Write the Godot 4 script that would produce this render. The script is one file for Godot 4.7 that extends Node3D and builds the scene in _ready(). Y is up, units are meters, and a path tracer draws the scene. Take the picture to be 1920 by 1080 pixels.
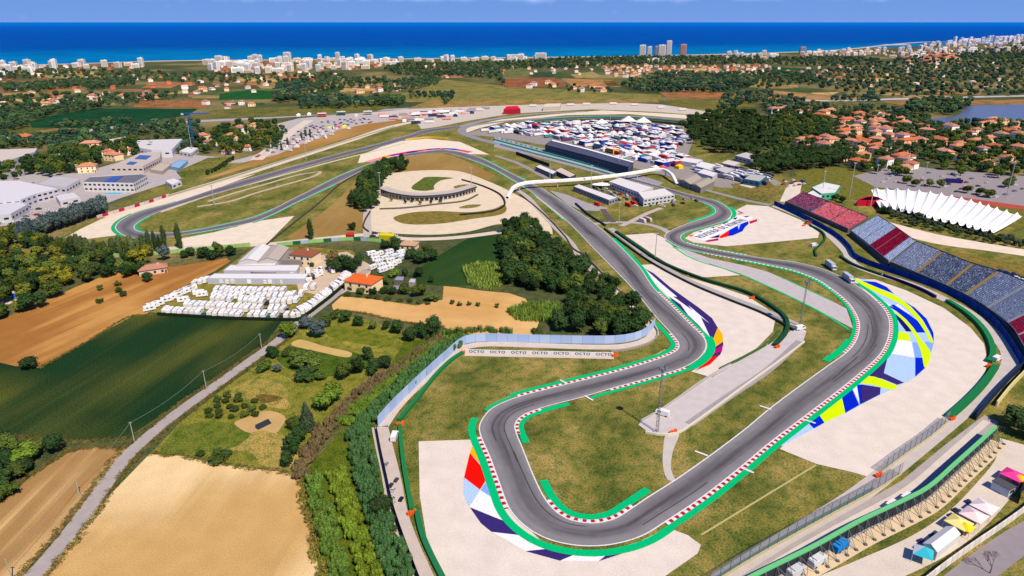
extends Node3D
# An aerial view of a motor-racing circuit near the sea. The setting is one flat plain (y = 0) with a hill far off.
# A pixel of the photograph only gives a direction; every thing stands where that direction meets the ground (or its own height).

const CAM_H := 140.0
const FOC := 1280.0
const PITCH := 0.37341478
var rng := RandomNumberGenerator.new()
var M := {}
var counts := {}
var noise := FastNoiseLite.new()
var noise_b := FastNoiseLite.new()

# ---------------------------------------------------------------- positions
func G(u: float, v: float, h := 0.0) -> Vector3:
	var x := (u - 960.0) / FOC
	var y := (540.0 - v) / FOC
	var c := cos(-PITCH)
	var s := sin(-PITCH)
	var yy := y * c + s
	var zz := y * s - c
	var t := (h - CAM_H) / yy
	return Vector3(x * t, h, zz * t)

func g2(u: float, v: float, h := 0.0) -> Vector2:
	var p := G(u, v, h)
	return Vector2(p.x, p.z)

func hill(x: float, z: float) -> float:
	var a := Vector2((x - 3300.0) / 1100.0, (z + 3900.0) / 620.0).length_squared()
	var b := Vector2((x - 1900.0) / 500.0, (z + 2500.0) / 260.0).length_squared()
	return 62.0 * exp(-a) + 14.0 * exp(-b)

func on_land(u: float, v: float) -> Vector3:
	var p := G(u, v)
	for k in 6:
		p = G(u, v, hill(p.x, p.z))
	return p

# list of pixel pairs -> ground polyline
func gp(a: Array, h := 0.0) -> PackedVector2Array:
	var o := PackedVector2Array()
	for i in range(0, a.size(), 2):
		o.append(g2(a[i], a[i + 1], h))
	return o

func catmull(p: PackedVector2Array, step: float, closed := false) -> PackedVector2Array:
	var o := PackedVector2Array()
	var n := p.size()
	var segs := n if closed else n - 1
	for i in segs:
		var p1 := p[i]
		var p2 := p[(i + 1) % n]
		var p0 := p[(i - 1 + n) % n] if (closed or i > 0) else p1 * 2.0 - p2
		var p3 := p[(i + 2) % n] if (closed or i + 2 < n) else p2 * 2.0 - p1
		# centripetal form keeps the curve from overshooting at uneven spacing
		var t1 := maxf(sqrt(p0.distance_to(p1)), 0.05)
		var t2 := t1 + maxf(sqrt(p1.distance_to(p2)), 0.05)
		var t3 := t2 + maxf(sqrt(p2.distance_to(p3)), 0.05)
		var k := maxi(1, int(ceil(p1.distance_to(p2) / step)))
		for j in k:
			var t := lerpf(t1, t2, float(j) / k)
			var a1 := p0 * ((t1 - t) / t1) + p1 * (t / t1)
			var a2 := p1 * ((t2 - t) / (t2 - t1)) + p2 * ((t - t1) / (t2 - t1))
			var a3 := p2 * ((t3 - t) / (t3 - t2)) + p3 * ((t - t2) / (t3 - t2))
			var b1 := a1 * ((t2 - t) / t2) + a2 * (t / t2)
			var b2 := a2 * ((t3 - t) / (t3 - t1)) + a3 * ((t - t1) / (t3 - t1))
			o.append(b1 * ((t2 - t) / (t2 - t1)) + b2 * ((t - t1) / (t2 - t1)))
	if not closed:
		o.append(p[n - 1])
	return o

func even(p: PackedVector2Array, step: float) -> PackedVector2Array:
	var o := PackedVector2Array([p[0]])
	var left := step
	for i in range(1, p.size()):
		var a := p[i - 1]
		var d := a.distance_to(p[i])
		while d >= left and d > 0.0:
			a = a.move_toward(p[i], left)
			d -= left
			o.append(a)
			left = step
		left -= d
	if o[o.size() - 1].distance_to(p[p.size() - 1]) > step * 0.3:
		o.append(p[p.size() - 1])
	return o

func nearest(p: PackedVector2Array, q: Vector2) -> int:
	var b := 0
	var d := 1e12
	for i in p.size():
		var e := p[i].distance_squared_to(q)
		if e < d:
			d = e
			b = i
	return b

func v3(p: Vector2, y := 0.0) -> Vector3:
	return Vector3(p.x, y, p.y)

# ---------------------------------------------------------------- colours
# A colour as it reads in sunlight in the photograph -> the base colour (linear) that gives it
func A(r: int, g: int, b: int, k := 0.80) -> Color:
	var c := Color(r / 255.0, g / 255.0, b / 255.0).srgb_to_linear()
	return Color(c.r * k, c.g * k, c.b * k)

func jit(c: Color, amount: float) -> Color:
	var k := 1.0 + rng.randf_range(-amount, amount)
	return Color(c.r * k, c.g * k * (1.0 + rng.randf_range(-amount, amount) * 0.3), c.b * k)

# ---------------------------------------------------------------- mesh collector
class MB:
	var v := PackedVector3Array()
	var n := PackedVector3Array()
	var c := PackedColorArray()
	func tri(p: Vector3, q: Vector3, r: Vector3, nn: Vector3, col: Color) -> void:
		var f := (q - p).cross(r - p)
		v.append(p)
		if f.dot(nn) > 0.0:
			v.append(r); v.append(q)
		else:
			v.append(q); v.append(r)
		for k in 3:
			n.append(nn); c.append(col)
	func tri_c(p: Vector3, q: Vector3, r: Vector3, nn: Vector3, c1: Color, c2: Color, c3: Color) -> void:
		var f := (q - p).cross(r - p)
		v.append(p); c.append(c1)
		if f.dot(nn) > 0.0:
			v.append(r); v.append(q); c.append(c3); c.append(c2)
		else:
			v.append(q); v.append(r); c.append(c2); c.append(c3)
		for k in 3:
			n.append(nn)
	func quad(p: Vector3, q: Vector3, r: Vector3, s: Vector3, col: Color, hint := Vector3.UP) -> void:
		var f := (q - p).cross(r - p) + (r - p).cross(s - p)
		if f.length_squared() < 1e-14:
			return
		f = f.normalized()
		if f.dot(hint) < 0.0:
			f = -f
		tri(p, q, r, f, col)
		tri(p, r, s, f, col)
	func box(o: Vector3, size: Vector3, col: Color, b := Basis(), top := Color(-1, 0, 0)) -> void:
		var h := size * 0.5
		var x := b.x * h.x
		var y := b.y * h.y
		var z := b.z * h.z
		quad(o + x - y - z, o + x + y - z, o + x + y + z, o + x - y + z, col, b.x)
		quad(o - x - y - z, o - x + y - z, o - x + y + z, o - x - y + z, col, -b.x)
		quad(o - x + y - z, o + x + y - z, o + x + y + z, o - x + y + z, col if top.r < 0.0 else top, b.y)
		quad(o - x - y - z, o + x - y - z, o + x - y + z, o - x - y + z, col, -b.y)
		quad(o - x - y + z, o + x - y + z, o + x + y + z, o - x + y + z, col, b.z)
		quad(o - x - y - z, o + x - y - z, o + x + y - z, o - x + y - z, col, -b.z)
	func bar(p: Vector3, q: Vector3, r1: float, r2: float, k: int, col: Color) -> void:
		var d := (q - p).normalized()
		var s := d.cross(Vector3.UP if absf(d.y) < 0.9 else Vector3.RIGHT).normalized()
		var t := d.cross(s)
		for i in k:
			var a := TAU * i / k
			var e := TAU * (i + 1) / k
			var u := s * cos(a) + t * sin(a)
			var w := s * cos(e) + t * sin(e)
			quad(p + u * r1, p + w * r1, q + w * r2, q + u * r2, col, (u + w))
		for i in range(1, k - 1):
			var a0 := s
			var a1 := s * cos(TAU * i / k) + t * sin(TAU * i / k)
			var a2 := s * cos(TAU * (i + 1) / k) + t * sin(TAU * (i + 1) / k)
			tri(q + a0 * r2, q + a1 * r2, q + a2 * r2, d, col)
	# an outline (seen from above) raised from y0 to y1; the top may have its own colour
	func prism(p: PackedVector2Array, y0: float, y1: float, wall: Color, top: Color, with_top := true) -> void:
		var mid := Vector2()
		for q in p:
			mid += q / p.size()
		var area := 0.0
		for i in p.size():
			area += p[i].cross(p[(i + 1) % p.size()])
		var sg := 1.0 if area > 0.0 else -1.0
		for i in p.size():
			var a := p[i]
			var b := p[(i + 1) % p.size()]
			var e := (b - a)
			var out := Vector3(e.y * sg, 0, -e.x * sg)
			quad(Vector3(a.x, y0, a.y), Vector3(b.x, y0, b.y), Vector3(b.x, y1, b.y), Vector3(a.x, y1, a.y), wall, out)
		if with_top:
			sheet(p, y1, top)
	func sheet(p: PackedVector2Array, y: float, col: Color) -> void:
		var t := Geometry2D.triangulate_polygon(p)
		for i in range(0, t.size(), 3):
			var a := p[t[i]]
			var b := p[t[i + 1]]
			var d := p[t[i + 2]]
			tri(Vector3(a.x, y, a.y), Vector3(b.x, y, b.y), Vector3(d.x, y, d.y), Vector3.UP, col)
	func mesh(m: Material = null) -> ArrayMesh:
		var arr := []
		arr.resize(Mesh.ARRAY_MAX)
		arr[Mesh.ARRAY_VERTEX] = v
		arr[Mesh.ARRAY_NORMAL] = n
		arr[Mesh.ARRAY_COLOR] = c
		var o := ArrayMesh.new()
		if v.size() > 0:
			o.add_surface_from_arrays(Mesh.PRIMITIVE_TRIANGLES, arr)
			if m:
				o.surface_set_material(0, m)
		return o

# ---------------------------------------------------------------- nodes
func numbered(called: String) -> String:
	var k: int = counts.get(called, 0)
	counts[called] = k + 1
	return called if k == 0 else "%s_%03d" % [called, k]

func tag(o: Node, label: String, category: String, group := "") -> Node:
	o.set_meta("label", label)
	o.set_meta("category", category)
	if group != "":
		o.set_meta("group", group)
	return o

func thing(called: String, label: String, category: String, at := Vector3.ZERO, turn := 0.0, group := "") -> Node3D:
	var o := Node3D.new()
	o.name = numbered(called)
	add_child(o)
	o.position = at
	o.rotation.y = turn
	tag(o, label, category, group)
	return o

func part(called: String, mb, mat: Material, parent: Node) -> MeshInstance3D:
	var o := MeshInstance3D.new()
	o.name = called
	o.mesh = mb.mesh(mat) if mb is MB else mb
	if not (mb is MB) and mat:
		o.material_override = mat
	parent.add_child(o, true)
	return o

func single(called: String, mb: MB, mat: Material, label: String, category: String, group := "") -> MeshInstance3D:
	var o := MeshInstance3D.new()
	o.name = numbered(called)
	o.mesh = mb.mesh(mat)
	add_child(o)
	tag(o, label, category, group)
	return o

func struct(called: String, mb: MB, mat: Material) -> MeshInstance3D:
	var o := MeshInstance3D.new()
	o.name = numbered(called)
	o.mesh = mb.mesh(mat)
	o.set_meta("kind", "structure")
	add_child(o)
	return o

func copy_of(src: Node3D, called: String, at: Vector3, turn: float, scale_by := Vector3.ONE, label := "", group := "") -> Node3D:
	var o: Node3D = src.duplicate()
	o.name = numbered(called)
	add_child(o)
	o.transform = Transform3D(Basis(Vector3.UP, turn) * Basis.from_scale(scale_by), at)
	if label != "":
		o.set_meta("label", label)
	if group != "":
		o.set_meta("group", group)
	return o

# ---------------------------------------------------------------- materials
func ntex(size: int, freq: float, octaves: int, stops: Array, sd: int, kind := FastNoiseLite.TYPE_SIMPLEX_SMOOTH, normal := false) -> NoiseTexture2D:
	var f := FastNoiseLite.new()
	f.seed = sd
	f.noise_type = kind
	f.frequency = freq
	f.fractal_octaves = octaves
	var t := NoiseTexture2D.new()
	t.width = size
	t.height = size
	t.seamless = true
	t.seamless_blend_skirt = 0.25
	t.noise = f
	if normal:
		t.as_normal_map = true
		t.bump_strength = 6.0
	else:
		var g := Gradient.new()
		var offs := PackedFloat32Array()
		var cols := PackedColorArray()
		for s in stops:
			offs.append(s[0])
			cols.append(s[1])
		g.offsets = offs
		g.colors = cols
		t.color_ramp = g
	return t

func grey(x: float) -> Color:
	return Color(x, x, x)

# vertex-coloured surface: coarse and fine grain of the stuff itself, laid over world coordinates
func ground_mat(coarse: Texture2D, tile: float, fine: Texture2D, fine_tile: float, rough := 0.95) -> StandardMaterial3D:
	var m := StandardMaterial3D.new()
	m.vertex_color_use_as_albedo = true
	m.roughness = rough
	m.metallic_specular = 0.15
	if coarse:
		m.albedo_texture = coarse
		m.uv1_triplanar = true
		m.uv1_world_triplanar = true
		m.uv1_scale = Vector3.ONE / tile
	if fine:
		m.detail_enabled = true
		m.detail_albedo = fine
		m.detail_blend_mode = BaseMaterial3D.BLEND_MODE_MUL
		m.detail_uv_layer = BaseMaterial3D.DETAIL_UV_2
		m.uv2_triplanar = true
		m.uv2_world_triplanar = true
		m.uv2_scale = Vector3.ONE / fine_tile
	return m

func plain_mat(rough: float, spec := 0.3, metal := 0.0) -> StandardMaterial3D:
	var m := StandardMaterial3D.new()
	m.vertex_color_use_as_albedo = true
	m.roughness = rough
	m.metallic_specular = spec
	m.metallic = metal
	return m

func make_materials() -> void:
	var soft := ntex(1024, 0.006, 5, [[0.0, grey(0.93)], [0.5, grey(0.965)], [1.0, grey(1.0)]], 3)
	var blotch := ntex(1024, 0.012, 5, [[0.2, Color(0.72, 0.80, 0.70)], [0.42, Color(0.88, 0.90, 0.82)], [0.6, Color(0.97, 0.93, 0.86)], [0.8, Color(1.0, 0.96, 0.90)]], 5)
	var grain := ntex(512, 0.06, 4, [[0.1, grey(0.84)], [0.5, grey(0.94)], [0.9, grey(1.0)]], 8)
	var fine := ntex(512, 0.10, 3, [[0.0, grey(0.92)], [1.0, grey(1.0)]], 11)
	var tufts := ntex(1024, 0.035, 5, [[0.22, Color(0.66, 0.70, 0.62)], [0.42, Color(0.84, 0.86, 0.78)], [0.55, Color(0.93, 0.92, 0.88)], [0.75, Color(1.0, 0.97, 0.94)]], 12)
	M.grass = ground_mat(blotch, 70.0, tufts, 34.0)
	M.crop = ground_mat(soft, 140.0, tufts, 31.0)
	M.soil = ground_mat(soft, 75.0, grain, 17.0)
	var gravel := ntex(1024, 0.03, 5, [[0.2, grey(0.945)], [0.5, grey(0.98)], [0.8, grey(1.0)]], 31)
	var scuff := ntex(1024, 0.02, 5, [[0.15, grey(0.84)], [0.4, grey(0.97)], [1.0, grey(1.0)]], 37)
	M.sand = ground_mat(soft, 60.0, gravel, 26.0)
	M.land = ground_mat(blotch, 420.0, tufts, 160.0)
	M.asphalt = ground_mat(soft, 33.0, fine, 5.0, 0.8)
	M.concrete = ground_mat(soft, 41.0, grain, 12.0, 0.9)
	M.paint = ground_mat(scuff, 17.0, fine, 2.0, 0.7)
	M.wall = ground_mat(null, 1.0, fine, 3.0, 0.85)
	M.roof = ground_mat(grain, 6.0, fine, 1.3, 0.9)
	M.metal = plain_mat(0.45, 0.5, 0.35)
	M.plain = plain_mat(0.7, 0.3)
	M.cloth = plain_mat(0.85, 0.2)
	M.gloss = plain_mat(0.25, 0.5)
	M.dull = plain_mat(0.95, 0.1)
	var lf := plain_mat(0.7, 0.2)
	lf.backlight = Color(0.22, 0.26, 0.12)
	M.leaf = lf
	M.bark = plain_mat(0.95, 0.1)
	var sea := ground_mat(ntex(1024, 0.01, 4, [[0.2, grey(0.90)], [0.8, grey(1.0)]], 21), 2600.0, ntex(512, 0.05, 4, [[0.2, grey(0.90)], [0.8, grey(1.0)]], 22), 300.0, 0.75)
	sea.metallic_specular = 0.04
	M.sea = sea
	var lake := plain_mat(0.3, 0.25)
	M.lake = lake
	var pane := StandardMaterial3D.new()
	pane.albedo_color = Color(0.10, 0.13, 0.17)
	pane.roughness = 0.12
	pane.metallic_specular = 0.6
	M.window = pane
	var net := StandardMaterial3D.new()
	net.transparency = BaseMaterial3D.TRANSPARENCY_ALPHA
	net.albedo_color = Color(0.45, 0.50, 0.55, 0.45)
	net.roughness = 0.8
	M.net = net

# ---------------------------------------------------------------- the scene
func _ready() -> void:
	rng.seed = 20210919
	noise.seed = 7
	noise.frequency = 0.02
	noise.fractal_octaves = 4
	noise_b.seed = 19
	noise_b.frequency = 0.11
	noise_b.fractal_octaves = 3
	set_camera_and_light()
	make_materials()
	build_land()
	build_fields()
	build_track()
	build_paint()
	build_circuit_furniture()
	build_grandstands()
	build_bridge_and_buildings()
	build_paddock()
	build_camp()
	build_farm_and_left()
	build_houses()
	build_far_town()
	build_trees()
	build_corner()
	build_details()

func set_camera_and_light() -> void:
	var cam := Camera3D.new()
	cam.name = "camera"
	cam.position = Vector3(0, CAM_H, 0)
	cam.rotation.x = -PITCH
	cam.fov = rad_to_deg(2.0 * atan(540.0 / FOC))
	cam.near = 1.0
	cam.far = 120000.0
	add_child(cam)
	cam.current = true
	var sun := DirectionalLight3D.new()
	sun.name = "sun"
	sun.light_energy = 1.5
	sun.light_color = Color(1.0, 0.945, 0.85)
	sun.light_angular_distance = 0.55
	sun.shadow_enabled = true
	add_child(sun)
	sun.look_at_from_position(Vector3.ZERO, Vector3(-11.0, -26.0, -16.6))
	var sky_m := ProceduralSkyMaterial.new()
	sky_m.sky_top_color = Color(0.19, 0.35, 0.66)
	sky_m.sky_horizon_color = Color(0.40, 0.545, 0.785)
	sky_m.sky_curve = 0.12
	sky_m.ground_bottom_color = Color(0.40, 0.545, 0.785)
	sky_m.ground_horizon_color = Color(0.40, 0.545, 0.785)
	sky_m.sun_angle_max = 2.0
	sky_m.sky_cover = clouds()
	sky_m.sky_cover_modulate = Color(1, 0.97, 0.96, 0.40)
	var sky := Sky.new()
	sky.sky_material = sky_m
	var env := Environment.new()
	env.background_mode = Environment.BG_SKY
	env.sky = sky
	env.ambient_light_source = Environment.AMBIENT_SOURCE_SKY
	env.tonemap_mode = Environment.TONE_MAPPER_LINEAR
	env.tonemap_exposure = 1.36
	env.sdfgi_enabled = true
	env.ssao_enabled = true
	env.ssil_enabled = true
	var w := WorldEnvironment.new()
	w.name = "environment"
	w.environment = env
	add_child(w)

# fair-weather cumulus: a low bank above the horizon all round and loose puffs higher up
func clouds() -> ImageTexture:
	var f := FastNoiseLite.new()
	f.seed = 4
	f.frequency = 0.9
	f.fractal_octaves = 5
	var im := Image.create(2048, 1024, false, Image.FORMAT_RGBA8)
	im.fill(Color(1, 1, 1, 0))
	for y in range(150, 512):
		var el := PI * (0.5 - (y + 0.5) / 1024.0)
		var stretch := 1.0 / maxf(sin(el), 0.02)
		for x in 2048:
			var az := TAU * x / 2048.0
			var d: float
			if el < 0.16:
				d = f.get_noise_3d(cos(az) * 22.0, el * 60.0, sin(az) * 22.0) * 0.34 + 0.55 * smoothstep(0.020, 0.034, el) * (1.0 - smoothstep(0.05, 0.16, el)) - 0.16
			else:
				var r := minf(stretch, 30.0)
				d = f.get_noise_3d(cos(az) * r * 1.3, 3.0, sin(az) * r * 1.3) - 0.12
			var a := clampf(d * 2.0, 0.0, 1.0)
			if a > 0.004:
				im.set_pixel(x, y, Color(1, 1, 1, a))
	return ImageTexture.create_from_image(im)

# ---------------------------------------------------------------- land, sea, fields
var coast := PackedVector2Array()

func build_land() -> void:
	# the coast as the photograph shows it, carried on outside the frame
	coast = gp([-700, 131, -300, 127, 0, 122.5, 180, 118, 300, 114, 480, 112, 700, 110.5, 960, 107.5, 1200, 104.5, 1440, 99, 1560, 95.5, 1660, 90])
	coast.append(Vector2(3200, -4900))
	coast.append(Vector2(4600, -5900))
	coast.append(Vector2(7000, -7000))
	var cx := even(catmull(coast, 60.0), 60.0)
	# one sheet of land: rows from in front of the camera out to the coast, finer where it is near
	var mb := MB.new()
	var cols := 230
	var rows := 190
	var pts := []
	for j in rows + 1:
		var t := float(j) / rows
		var d := 60.0 * pow(62.0, t)
		var row := PackedVector3Array()
		for i in cols + 1:
			var a := (float(i) / cols - 0.5) * 2.0
			var x := a * (150.0 + d * 1.35)
			var z := -d
			# the land ends at the coast
			var far := -coast_z(cx, x)
			if d > far:
				z = -far
			row.append(Vector3(x, hill(x, z), z))
		pts.append(row)
	for j in rows:
		for i in cols:
			var p: Vector3 = pts[j][i]
			var q: Vector3 = pts[j][i + 1]
			var r: Vector3 = pts[j + 1][i + 1]
			var s: Vector3 = pts[j + 1][i]
			if absf(p.z - s.z) < 0.01 and absf(q.z - r.z) < 0.01:
				continue
			var cp := land_color(p)
			var cq := land_color(q)
			var cr := land_color(r)
			var cs := land_color(s)
			mb.tri_c(p, q, r, Vector3.UP, cp, cq, cr)
			mb.tri_c(p, r, s, Vector3.UP, cp, cr, cs)
	struct("ground", mb, M.grass)
	# sea, to the horizon
	var sb := MB.new()
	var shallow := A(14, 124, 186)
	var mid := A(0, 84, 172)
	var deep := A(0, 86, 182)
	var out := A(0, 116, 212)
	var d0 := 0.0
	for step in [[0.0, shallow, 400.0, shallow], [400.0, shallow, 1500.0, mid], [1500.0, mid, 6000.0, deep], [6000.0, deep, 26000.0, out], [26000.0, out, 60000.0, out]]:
		for i in cx.size() - 1:
			var p := cx[i] + Vector2(0, 4)
			var q := cx[i + 1] + Vector2(0, 4)
			var k: float = step[0]
			var l: float = step[2]
			var p0 := sea_pt(p, k)
			var q0 := sea_pt(q, k)
			var p1 := sea_pt(p, l)
			var q1 := sea_pt(q, l)
			sb.tri_c(p0, q0, q1, Vector3.UP, step[1], step[1], step[3])
			sb.tri_c(p0, q1, p1, Vector3.UP, step[1], step[3], step[3])
	struct("sea", sb, M.sea)
	# pale beach along the water
	var bb := MB.new()
	for i in cx.size() - 1:
		bb.quad(Vector3(cx[i].x, 0.3 + hill(cx[i].x, cx[i].y), cx[i].y), Vector3(cx[i + 1].x, 0.3 + hill(cx[i + 1].x, cx[i + 1].y), cx[i + 1].y), Vector3(cx[i + 1].x, 0.3 + hill(cx[i + 1].x, cx[i + 1].y), cx[i + 1].y + 55), Vector3(cx[i].x, 0.3 + hill(cx[i].x, cx[i].y), cx[i].y + 55), A(205, 190, 165))
	struct("beach", bb, M.sand)

func sea_pt(p: Vector2, d: float) -> Vector3:
	var k := 1.0 + d / 2600.0
	return Vector3(p.x * k, -0.6, p.y - d)

func coast_z(c: PackedVector2Array, x: float) -> float:
	if x <= c[0].x:
		return c[0].y
	for i in range(1, c.size()):
		if c[i].x >= x:
			return lerpf(c[i - 1].y, c[i].y, (x - c[i - 1].x) / maxf(c[i].x - c[i - 1].x, 0.01))
	return c[c.size() - 1].y

# the circuit's own grounds, where the grass is mown; the country round about is meadow, scrub and stubble
var grounds := PackedVector2Array()

func land_color(p: Vector3) -> Color:
	if grounds.is_empty():
		grounds = gp([560, 1160, 700, 800, 860, 640, 1180, 640, 1100, 480, 950, 420, 700, 440, 520, 462, 110, 472, 100, 450, 330, 330, 700, 225, 900, 205, 1350, 200, 1345, 235, 1290, 262, 1480, 335, 1500, 330, 1750, 350, 2100, 400, 2100, 1160])
	if Geometry2D.is_point_in_polygon(Vector2(p.x, p.z), grounds):
		var a := noise.get_noise_2d(p.x * 1.7, p.z * 1.5) * 0.5 + 0.5
		var b := noise_b.get_noise_2d(p.x * 0.8, p.z * 0.8)
		var c := A(124, 121, 68).lerp(A(156, 139, 92), clampf((a - 0.5) * 4.0 + b * 1.0, 0.0, 1.0)).lerp(A(88, 98, 52), clampf((0.48 - a) * 4.0 - b * 1.0, 0.0, 1.0))
		return Color(c.r * 1.36, c.g * 1.4, c.b * 1.38)
	var e := noise.get_noise_2d(p.x * 0.21 + 90.0, p.z * 0.21) * 0.5 + 0.5
	var m := A(90, 96, 70).lerp(A(150, 134, 102), clampf((e - 0.5) * 4.0, 0.0, 1.0)).lerp(A(72, 86, 64), clampf((0.46 - e) * 4.0, 0.0, 1.0))
	return Color(m.r * 1.3, m.g * 1.3, m.b * 1.3)

# a flat sheet laid on the ground; px is a list of pixel pairs along its outline
func sheet(called: String, px: Array, y: float, mat: Material, col: Color, curved := 0.0, k := 1.2) -> MeshInstance3D:
	var p := gp(px)
	if curved > 0.0:
		p = catmull(p, curved, true)
	var mb := MB.new()
	mb.sheet(p, y, Color(col.r * k, col.g * k, col.b * k))
	return struct(called, mb, mat)

# a field whose soil or crop runs in rows: strips along a direction, each of its own tone
func field(called: String, px: Array, y: float, mat: Material, col: Color, alt: Color, along: Vector2, row: float, vary: float, sd: int, k := 1.2, stripe := 0.25) -> MeshInstance3D:
	var p := gp(px)
	var d := along.normalized()
	var nrm := Vector2(-d.y, d.x)
	var lo := 1e9
	var hi := -1e9
	var l0 := 1e9
	var l1 := -1e9
	for q in p:
		lo = minf(lo, q.dot(nrm)); hi = maxf(hi, q.dot(nrm))
		l0 = minf(l0, q.dot(d)); l1 = maxf(l1, q.dot(d))
	var mb := MB.new()
	var f := FastNoiseLite.new()
	f.seed = sd
	f.frequency = 0.012
	f.fractal_octaves = 4
	var cell := row * 9.0
	var a := lo
	while a < hi:
		var e := minf(a + row, hi)
		var b := l0
		while b < l1:
			var g := minf(b + cell, l1)
			var pieces := Geometry2D.intersect_polygons(p, PackedVector2Array([nrm * a + d * b, nrm * e + d * b, nrm * e + d * g, nrm * a + d * g]))
			for piece in pieces:
				var t := Geometry2D.triangulate_polygon(piece)
				for i in range(0, t.size(), 3):
					var cs := []
					for w in 3:
						var q: Vector2 = piece[t[i + w]]
						var s := f.get_noise_2d(q.dot(d) * 0.7, q.dot(nrm) * 1.1) * 1.1 + f.get_noise_2d(q.dot(d) * 0.3 + 300.0, a * 9.0) * stripe
						var cc := col.lerp(alt, clampf(0.35 + s * vary, 0.0, 1.0))
						cs.append(Color(cc.r * k, cc.g * k, cc.b * k))
					mb.tri_c(v3(piece[t[i]], y), v3(piece[t[i + 1]], y), v3(piece[t[i + 2]], y), Vector3.UP, cs[0], cs[1], cs[2])
			b = g
		a = e
	return struct(called, mb, mat)

# a road or strip of constant width along a curve
func ribbon(called: String, px: Array, width: float, y: float, mat: Material, col: Color, k := 1.15) -> MeshInstance3D:
	var c := even(catmull(gp(px), 6.0), 6.0)
	var mb := MB.new()
	add_strip(mb, c, -width * 0.5, width * 0.5, y, Color(col.r * k, col.g * k, col.b * k))
	return struct(called, mb, mat)

func normals_of(c: PackedVector2Array) -> PackedVector2Array:
	var o := PackedVector2Array()
	for i in c.size():
		var d := (c[mini(i + 1, c.size() - 1)] - c[maxi(i - 1, 0)]).normalized()
		o.append(Vector2(-d.y, d.x))
	return o

func add_strip(mb: MB, c: PackedVector2Array, from_off: float, to_off: float, y: float, col: Color) -> void:
	var n := normals_of(c)
	for i in c.size() - 1:
		mb.quad(v3(c[i] + n[i] * from_off, y), v3(c[i + 1] + n[i + 1] * from_off, y), v3(c[i + 1] + n[i + 1] * to_off, y), v3(c[i] + n[i] * to_off, y), col)

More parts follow.
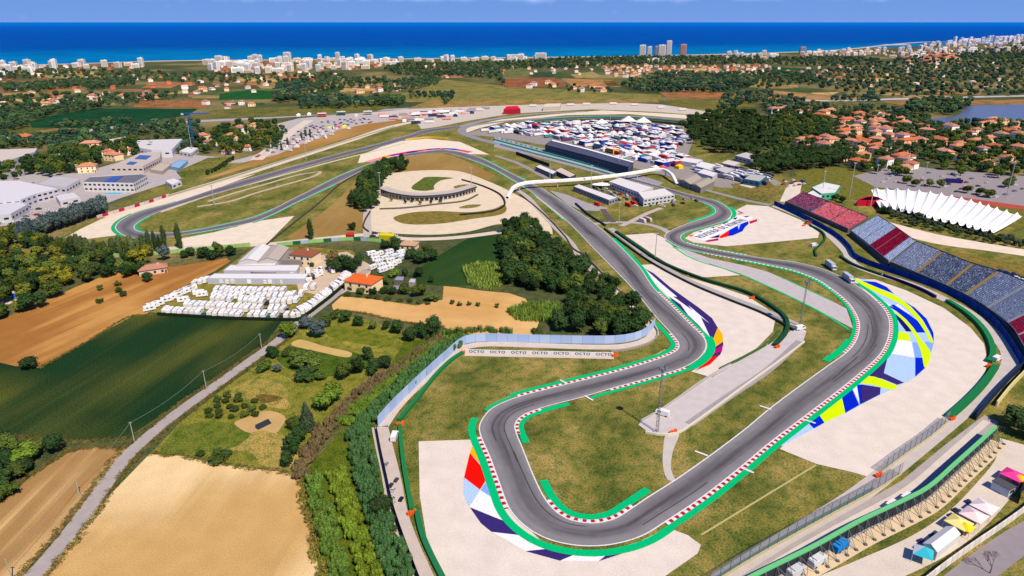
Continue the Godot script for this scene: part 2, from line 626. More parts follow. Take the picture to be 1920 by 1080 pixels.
func build_fields() -> void:
	var dirs := {}
	# ---- near fields on the left
	field("tan_field", [280, 852, 340, 855, 420, 872, 520, 884, 560, 890, 566, 915, 575, 960, 590, 1030, 606, 1110, 30, 1110], 0.06, M.soil, A(200, 162, 102), A(230, 202, 150), g2(470, 900) - g2(330, 1080), 2.5, 3.0, 31, 1.15, 0.16)
	field("stubble_field", [-60, 985, 0, 945, 60, 892, 130, 848, 180, 838, 238, 842, 226, 868, 150, 955, 60, 1056, 20, 1110, -160, 1110], 0.06, M.soil, A(164, 128, 80), A(216, 180, 124), g2(215, 870) - g2(60, 1045), 1.4, 1.3, 32, 1.2, 1.1)
	field("green_crop_field", [-120, 672, 0, 680, 30, 687, 75, 690, 170, 636, 250, 592, 290, 592, 530, 600, 500, 640, 430, 690, 330, 760, 235, 822, 140, 826, 0, 815, -120, 805], 0.06, M.crop, A(31, 58, 36), A(82, 88, 40), g2(400, 610) - g2(170, 760), 2.6, 1.9, 33, 1.3, 0.18)
	field("ploughed_field", [-120, 640, 0, 600, 60, 575, 150, 535, 215, 510, 290, 500, 330, 500, 425, 484, 432, 490, 400, 510, 300, 560, 275, 590, 250, 592, 170, 636, 75, 690, 30, 687, 0, 680, -120, 672], 0.065, M.soil, A(158, 108, 54), A(192, 143, 80), g2(380, 500) - g2(60, 640), 1.6, 1.8, 34, 1.2, 0.6)
	field("hay_field", [622, 572, 640, 556, 690, 560, 780, 573, 830, 562, 832, 535, 900, 545, 955, 550, 985, 560, 1012, 600, 1000, 632, 880, 636, 830, 612, 740, 600, 680, 586, 625, 581], 0.06, M.soil, A(200, 154, 92), A(222, 182, 122), g2(980, 600) - g2(640, 565), 3.0, 0.9, 35)
	field("dark_green_field", [765, 520, 790, 500, 840, 468, 880, 446, 940, 440, 960, 480, 945, 500, 880, 535, 850, 538, 780, 532], 0.06, M.crop, A(34, 66, 34), A(54, 78, 38), g2(930, 450) - g2(800, 520), 4.0, 0.7, 36, 1.35)
	sheet("garden_meadow", [282, 851, 340, 790, 420, 728, 500, 672, 560, 612, 640, 586, 740, 615, 800, 640, 700, 700, 640, 750, 600, 800, 570, 850, 560, 889, 500, 882, 430, 872, 340, 855], 0.03, M.grass, A(136, 136, 64))
	sheet("garden_lawn", [520, 668, 570, 650, 640, 655, 690, 672, 690, 690, 630, 705, 560, 700], 0.05, M.grass, A(84, 108, 42), 4.0)
	sheet("dirt_patch", [440, 792, 470, 780, 500, 770, 535, 782, 528, 800, 516, 812, 490, 806, 470, 812, 448, 802], 0.05, M.soil, A(190, 158, 104), 2.0)
	sheet("dirt_path", [545, 645, 560, 637, 610, 650, 660, 662, 655, 670, 600, 660], 0.055, M.soil, A(196, 166, 104), 4.0)
	sheet("vegetable_plot", [620, 612, 700, 625, 740, 640, 730, 650, 650, 640, 610, 626], 0.05, M.grass, A(120, 128, 48), 4.0)
	sheet("ditch_bank", [760, 636, 860, 638, 880, 646, 800, 712, 722, 790, 706, 806, 716, 880, 740, 990, 790, 1110, 600, 1110, 575, 940, 566, 890, 620, 830, 700, 740], 0.04, M.grass, A(96, 112, 40))
	sheet("dirt_strip", [726, 968, 744, 966, 760, 1010, 800, 1110, 770, 1110, 745, 1040], 0.07, M.soil, A(196, 152, 92))
	for q in [[[400, 810, 450, 802, 520, 812, 555, 840, 552, 884, 500, 880, 470, 850, 420, 840], [178, 158, 98]], [[420, 742, 470, 712, 520, 716, 540, 742, 500, 756, 450, 744], [166, 152, 88]], [[480, 740, 530, 745, 545, 765, 500, 762], [188, 160, 102]], [[470, 690, 520, 700, 550, 716, 500, 712], [150, 146, 76]], [[560, 616, 620, 622, 640, 632, 580, 634], [150, 150, 66]], [[640, 640, 700, 648, 720, 660, 660, 652], [160, 154, 76]]]:
		sheet("dry_grass_patch", q[0], 0.045, M.grass, A(q[1][0], q[1][1], q[1][2]), 3.0)
	sheet("mown_lawn", [300, 850, 345, 800, 400, 790, 470, 812, 440, 838, 360, 850], 0.047, M.grass, A(112, 124, 54), 4.0)
	sheet("pool_yard", [-40, 548, 0, 543, 40, 545, 52, 552, 20, 570, -40, 582], 0.06, M.concrete, A(206, 192, 176))
	# ---- inside the circuit
	field("brown_bank", [378, 336, 440, 315, 520, 284, 600, 252, 660, 235, 700, 226, 762, 226, 700, 244, 600, 275, 500, 304, 400, 334], 0.05, M.soil, A(158, 118, 62), A(178, 140, 84), g2(700, 230) - g2(400, 330), 4.0, 1.0, 41)
	field("dry_bank", [536, 446, 560, 430, 600, 402, 640, 368, 668, 336, 700, 312, 760, 290, 830, 287, 870, 300, 930, 330, 915, 338, 850, 322, 760, 324, 700, 330, 694, 380, 688, 425, 650, 440, 590, 452], 0.05, M.soil, A(146, 116, 64), A(160, 134, 78), g2(690, 320) - g2(560, 440), 4.0, 1.0, 42)
	sheet("pale_dirt_oval", [690, 425, 694, 380, 702, 335, 760, 322, 850, 320, 915, 340, 962, 362, 1000, 384, 1022, 408, 1036, 436, 1030, 446, 985, 428, 940, 420, 880, 434, 820, 440, 740, 438, 700, 434], 0.09, M.sand, A(208, 192, 168), 6.0)
	sheet("oval_grass", [738, 408, 770, 399, 820, 396, 880, 398, 925, 392, 944, 384, 950, 392, 940, 402, 890, 410, 820, 420, 760, 420], 0.13, M.grass, A(142, 128, 72), 3.0)
	sheet("oval_lawn", [772, 354, 788, 338, 800, 332, 850, 334, 828, 338, 814, 348, 812, 356, 790, 358], 0.13, M.grass, A(104, 118, 58), 3.0)
	sheet("oval_grass", [850, 350, 870, 346, 892, 348, 880, 354, 860, 355], 0.13, M.grass, A(150, 132, 80), 3.0)
	sheet("oval_grass", [860, 390, 880, 384, 902, 384, 892, 389, 870, 391], 0.13, M.grass, A(150, 132, 80), 3.0)
	# gravel traps, raked pale
	sheet("gravel_trap", [785, 828, 840, 826, 900, 824, 930, 880, 962, 962, 1020, 1020, 1120, 1040, 1200, 1015, 1252, 990, 1290, 1004, 1314, 1022, 1308, 1038, 1245, 1082, 1190, 1125, 842, 1125, 800, 1010, 787, 930], 0.09, M.sand, A(210, 199, 187))
	sheet("gravel_trap", [1596, 524, 1640, 524, 1700, 545, 1770, 578, 1820, 615, 1845, 645, 1852, 680, 1843, 712, 1800, 770, 1740, 818, 1690, 850, 1655, 882, 1640, 898, 1600, 886, 1530, 870, 1462, 842, 1540, 770, 1600, 715, 1650, 670, 1668, 620, 1650, 570], 0.09, M.sand, A(210, 199, 187))
	sheet("gravel_trap", [1198, 497, 1222, 496, 1250, 503, 1290, 520, 1350, 538, 1400, 555, 1440, 580, 1453, 602, 1449, 622, 1420, 652, 1370, 687, 1335, 708, 1296, 697, 1318, 680, 1322, 640, 1280, 590, 1225, 535], 0.09, M.sand, A(210, 199, 187))
	sheet("gravel_trap", [1172, 441, 1225, 437, 1246, 447, 1262, 462, 1330, 495, 1388, 516, 1325, 520, 1290, 517, 1232, 482], 0.09, M.sand, A(210, 199, 187))
	sheet("gravel_trap", [1372, 398, 1400, 384, 1440, 387, 1500, 412, 1536, 436, 1534, 446, 1440, 455, 1362, 462, 1300, 455, 1284, 447, 1300, 436, 1362, 416], 0.09, M.sand, A(210, 199, 187))
	sheet("gravel_trap", [118, 448, 150, 430, 190, 411, 315, 371, 420, 341, 480, 326, 410, 352, 325, 381, 262, 398, 222, 418, 214, 430, 222, 441, 180, 446, 150, 450], 0.09, M.sand, A(212, 198, 178))
	sheet("gravel_trap", [330, 449, 400, 436, 480, 415, 552, 405, 505, 452, 500, 458, 345, 464], 0.09, M.sand, A(214, 200, 180))
	sheet("gravel_trap", [671, 306, 676, 291, 740, 266, 800, 260, 862, 266, 918, 290, 880, 289, 830, 280, 770, 286, 700, 302], 0.09, M.sand, A(216, 202, 182))
	sheet("gravel_trap", [860, 245, 880, 236, 940, 224, 1040, 214, 1130, 207, 1230, 212, 1330, 218, 1345, 226, 1300, 224, 1180, 214, 1060, 216, 950, 228, 900, 240, 872, 250], 0.09, M.sand, A(210, 198, 176))
	# paved and trodden areas
	sheet("paddock_yard", [870, 252, 930, 234, 1000, 230, 1130, 226, 1280, 236, 1300, 262, 1290, 290, 1330, 308, 1420, 322, 1470, 345, 1420, 352, 1350, 352, 1280, 336, 1200, 318, 1020, 272, 940, 258], 0.07, M.concrete, A(150, 142, 138))
	sheet("far_service_yard", [690, 212, 760, 205, 930, 197, 1140, 191, 1240, 196, 1345, 212, 1340, 218, 1230, 210, 1110, 205, 960, 213, 880, 226, 820, 238, 790, 242, 780, 228, 740, 222], 0.07, M.concrete, A(196, 186, 174))
	sheet("camp_ground", [276, 585, 330, 555, 410, 510, 440, 490, 470, 468, 560, 462, 660, 470, 690, 500, 650, 530, 560, 598, 430, 596], 0.07, M.grass, A(146, 136, 72))
	sheet("farm_yard", [545, 486, 650, 472, 700, 500, 690, 520, 640, 552, 590, 552, 560, 545], 0.075, M.sand, A(190, 172, 148), 0.0)
	sheet("paved_yard", [0, 330, 60, 322, 150, 325, 250, 296, 330, 288, 430, 296, 340, 335, 230, 370, 190, 385, 110, 400, 30, 420, 0, 425], 0.05, M.concrete, A(176, 168, 166))
	sheet("car_park", [520, 232, 560, 222, 640, 214, 760, 206, 800, 214, 740, 226, 690, 232, 640, 242, 560, 272, 520, 290, 455, 305, 420, 306, 480, 290, 530, 262], 0.055, M.concrete, A(180, 172, 170))
	sheet("car_park", [1600, 330, 1690, 308, 1760, 318, 1920, 330, 2000, 340, 2000, 395, 1860, 385, 1740, 362, 1640, 350], 0.055, M.concrete, A(150, 142, 144))
	sheet("stadium_lawn", [1490, 322, 1560, 312, 1680, 330, 1760, 352, 1930, 380, 1990, 400, 1990, 440, 1800, 410, 1680, 400, 1560, 360, 1500, 348], 0.05, M.grass, A(124, 122, 62))
	sheet("running_track", [1640, 357, 1760, 364, 1860, 378, 1990, 396, 1990, 402, 1850, 385, 1750, 371, 1650, 364], 0.09, M.paint, A(172, 78, 62))
	sheet("stand_meadow", [1700, 452, 1780, 470, 1930, 498, 2010, 520, 2010, 545, 1880, 520, 1780, 495, 1715, 470], 0.05, M.grass, A(140, 124, 70))
	sheet("pale_track_behind_stand", [1640, 408, 1680, 420, 1760, 440, 1860, 458, 1960, 476, 1960, 484, 1850, 470, 1760, 458, 1690, 440, 1650, 420], 0.06, M.sand, A(216, 200, 182), 6.0)
	# inner tarmac apron between the two legs of the circuit
	sheet("service_apron", [1197, 797, 1206, 786, 1240, 770, 1330, 708, 1440, 647, 1500, 610, 1512, 622, 1506, 640, 1470, 668, 1400, 718, 1300, 792, 1275, 812, 1250, 814, 1215, 810], 0.09, M.concrete, A(196, 188, 186), 0.0)
	sheet("service_path", [1252, 812, 1272, 812, 1262, 845, 1258, 880, 1266, 905, 1252, 900, 1244, 880, 1243, 848], 0.10, M.concrete, A(196, 188, 180), 3.0)
	sheet("escape_road", [1264, 461, 1330, 484, 1400, 499, 1440, 510, 1507, 540, 1562, 566, 1587, 579, 1600, 617, 1545, 588, 1505, 567, 1440, 536, 1382, 511, 1300, 485], 0.12, M.asphalt, A(182, 176, 176))
	ribbon("green_run_off_strip", [1262, 463, 1300, 486, 1382, 512, 1440, 537, 1505, 568, 1545, 589, 1592, 619], 1.3, 0.15, M.paint, A(20, 186, 116))
	ribbon("green_run_off_strip", [1470, 523, 1507, 540, 1562, 566], 0.9, 0.15, M.paint, A(20, 186, 116))
	sheet("upper_gate_yard", [1462, 378, 1474, 352, 1484, 342, 1504, 342, 1500, 362, 1476, 380], 0.08, M.sand, A(206, 194, 180))
	sheet("landing_pad", [1386, 347, 1408, 341, 1432, 346, 1408, 353], 0.16, M.concrete, A(206, 196, 184))
	sheet("run_off_asphalt", [1030, 357, 1060, 364, 1100, 380, 1142, 391, 1120, 396, 1088, 394, 1066, 384], 0.10, M.asphalt, A(160, 154, 156))
	ribbon("service_lane", [1106, 421, 1150, 417, 1205, 419, 1240, 428, 1256, 438], 5.0, 0.11, M.concrete, A(178, 170, 166))
	ribbon("service_lane", [1130, 392, 1140, 406, 1150, 417], 4.5, 0.12, M.asphalt, A(96, 88, 88))
	ribbon("service_lane", [1240, 390, 1214, 400, 1186, 414, 1165, 424], 4.5, 0.12, M.concrete, A(190, 178, 166))
	ribbon("service_lane", [1292, 796, 1360, 748, 1440, 694, 1500, 640], 3.6, 0.13, M.asphalt, A(158, 152, 154))
	# roads
	ribbon("lane", [20, 1115, 62, 1080, 150, 975, 232, 862, 262, 832, 330, 776, 400, 726, 470, 676, 520, 640, 560, 606, 610, 568, 650, 536, 690, 505], 5.2, 0.10, M.asphalt, A(168, 158, 154))
	ribbon("perimeter_road", [712, 800, 722, 845, 735, 900, 745, 960, 765, 1020, 800, 1100], 6.0, 0.10, M.concrete, A(200, 186, 178))
	ribbon("perimeter_road", [716, 800, 740, 765, 790, 715, 840, 672, 868, 652, 900, 646, 1010, 648, 1110, 651, 1170, 650, 1205, 642, 1226, 628, 1222, 612, 1195, 582, 1150, 540, 1110, 505], 5.0, 0.10, M.concrete, A(208, 194, 184))
	ribbon("perimeter_road", [1110, 505, 1085, 478, 1070, 455, 1040, 425, 1012, 395, 990, 370, 960, 350], 4.5, 0.10, M.concrete, A(186, 176, 170))
	ribbon("service_lane", [1145, 428, 1185, 458, 1230, 492, 1300, 530, 1380, 562, 1440, 585, 1500, 612], 5.0, 0.11, M.concrete, A(176, 170, 166))
	ribbon("service_lane", [1446, 384, 1475, 395, 1520, 415, 1560, 445, 1590, 475, 1600, 495, 1640, 512, 1700, 530, 1760, 556, 1815, 585, 1862, 625, 1890, 660, 1892, 690, 1840, 740, 1770, 800, 1690, 865, 1600, 935, 1480, 1010, 1340, 1100], 6.5, 0.10, M.concrete, A(196, 186, 180))
	sheet("service_road", [1330, 1118, 1480, 1022, 1600, 954, 1690, 902, 1770, 836, 1846, 778, 1872, 792, 1850, 834, 1795, 888, 1740, 938, 1640, 988, 1540, 1042, 1420, 1118], 0.105, M.concrete, A(172, 162, 158))
	ribbon("road_strip", [1400, 1092, 1500, 1030, 1620, 964, 1700, 920, 1780, 852, 1850, 790], 2.4, 0.13, M.concrete, A(214, 202, 190))
	ribbon("service_lane", [1270, 340, 1330, 358, 1400, 376, 1450, 386], 6.0, 0.10, M.concrete, A(150, 146, 148))
	ribbon("motorway", [-120, 268, 0, 258, 120, 250, 240, 236, 360, 228, 480, 222, 620, 213, 760, 204, 900, 201], 22.0, 0.06, M.concrete, A(168, 166, 176))
	ribbon("far_road", [1500, 188, 1560, 189, 1640, 187, 1780, 183, 1960, 179], 24.0, 0.2, M.concrete, A(186, 182, 184))
	ribbon("gravel_track", [480, 300, 520, 270, 550, 245, 580, 225], 14.0, 0.09, M.sand, A(206, 192, 178))
	ribbon("karting_loop", [370, 388, 430, 378, 480, 362, 540, 345, 590, 330, 600, 322, 560, 328, 500, 345, 440, 362, 390, 378], 4.0, 0.11, M.sand, A(180, 168, 146))
	ribbon("service_lane", [300, 398, 400, 364, 500, 337, 620, 304, 700, 284, 760, 268], 4.0, 0.11, M.sand, A(196, 188, 160))
	ribbon("pale_verge", [200, 408, 316, 370, 440, 332, 560, 294, 660, 262, 740, 236, 800, 224], 13.0, 0.08, M.sand, A(206, 194, 176))
	ribbon("service_lane", [130, 462, 240, 468, 400, 462, 500, 458, 600, 448, 700, 440, 760, 448, 850, 446, 960, 432], 7.0, 0.10, M.sand, A(206, 192, 176))
	ribbon("service_lane", [690, 445, 688, 410, 694, 372], 6.0, 0.11, M.concrete, A(190, 180, 172))
	sheet("pit_straight_apron", [928, 256, 1020, 279, 1180, 322, 1244, 343, 1226, 352, 1150, 333, 1000, 293, 926, 276], 0.12, M.asphalt, A(150, 148, 152))
	ribbon("teal_strip", [926, 265, 1000, 285, 1080, 306, 1165, 330], 3.4, 0.19, M.paint, A(110, 196, 190))
	ribbon("service_road", [930, 292, 970, 306, 1010, 326, 1040, 344], 6.0, 0.11, M.asphalt, A(150, 144, 144))
	# far fields: [colour r, g, b, outline ...]
	var far := [
		[132, 104, 84, 0, 152, 75, 149, 140, 156, 150, 164, 0, 176], [138, 124, 88, 40, 178, 130, 166, 160, 168, 60, 184],
		[26, 74, 52, 55, 228, 110, 214, 180, 204, 372, 204, 352, 216, 270, 229, 180, 240, 60, 240], [158, 108, 82, 248, 201, 262, 189, 392, 188, 386, 202],
		[34, 92, 52, 412, 176, 470, 168, 522, 171, 512, 186, 410, 187], [168, 146, 100, 330, 172, 350, 168, 345, 176, 280, 178],
		[112, 112, 66, 360, 222, 400, 206, 520, 200, 640, 200, 740, 200, 700, 210, 500, 220], [58, 88, 54, 585, 172, 640, 160, 645, 168, 600, 178],
		[124, 116, 78, 560, 184, 660, 170, 740, 172, 790, 176, 760, 192, 600, 198], [156, 132, 92, 764, 204, 800, 190, 1000, 186, 1230, 184, 1236, 192, 1010, 196, 880, 200],
		[134, 130, 82, 700, 190, 790, 166, 832, 149, 960, 163, 1240, 178, 1240, 186, 1000, 187, 800, 190], [150, 96, 74, 934, 148, 1040, 146, 1070, 163, 946, 164],
		[174, 132, 98, 1052, 147, 1150, 150, 1165, 163, 1075, 162], [160, 146, 104, 1070, 140, 1110, 134, 1130, 143, 1080, 147], [60, 82, 66, 990, 138, 1030, 134, 1040, 144, 996, 145],
		[112, 116, 84, 830, 140, 930, 124, 1010, 130, 985, 144, 930, 147], [110, 108, 72, 1130, 152, 1200, 148, 1210, 160, 1140, 162], [158, 112, 84, 1236, 173, 1300, 172, 1420, 176, 1400, 187, 1250, 183],
		[116, 112, 64, 1250, 186, 1400, 188, 1420, 200, 1330, 205, 1260, 196], [172, 134, 100, 1438, 169, 1500, 174, 1640, 184, 1520, 191, 1440, 188], [34, 84, 58, 1432, 125, 1530, 125, 1520, 138, 1470, 139],
		[158, 136, 100, 1400, 150, 1460, 156, 1490, 166, 1420, 166], [104, 104, 66, 1440, 195, 1620, 192, 1700, 190, 1680, 206, 1560, 206], [150, 118, 88, 1650, 190, 1820, 188, 1930, 186, 1930, 196, 1820, 197, 1740, 206],
		[150, 116, 82, 60, 246, 140, 236, 145, 242, 70, 250], [96, 104, 56, 0, 246, 80, 238, 120, 234, 60, 248, 0, 256], [110, 110, 62, 1700, 232, 1760, 240, 1920, 246, 1930, 262, 1760, 256],
		[128, 118, 70, 1370, 345, 1440, 338, 1462, 358, 1440, 378, 1390, 372], [118, 118, 66, 330, 322, 390, 296, 438, 294, 390, 322, 340, 334], [136, 100, 60, 200, 232, 260, 222, 262, 228, 210, 236],
	]
	for i in far.size():
		var f: Array = far[i]
		var c := A(f[0], f[1], f[2], 0.76)
		var out := f.slice(3)
		var a := g2(out[0], out[1])
		var b := g2(out[2], out[3])
		field("field", out, 0.12 + 0.01 * (i % 4), M.land, c, Color(c.r * 1.3, c.g * 1.2, c.b * 1.1), b - a, 9.0, 1.0, 60 + i, 1.3)
	# the small plots between, in no order
	var plots := [[170, 142, 106], [150, 134, 100], [172, 118, 92], [104, 112, 80], [190, 164, 124], [66, 92, 64], [160, 146, 112], [140, 112, 92]]
	for r in 11:
		var v0 := 128.0 + r * 6.4
		var u := -30.0 + rng.randf_range(0, 40)
		while u < 1950.0:
			var wd := rng.randf_range(36, 96)
			var dv := rng.randf_range(3.5, 6.2)
			var sk := rng.randf_range(-14, 14)
			if rng.randf() < 0.42 and not (u > 740 and u < 1260 and v0 > 150):
				var pc: Array = plots[rng.randi() % plots.size()]
				var c := A(pc[0], pc[1], pc[2], 0.8)
				var out := [u, v0 + rng.randf_range(-1, 1), u + wd, v0 + rng.randf_range(-1, 1), u + wd + sk, v0 + dv, u + sk, v0 + dv]
				if hill(G(u, v0).x, G(u, v0).z) < 1.0 and hill(G(u + wd, v0).x, G(u + wd, v0).z) < 1.0:
					field("field", out, 0.06 + 0.004 * (r % 3), M.land, c, Color(c.r * 1.25, c.g * 1.18, c.b * 1.1), g2(out[2], out[3]) - g2(out[0], out[1]), 14.0, 1.0, 200 + r, 1.3)
			u += wd + rng.randf_range(2, 30)
	sheet("lake", [1700, 236, 1740, 224, 1790, 218, 1822, 199, 1880, 197, 1990, 195, 1990, 232, 1860, 228, 1800, 232, 1770, 238], 0.25, M.lake, A(92, 108, 138, 0.7), 12.0, 1.0)

# ---------------------------------------------------------------- the racing track
var LA := PackedVector2Array()
var RB := PackedVector2Array()
var LU := PackedVector2Array()
var LI := PackedVector2Array()

func pair_up(a: PackedVector2Array, b: PackedVector2Array) -> PackedInt32Array:
	var o := PackedInt32Array()
	var j := 0
	for i in a.size():
		var best := j
		var d := 1e12
		for k in range(j, mini(j + 34, b.size())):
			var e := a[i].distance_squared_to(b[k])
			if e < d:
				d = e
				best = k
		j = best
		o.append(j)
	o[o.size() - 1] = b.size() - 1
	return o

# worn tarmac between two edges; the rubbered line is darker and streaked along the way the wheels go
func tarmac(a: PackedVector2Array, b: PackedVector2Array, y: float, base: Color, rubber: Color, sd: int) -> MB:
	var mb := MB.new()
	var m := pair_up(a, b)
	var w := 15
	var f := FastNoiseLite.new()
	f.seed = sd
	f.frequency = 0.012
	f.fractal_octaves = 3
	var rows := []
	var cols := []
	var s := 0.0
	for i in a.size():
		if i > 0:
			s += a[i].distance_to(a[i - 1])
		var r := PackedVector3Array()
		var c := PackedColorArray()
		var mid := 0.5 + 0.16 * f.get_noise_2d(s * 0.8, 50.0)
		for k in w + 1:
			var t := float(k) / w
			var p := a[i].lerp(b[m[i]], t)
			r.append(v3(p, y))
			var streak := f.get_noise_2d(s * 0.9, t * 900.0) * 0.55 + f.get_noise_2d(s * 2.6, t * 2600.0) * 0.35
			var band := clampf(1.0 - absf(t - mid) / 0.40, 0.0, 1.0)
			c.append(base.lerp(rubber, clampf(band * 0.85 + streak * 0.55 * (0.4 + band), 0.0, 1.0)))
		rows.append(r)
		cols.append(c)
	for i in a.size() - 1:
		for k in w:
			var p: Vector3 = rows[i][k]
			var q: Vector3 = rows[i][k + 1]
			var r: Vector3 = rows[i + 1][k + 1]
			var u: Vector3 = rows[i + 1][k]
			mb.tri_c(p, q, r, Vector3.UP, cols[i][k], cols[i][k + 1], cols[i + 1][k + 1])
			mb.tri_c(p, r, u, Vector3.UP, cols[i][k], cols[i + 1][k + 1], cols[i + 1][k])
	return mb

# outward directions of edge a, away from edge b
func outward(a: PackedVector2Array, b: PackedVector2Array) -> PackedVector2Array:
	var n := normals_of(a)
	var m := pair_up(a, b)
	for i in a.size():
		if n[i].dot(a[i] - b[m[i]]) < 0.0:
			n[i] = -n[i]
	return n

func span(a: PackedVector2Array, u0: float, v0: float, u1: float, v1: float) -> Array:
	var i := nearest(a, g2(u0, v0))
	var j := nearest(a, g2(u1, v1))
	return [mini(i, j), maxi(i, j)]

func edge_strip(mb: MB, a: PackedVector2Array, n: PackedVector2Array, i0: int, i1: int, o0: float, o1: float, y: float, col: Color) -> void:
	for i in range(i0, i1):
		mb.quad(v3(a[i] + n[i] * o0, y), v3(a[i + 1] + n[i + 1] * o0, y), v3(a[i + 1] + n[i + 1] * o1, y), v3(a[i] + n[i] * o1, y), col)

# raised kerb: blocks about two metres long in turn white and red (or white and green)
func kerb(a: PackedVector2Array, n: PackedVector2Array, sp: Array, o0: float, o1: float, first: Color, second: Color) -> void:
	var piece := even(a.slice(sp[0], sp[1] + 1), 0.68)
	var nn := PackedVector2Array()
	for p in piece:
		nn.append(n[nearest(a, p)])
	var mb := MB.new()
	for i in piece.size() - 1:
		var c := first if (i / 2) % 2 == 0 else second
		var p := piece[i]
		var q := piece[i + 1]
		var m0 := (o0 + o1) * 0.5
		mb.quad(v3(p + nn[i] * o0, 0.25), v3(q + nn[i + 1] * o0, 0.25), v3(q + nn[i + 1] * m0, 0.33), v3(p + nn[i] * m0, 0.33), c)
		mb.quad(v3(p + nn[i] * m0, 0.33), v3(q + nn[i + 1] * m0, 0.33), v3(q + nn[i + 1] * o1, 0.25), v3(p + nn[i] * o1, 0.25), c)
	struct("kerb", mb, M.paint)

func green_edge(a: PackedVector2Array, n: PackedVector2Array, sp: Array, o0: float, o1: float, col: Color) -> void:
	var mb := MB.new()
	edge_strip(mb, a, n, sp[0], sp[1], o0, o0 + (o1 - o0) * 0.86, 0.21, col)
	struct("green_run_off_strip", mb, M.paint)

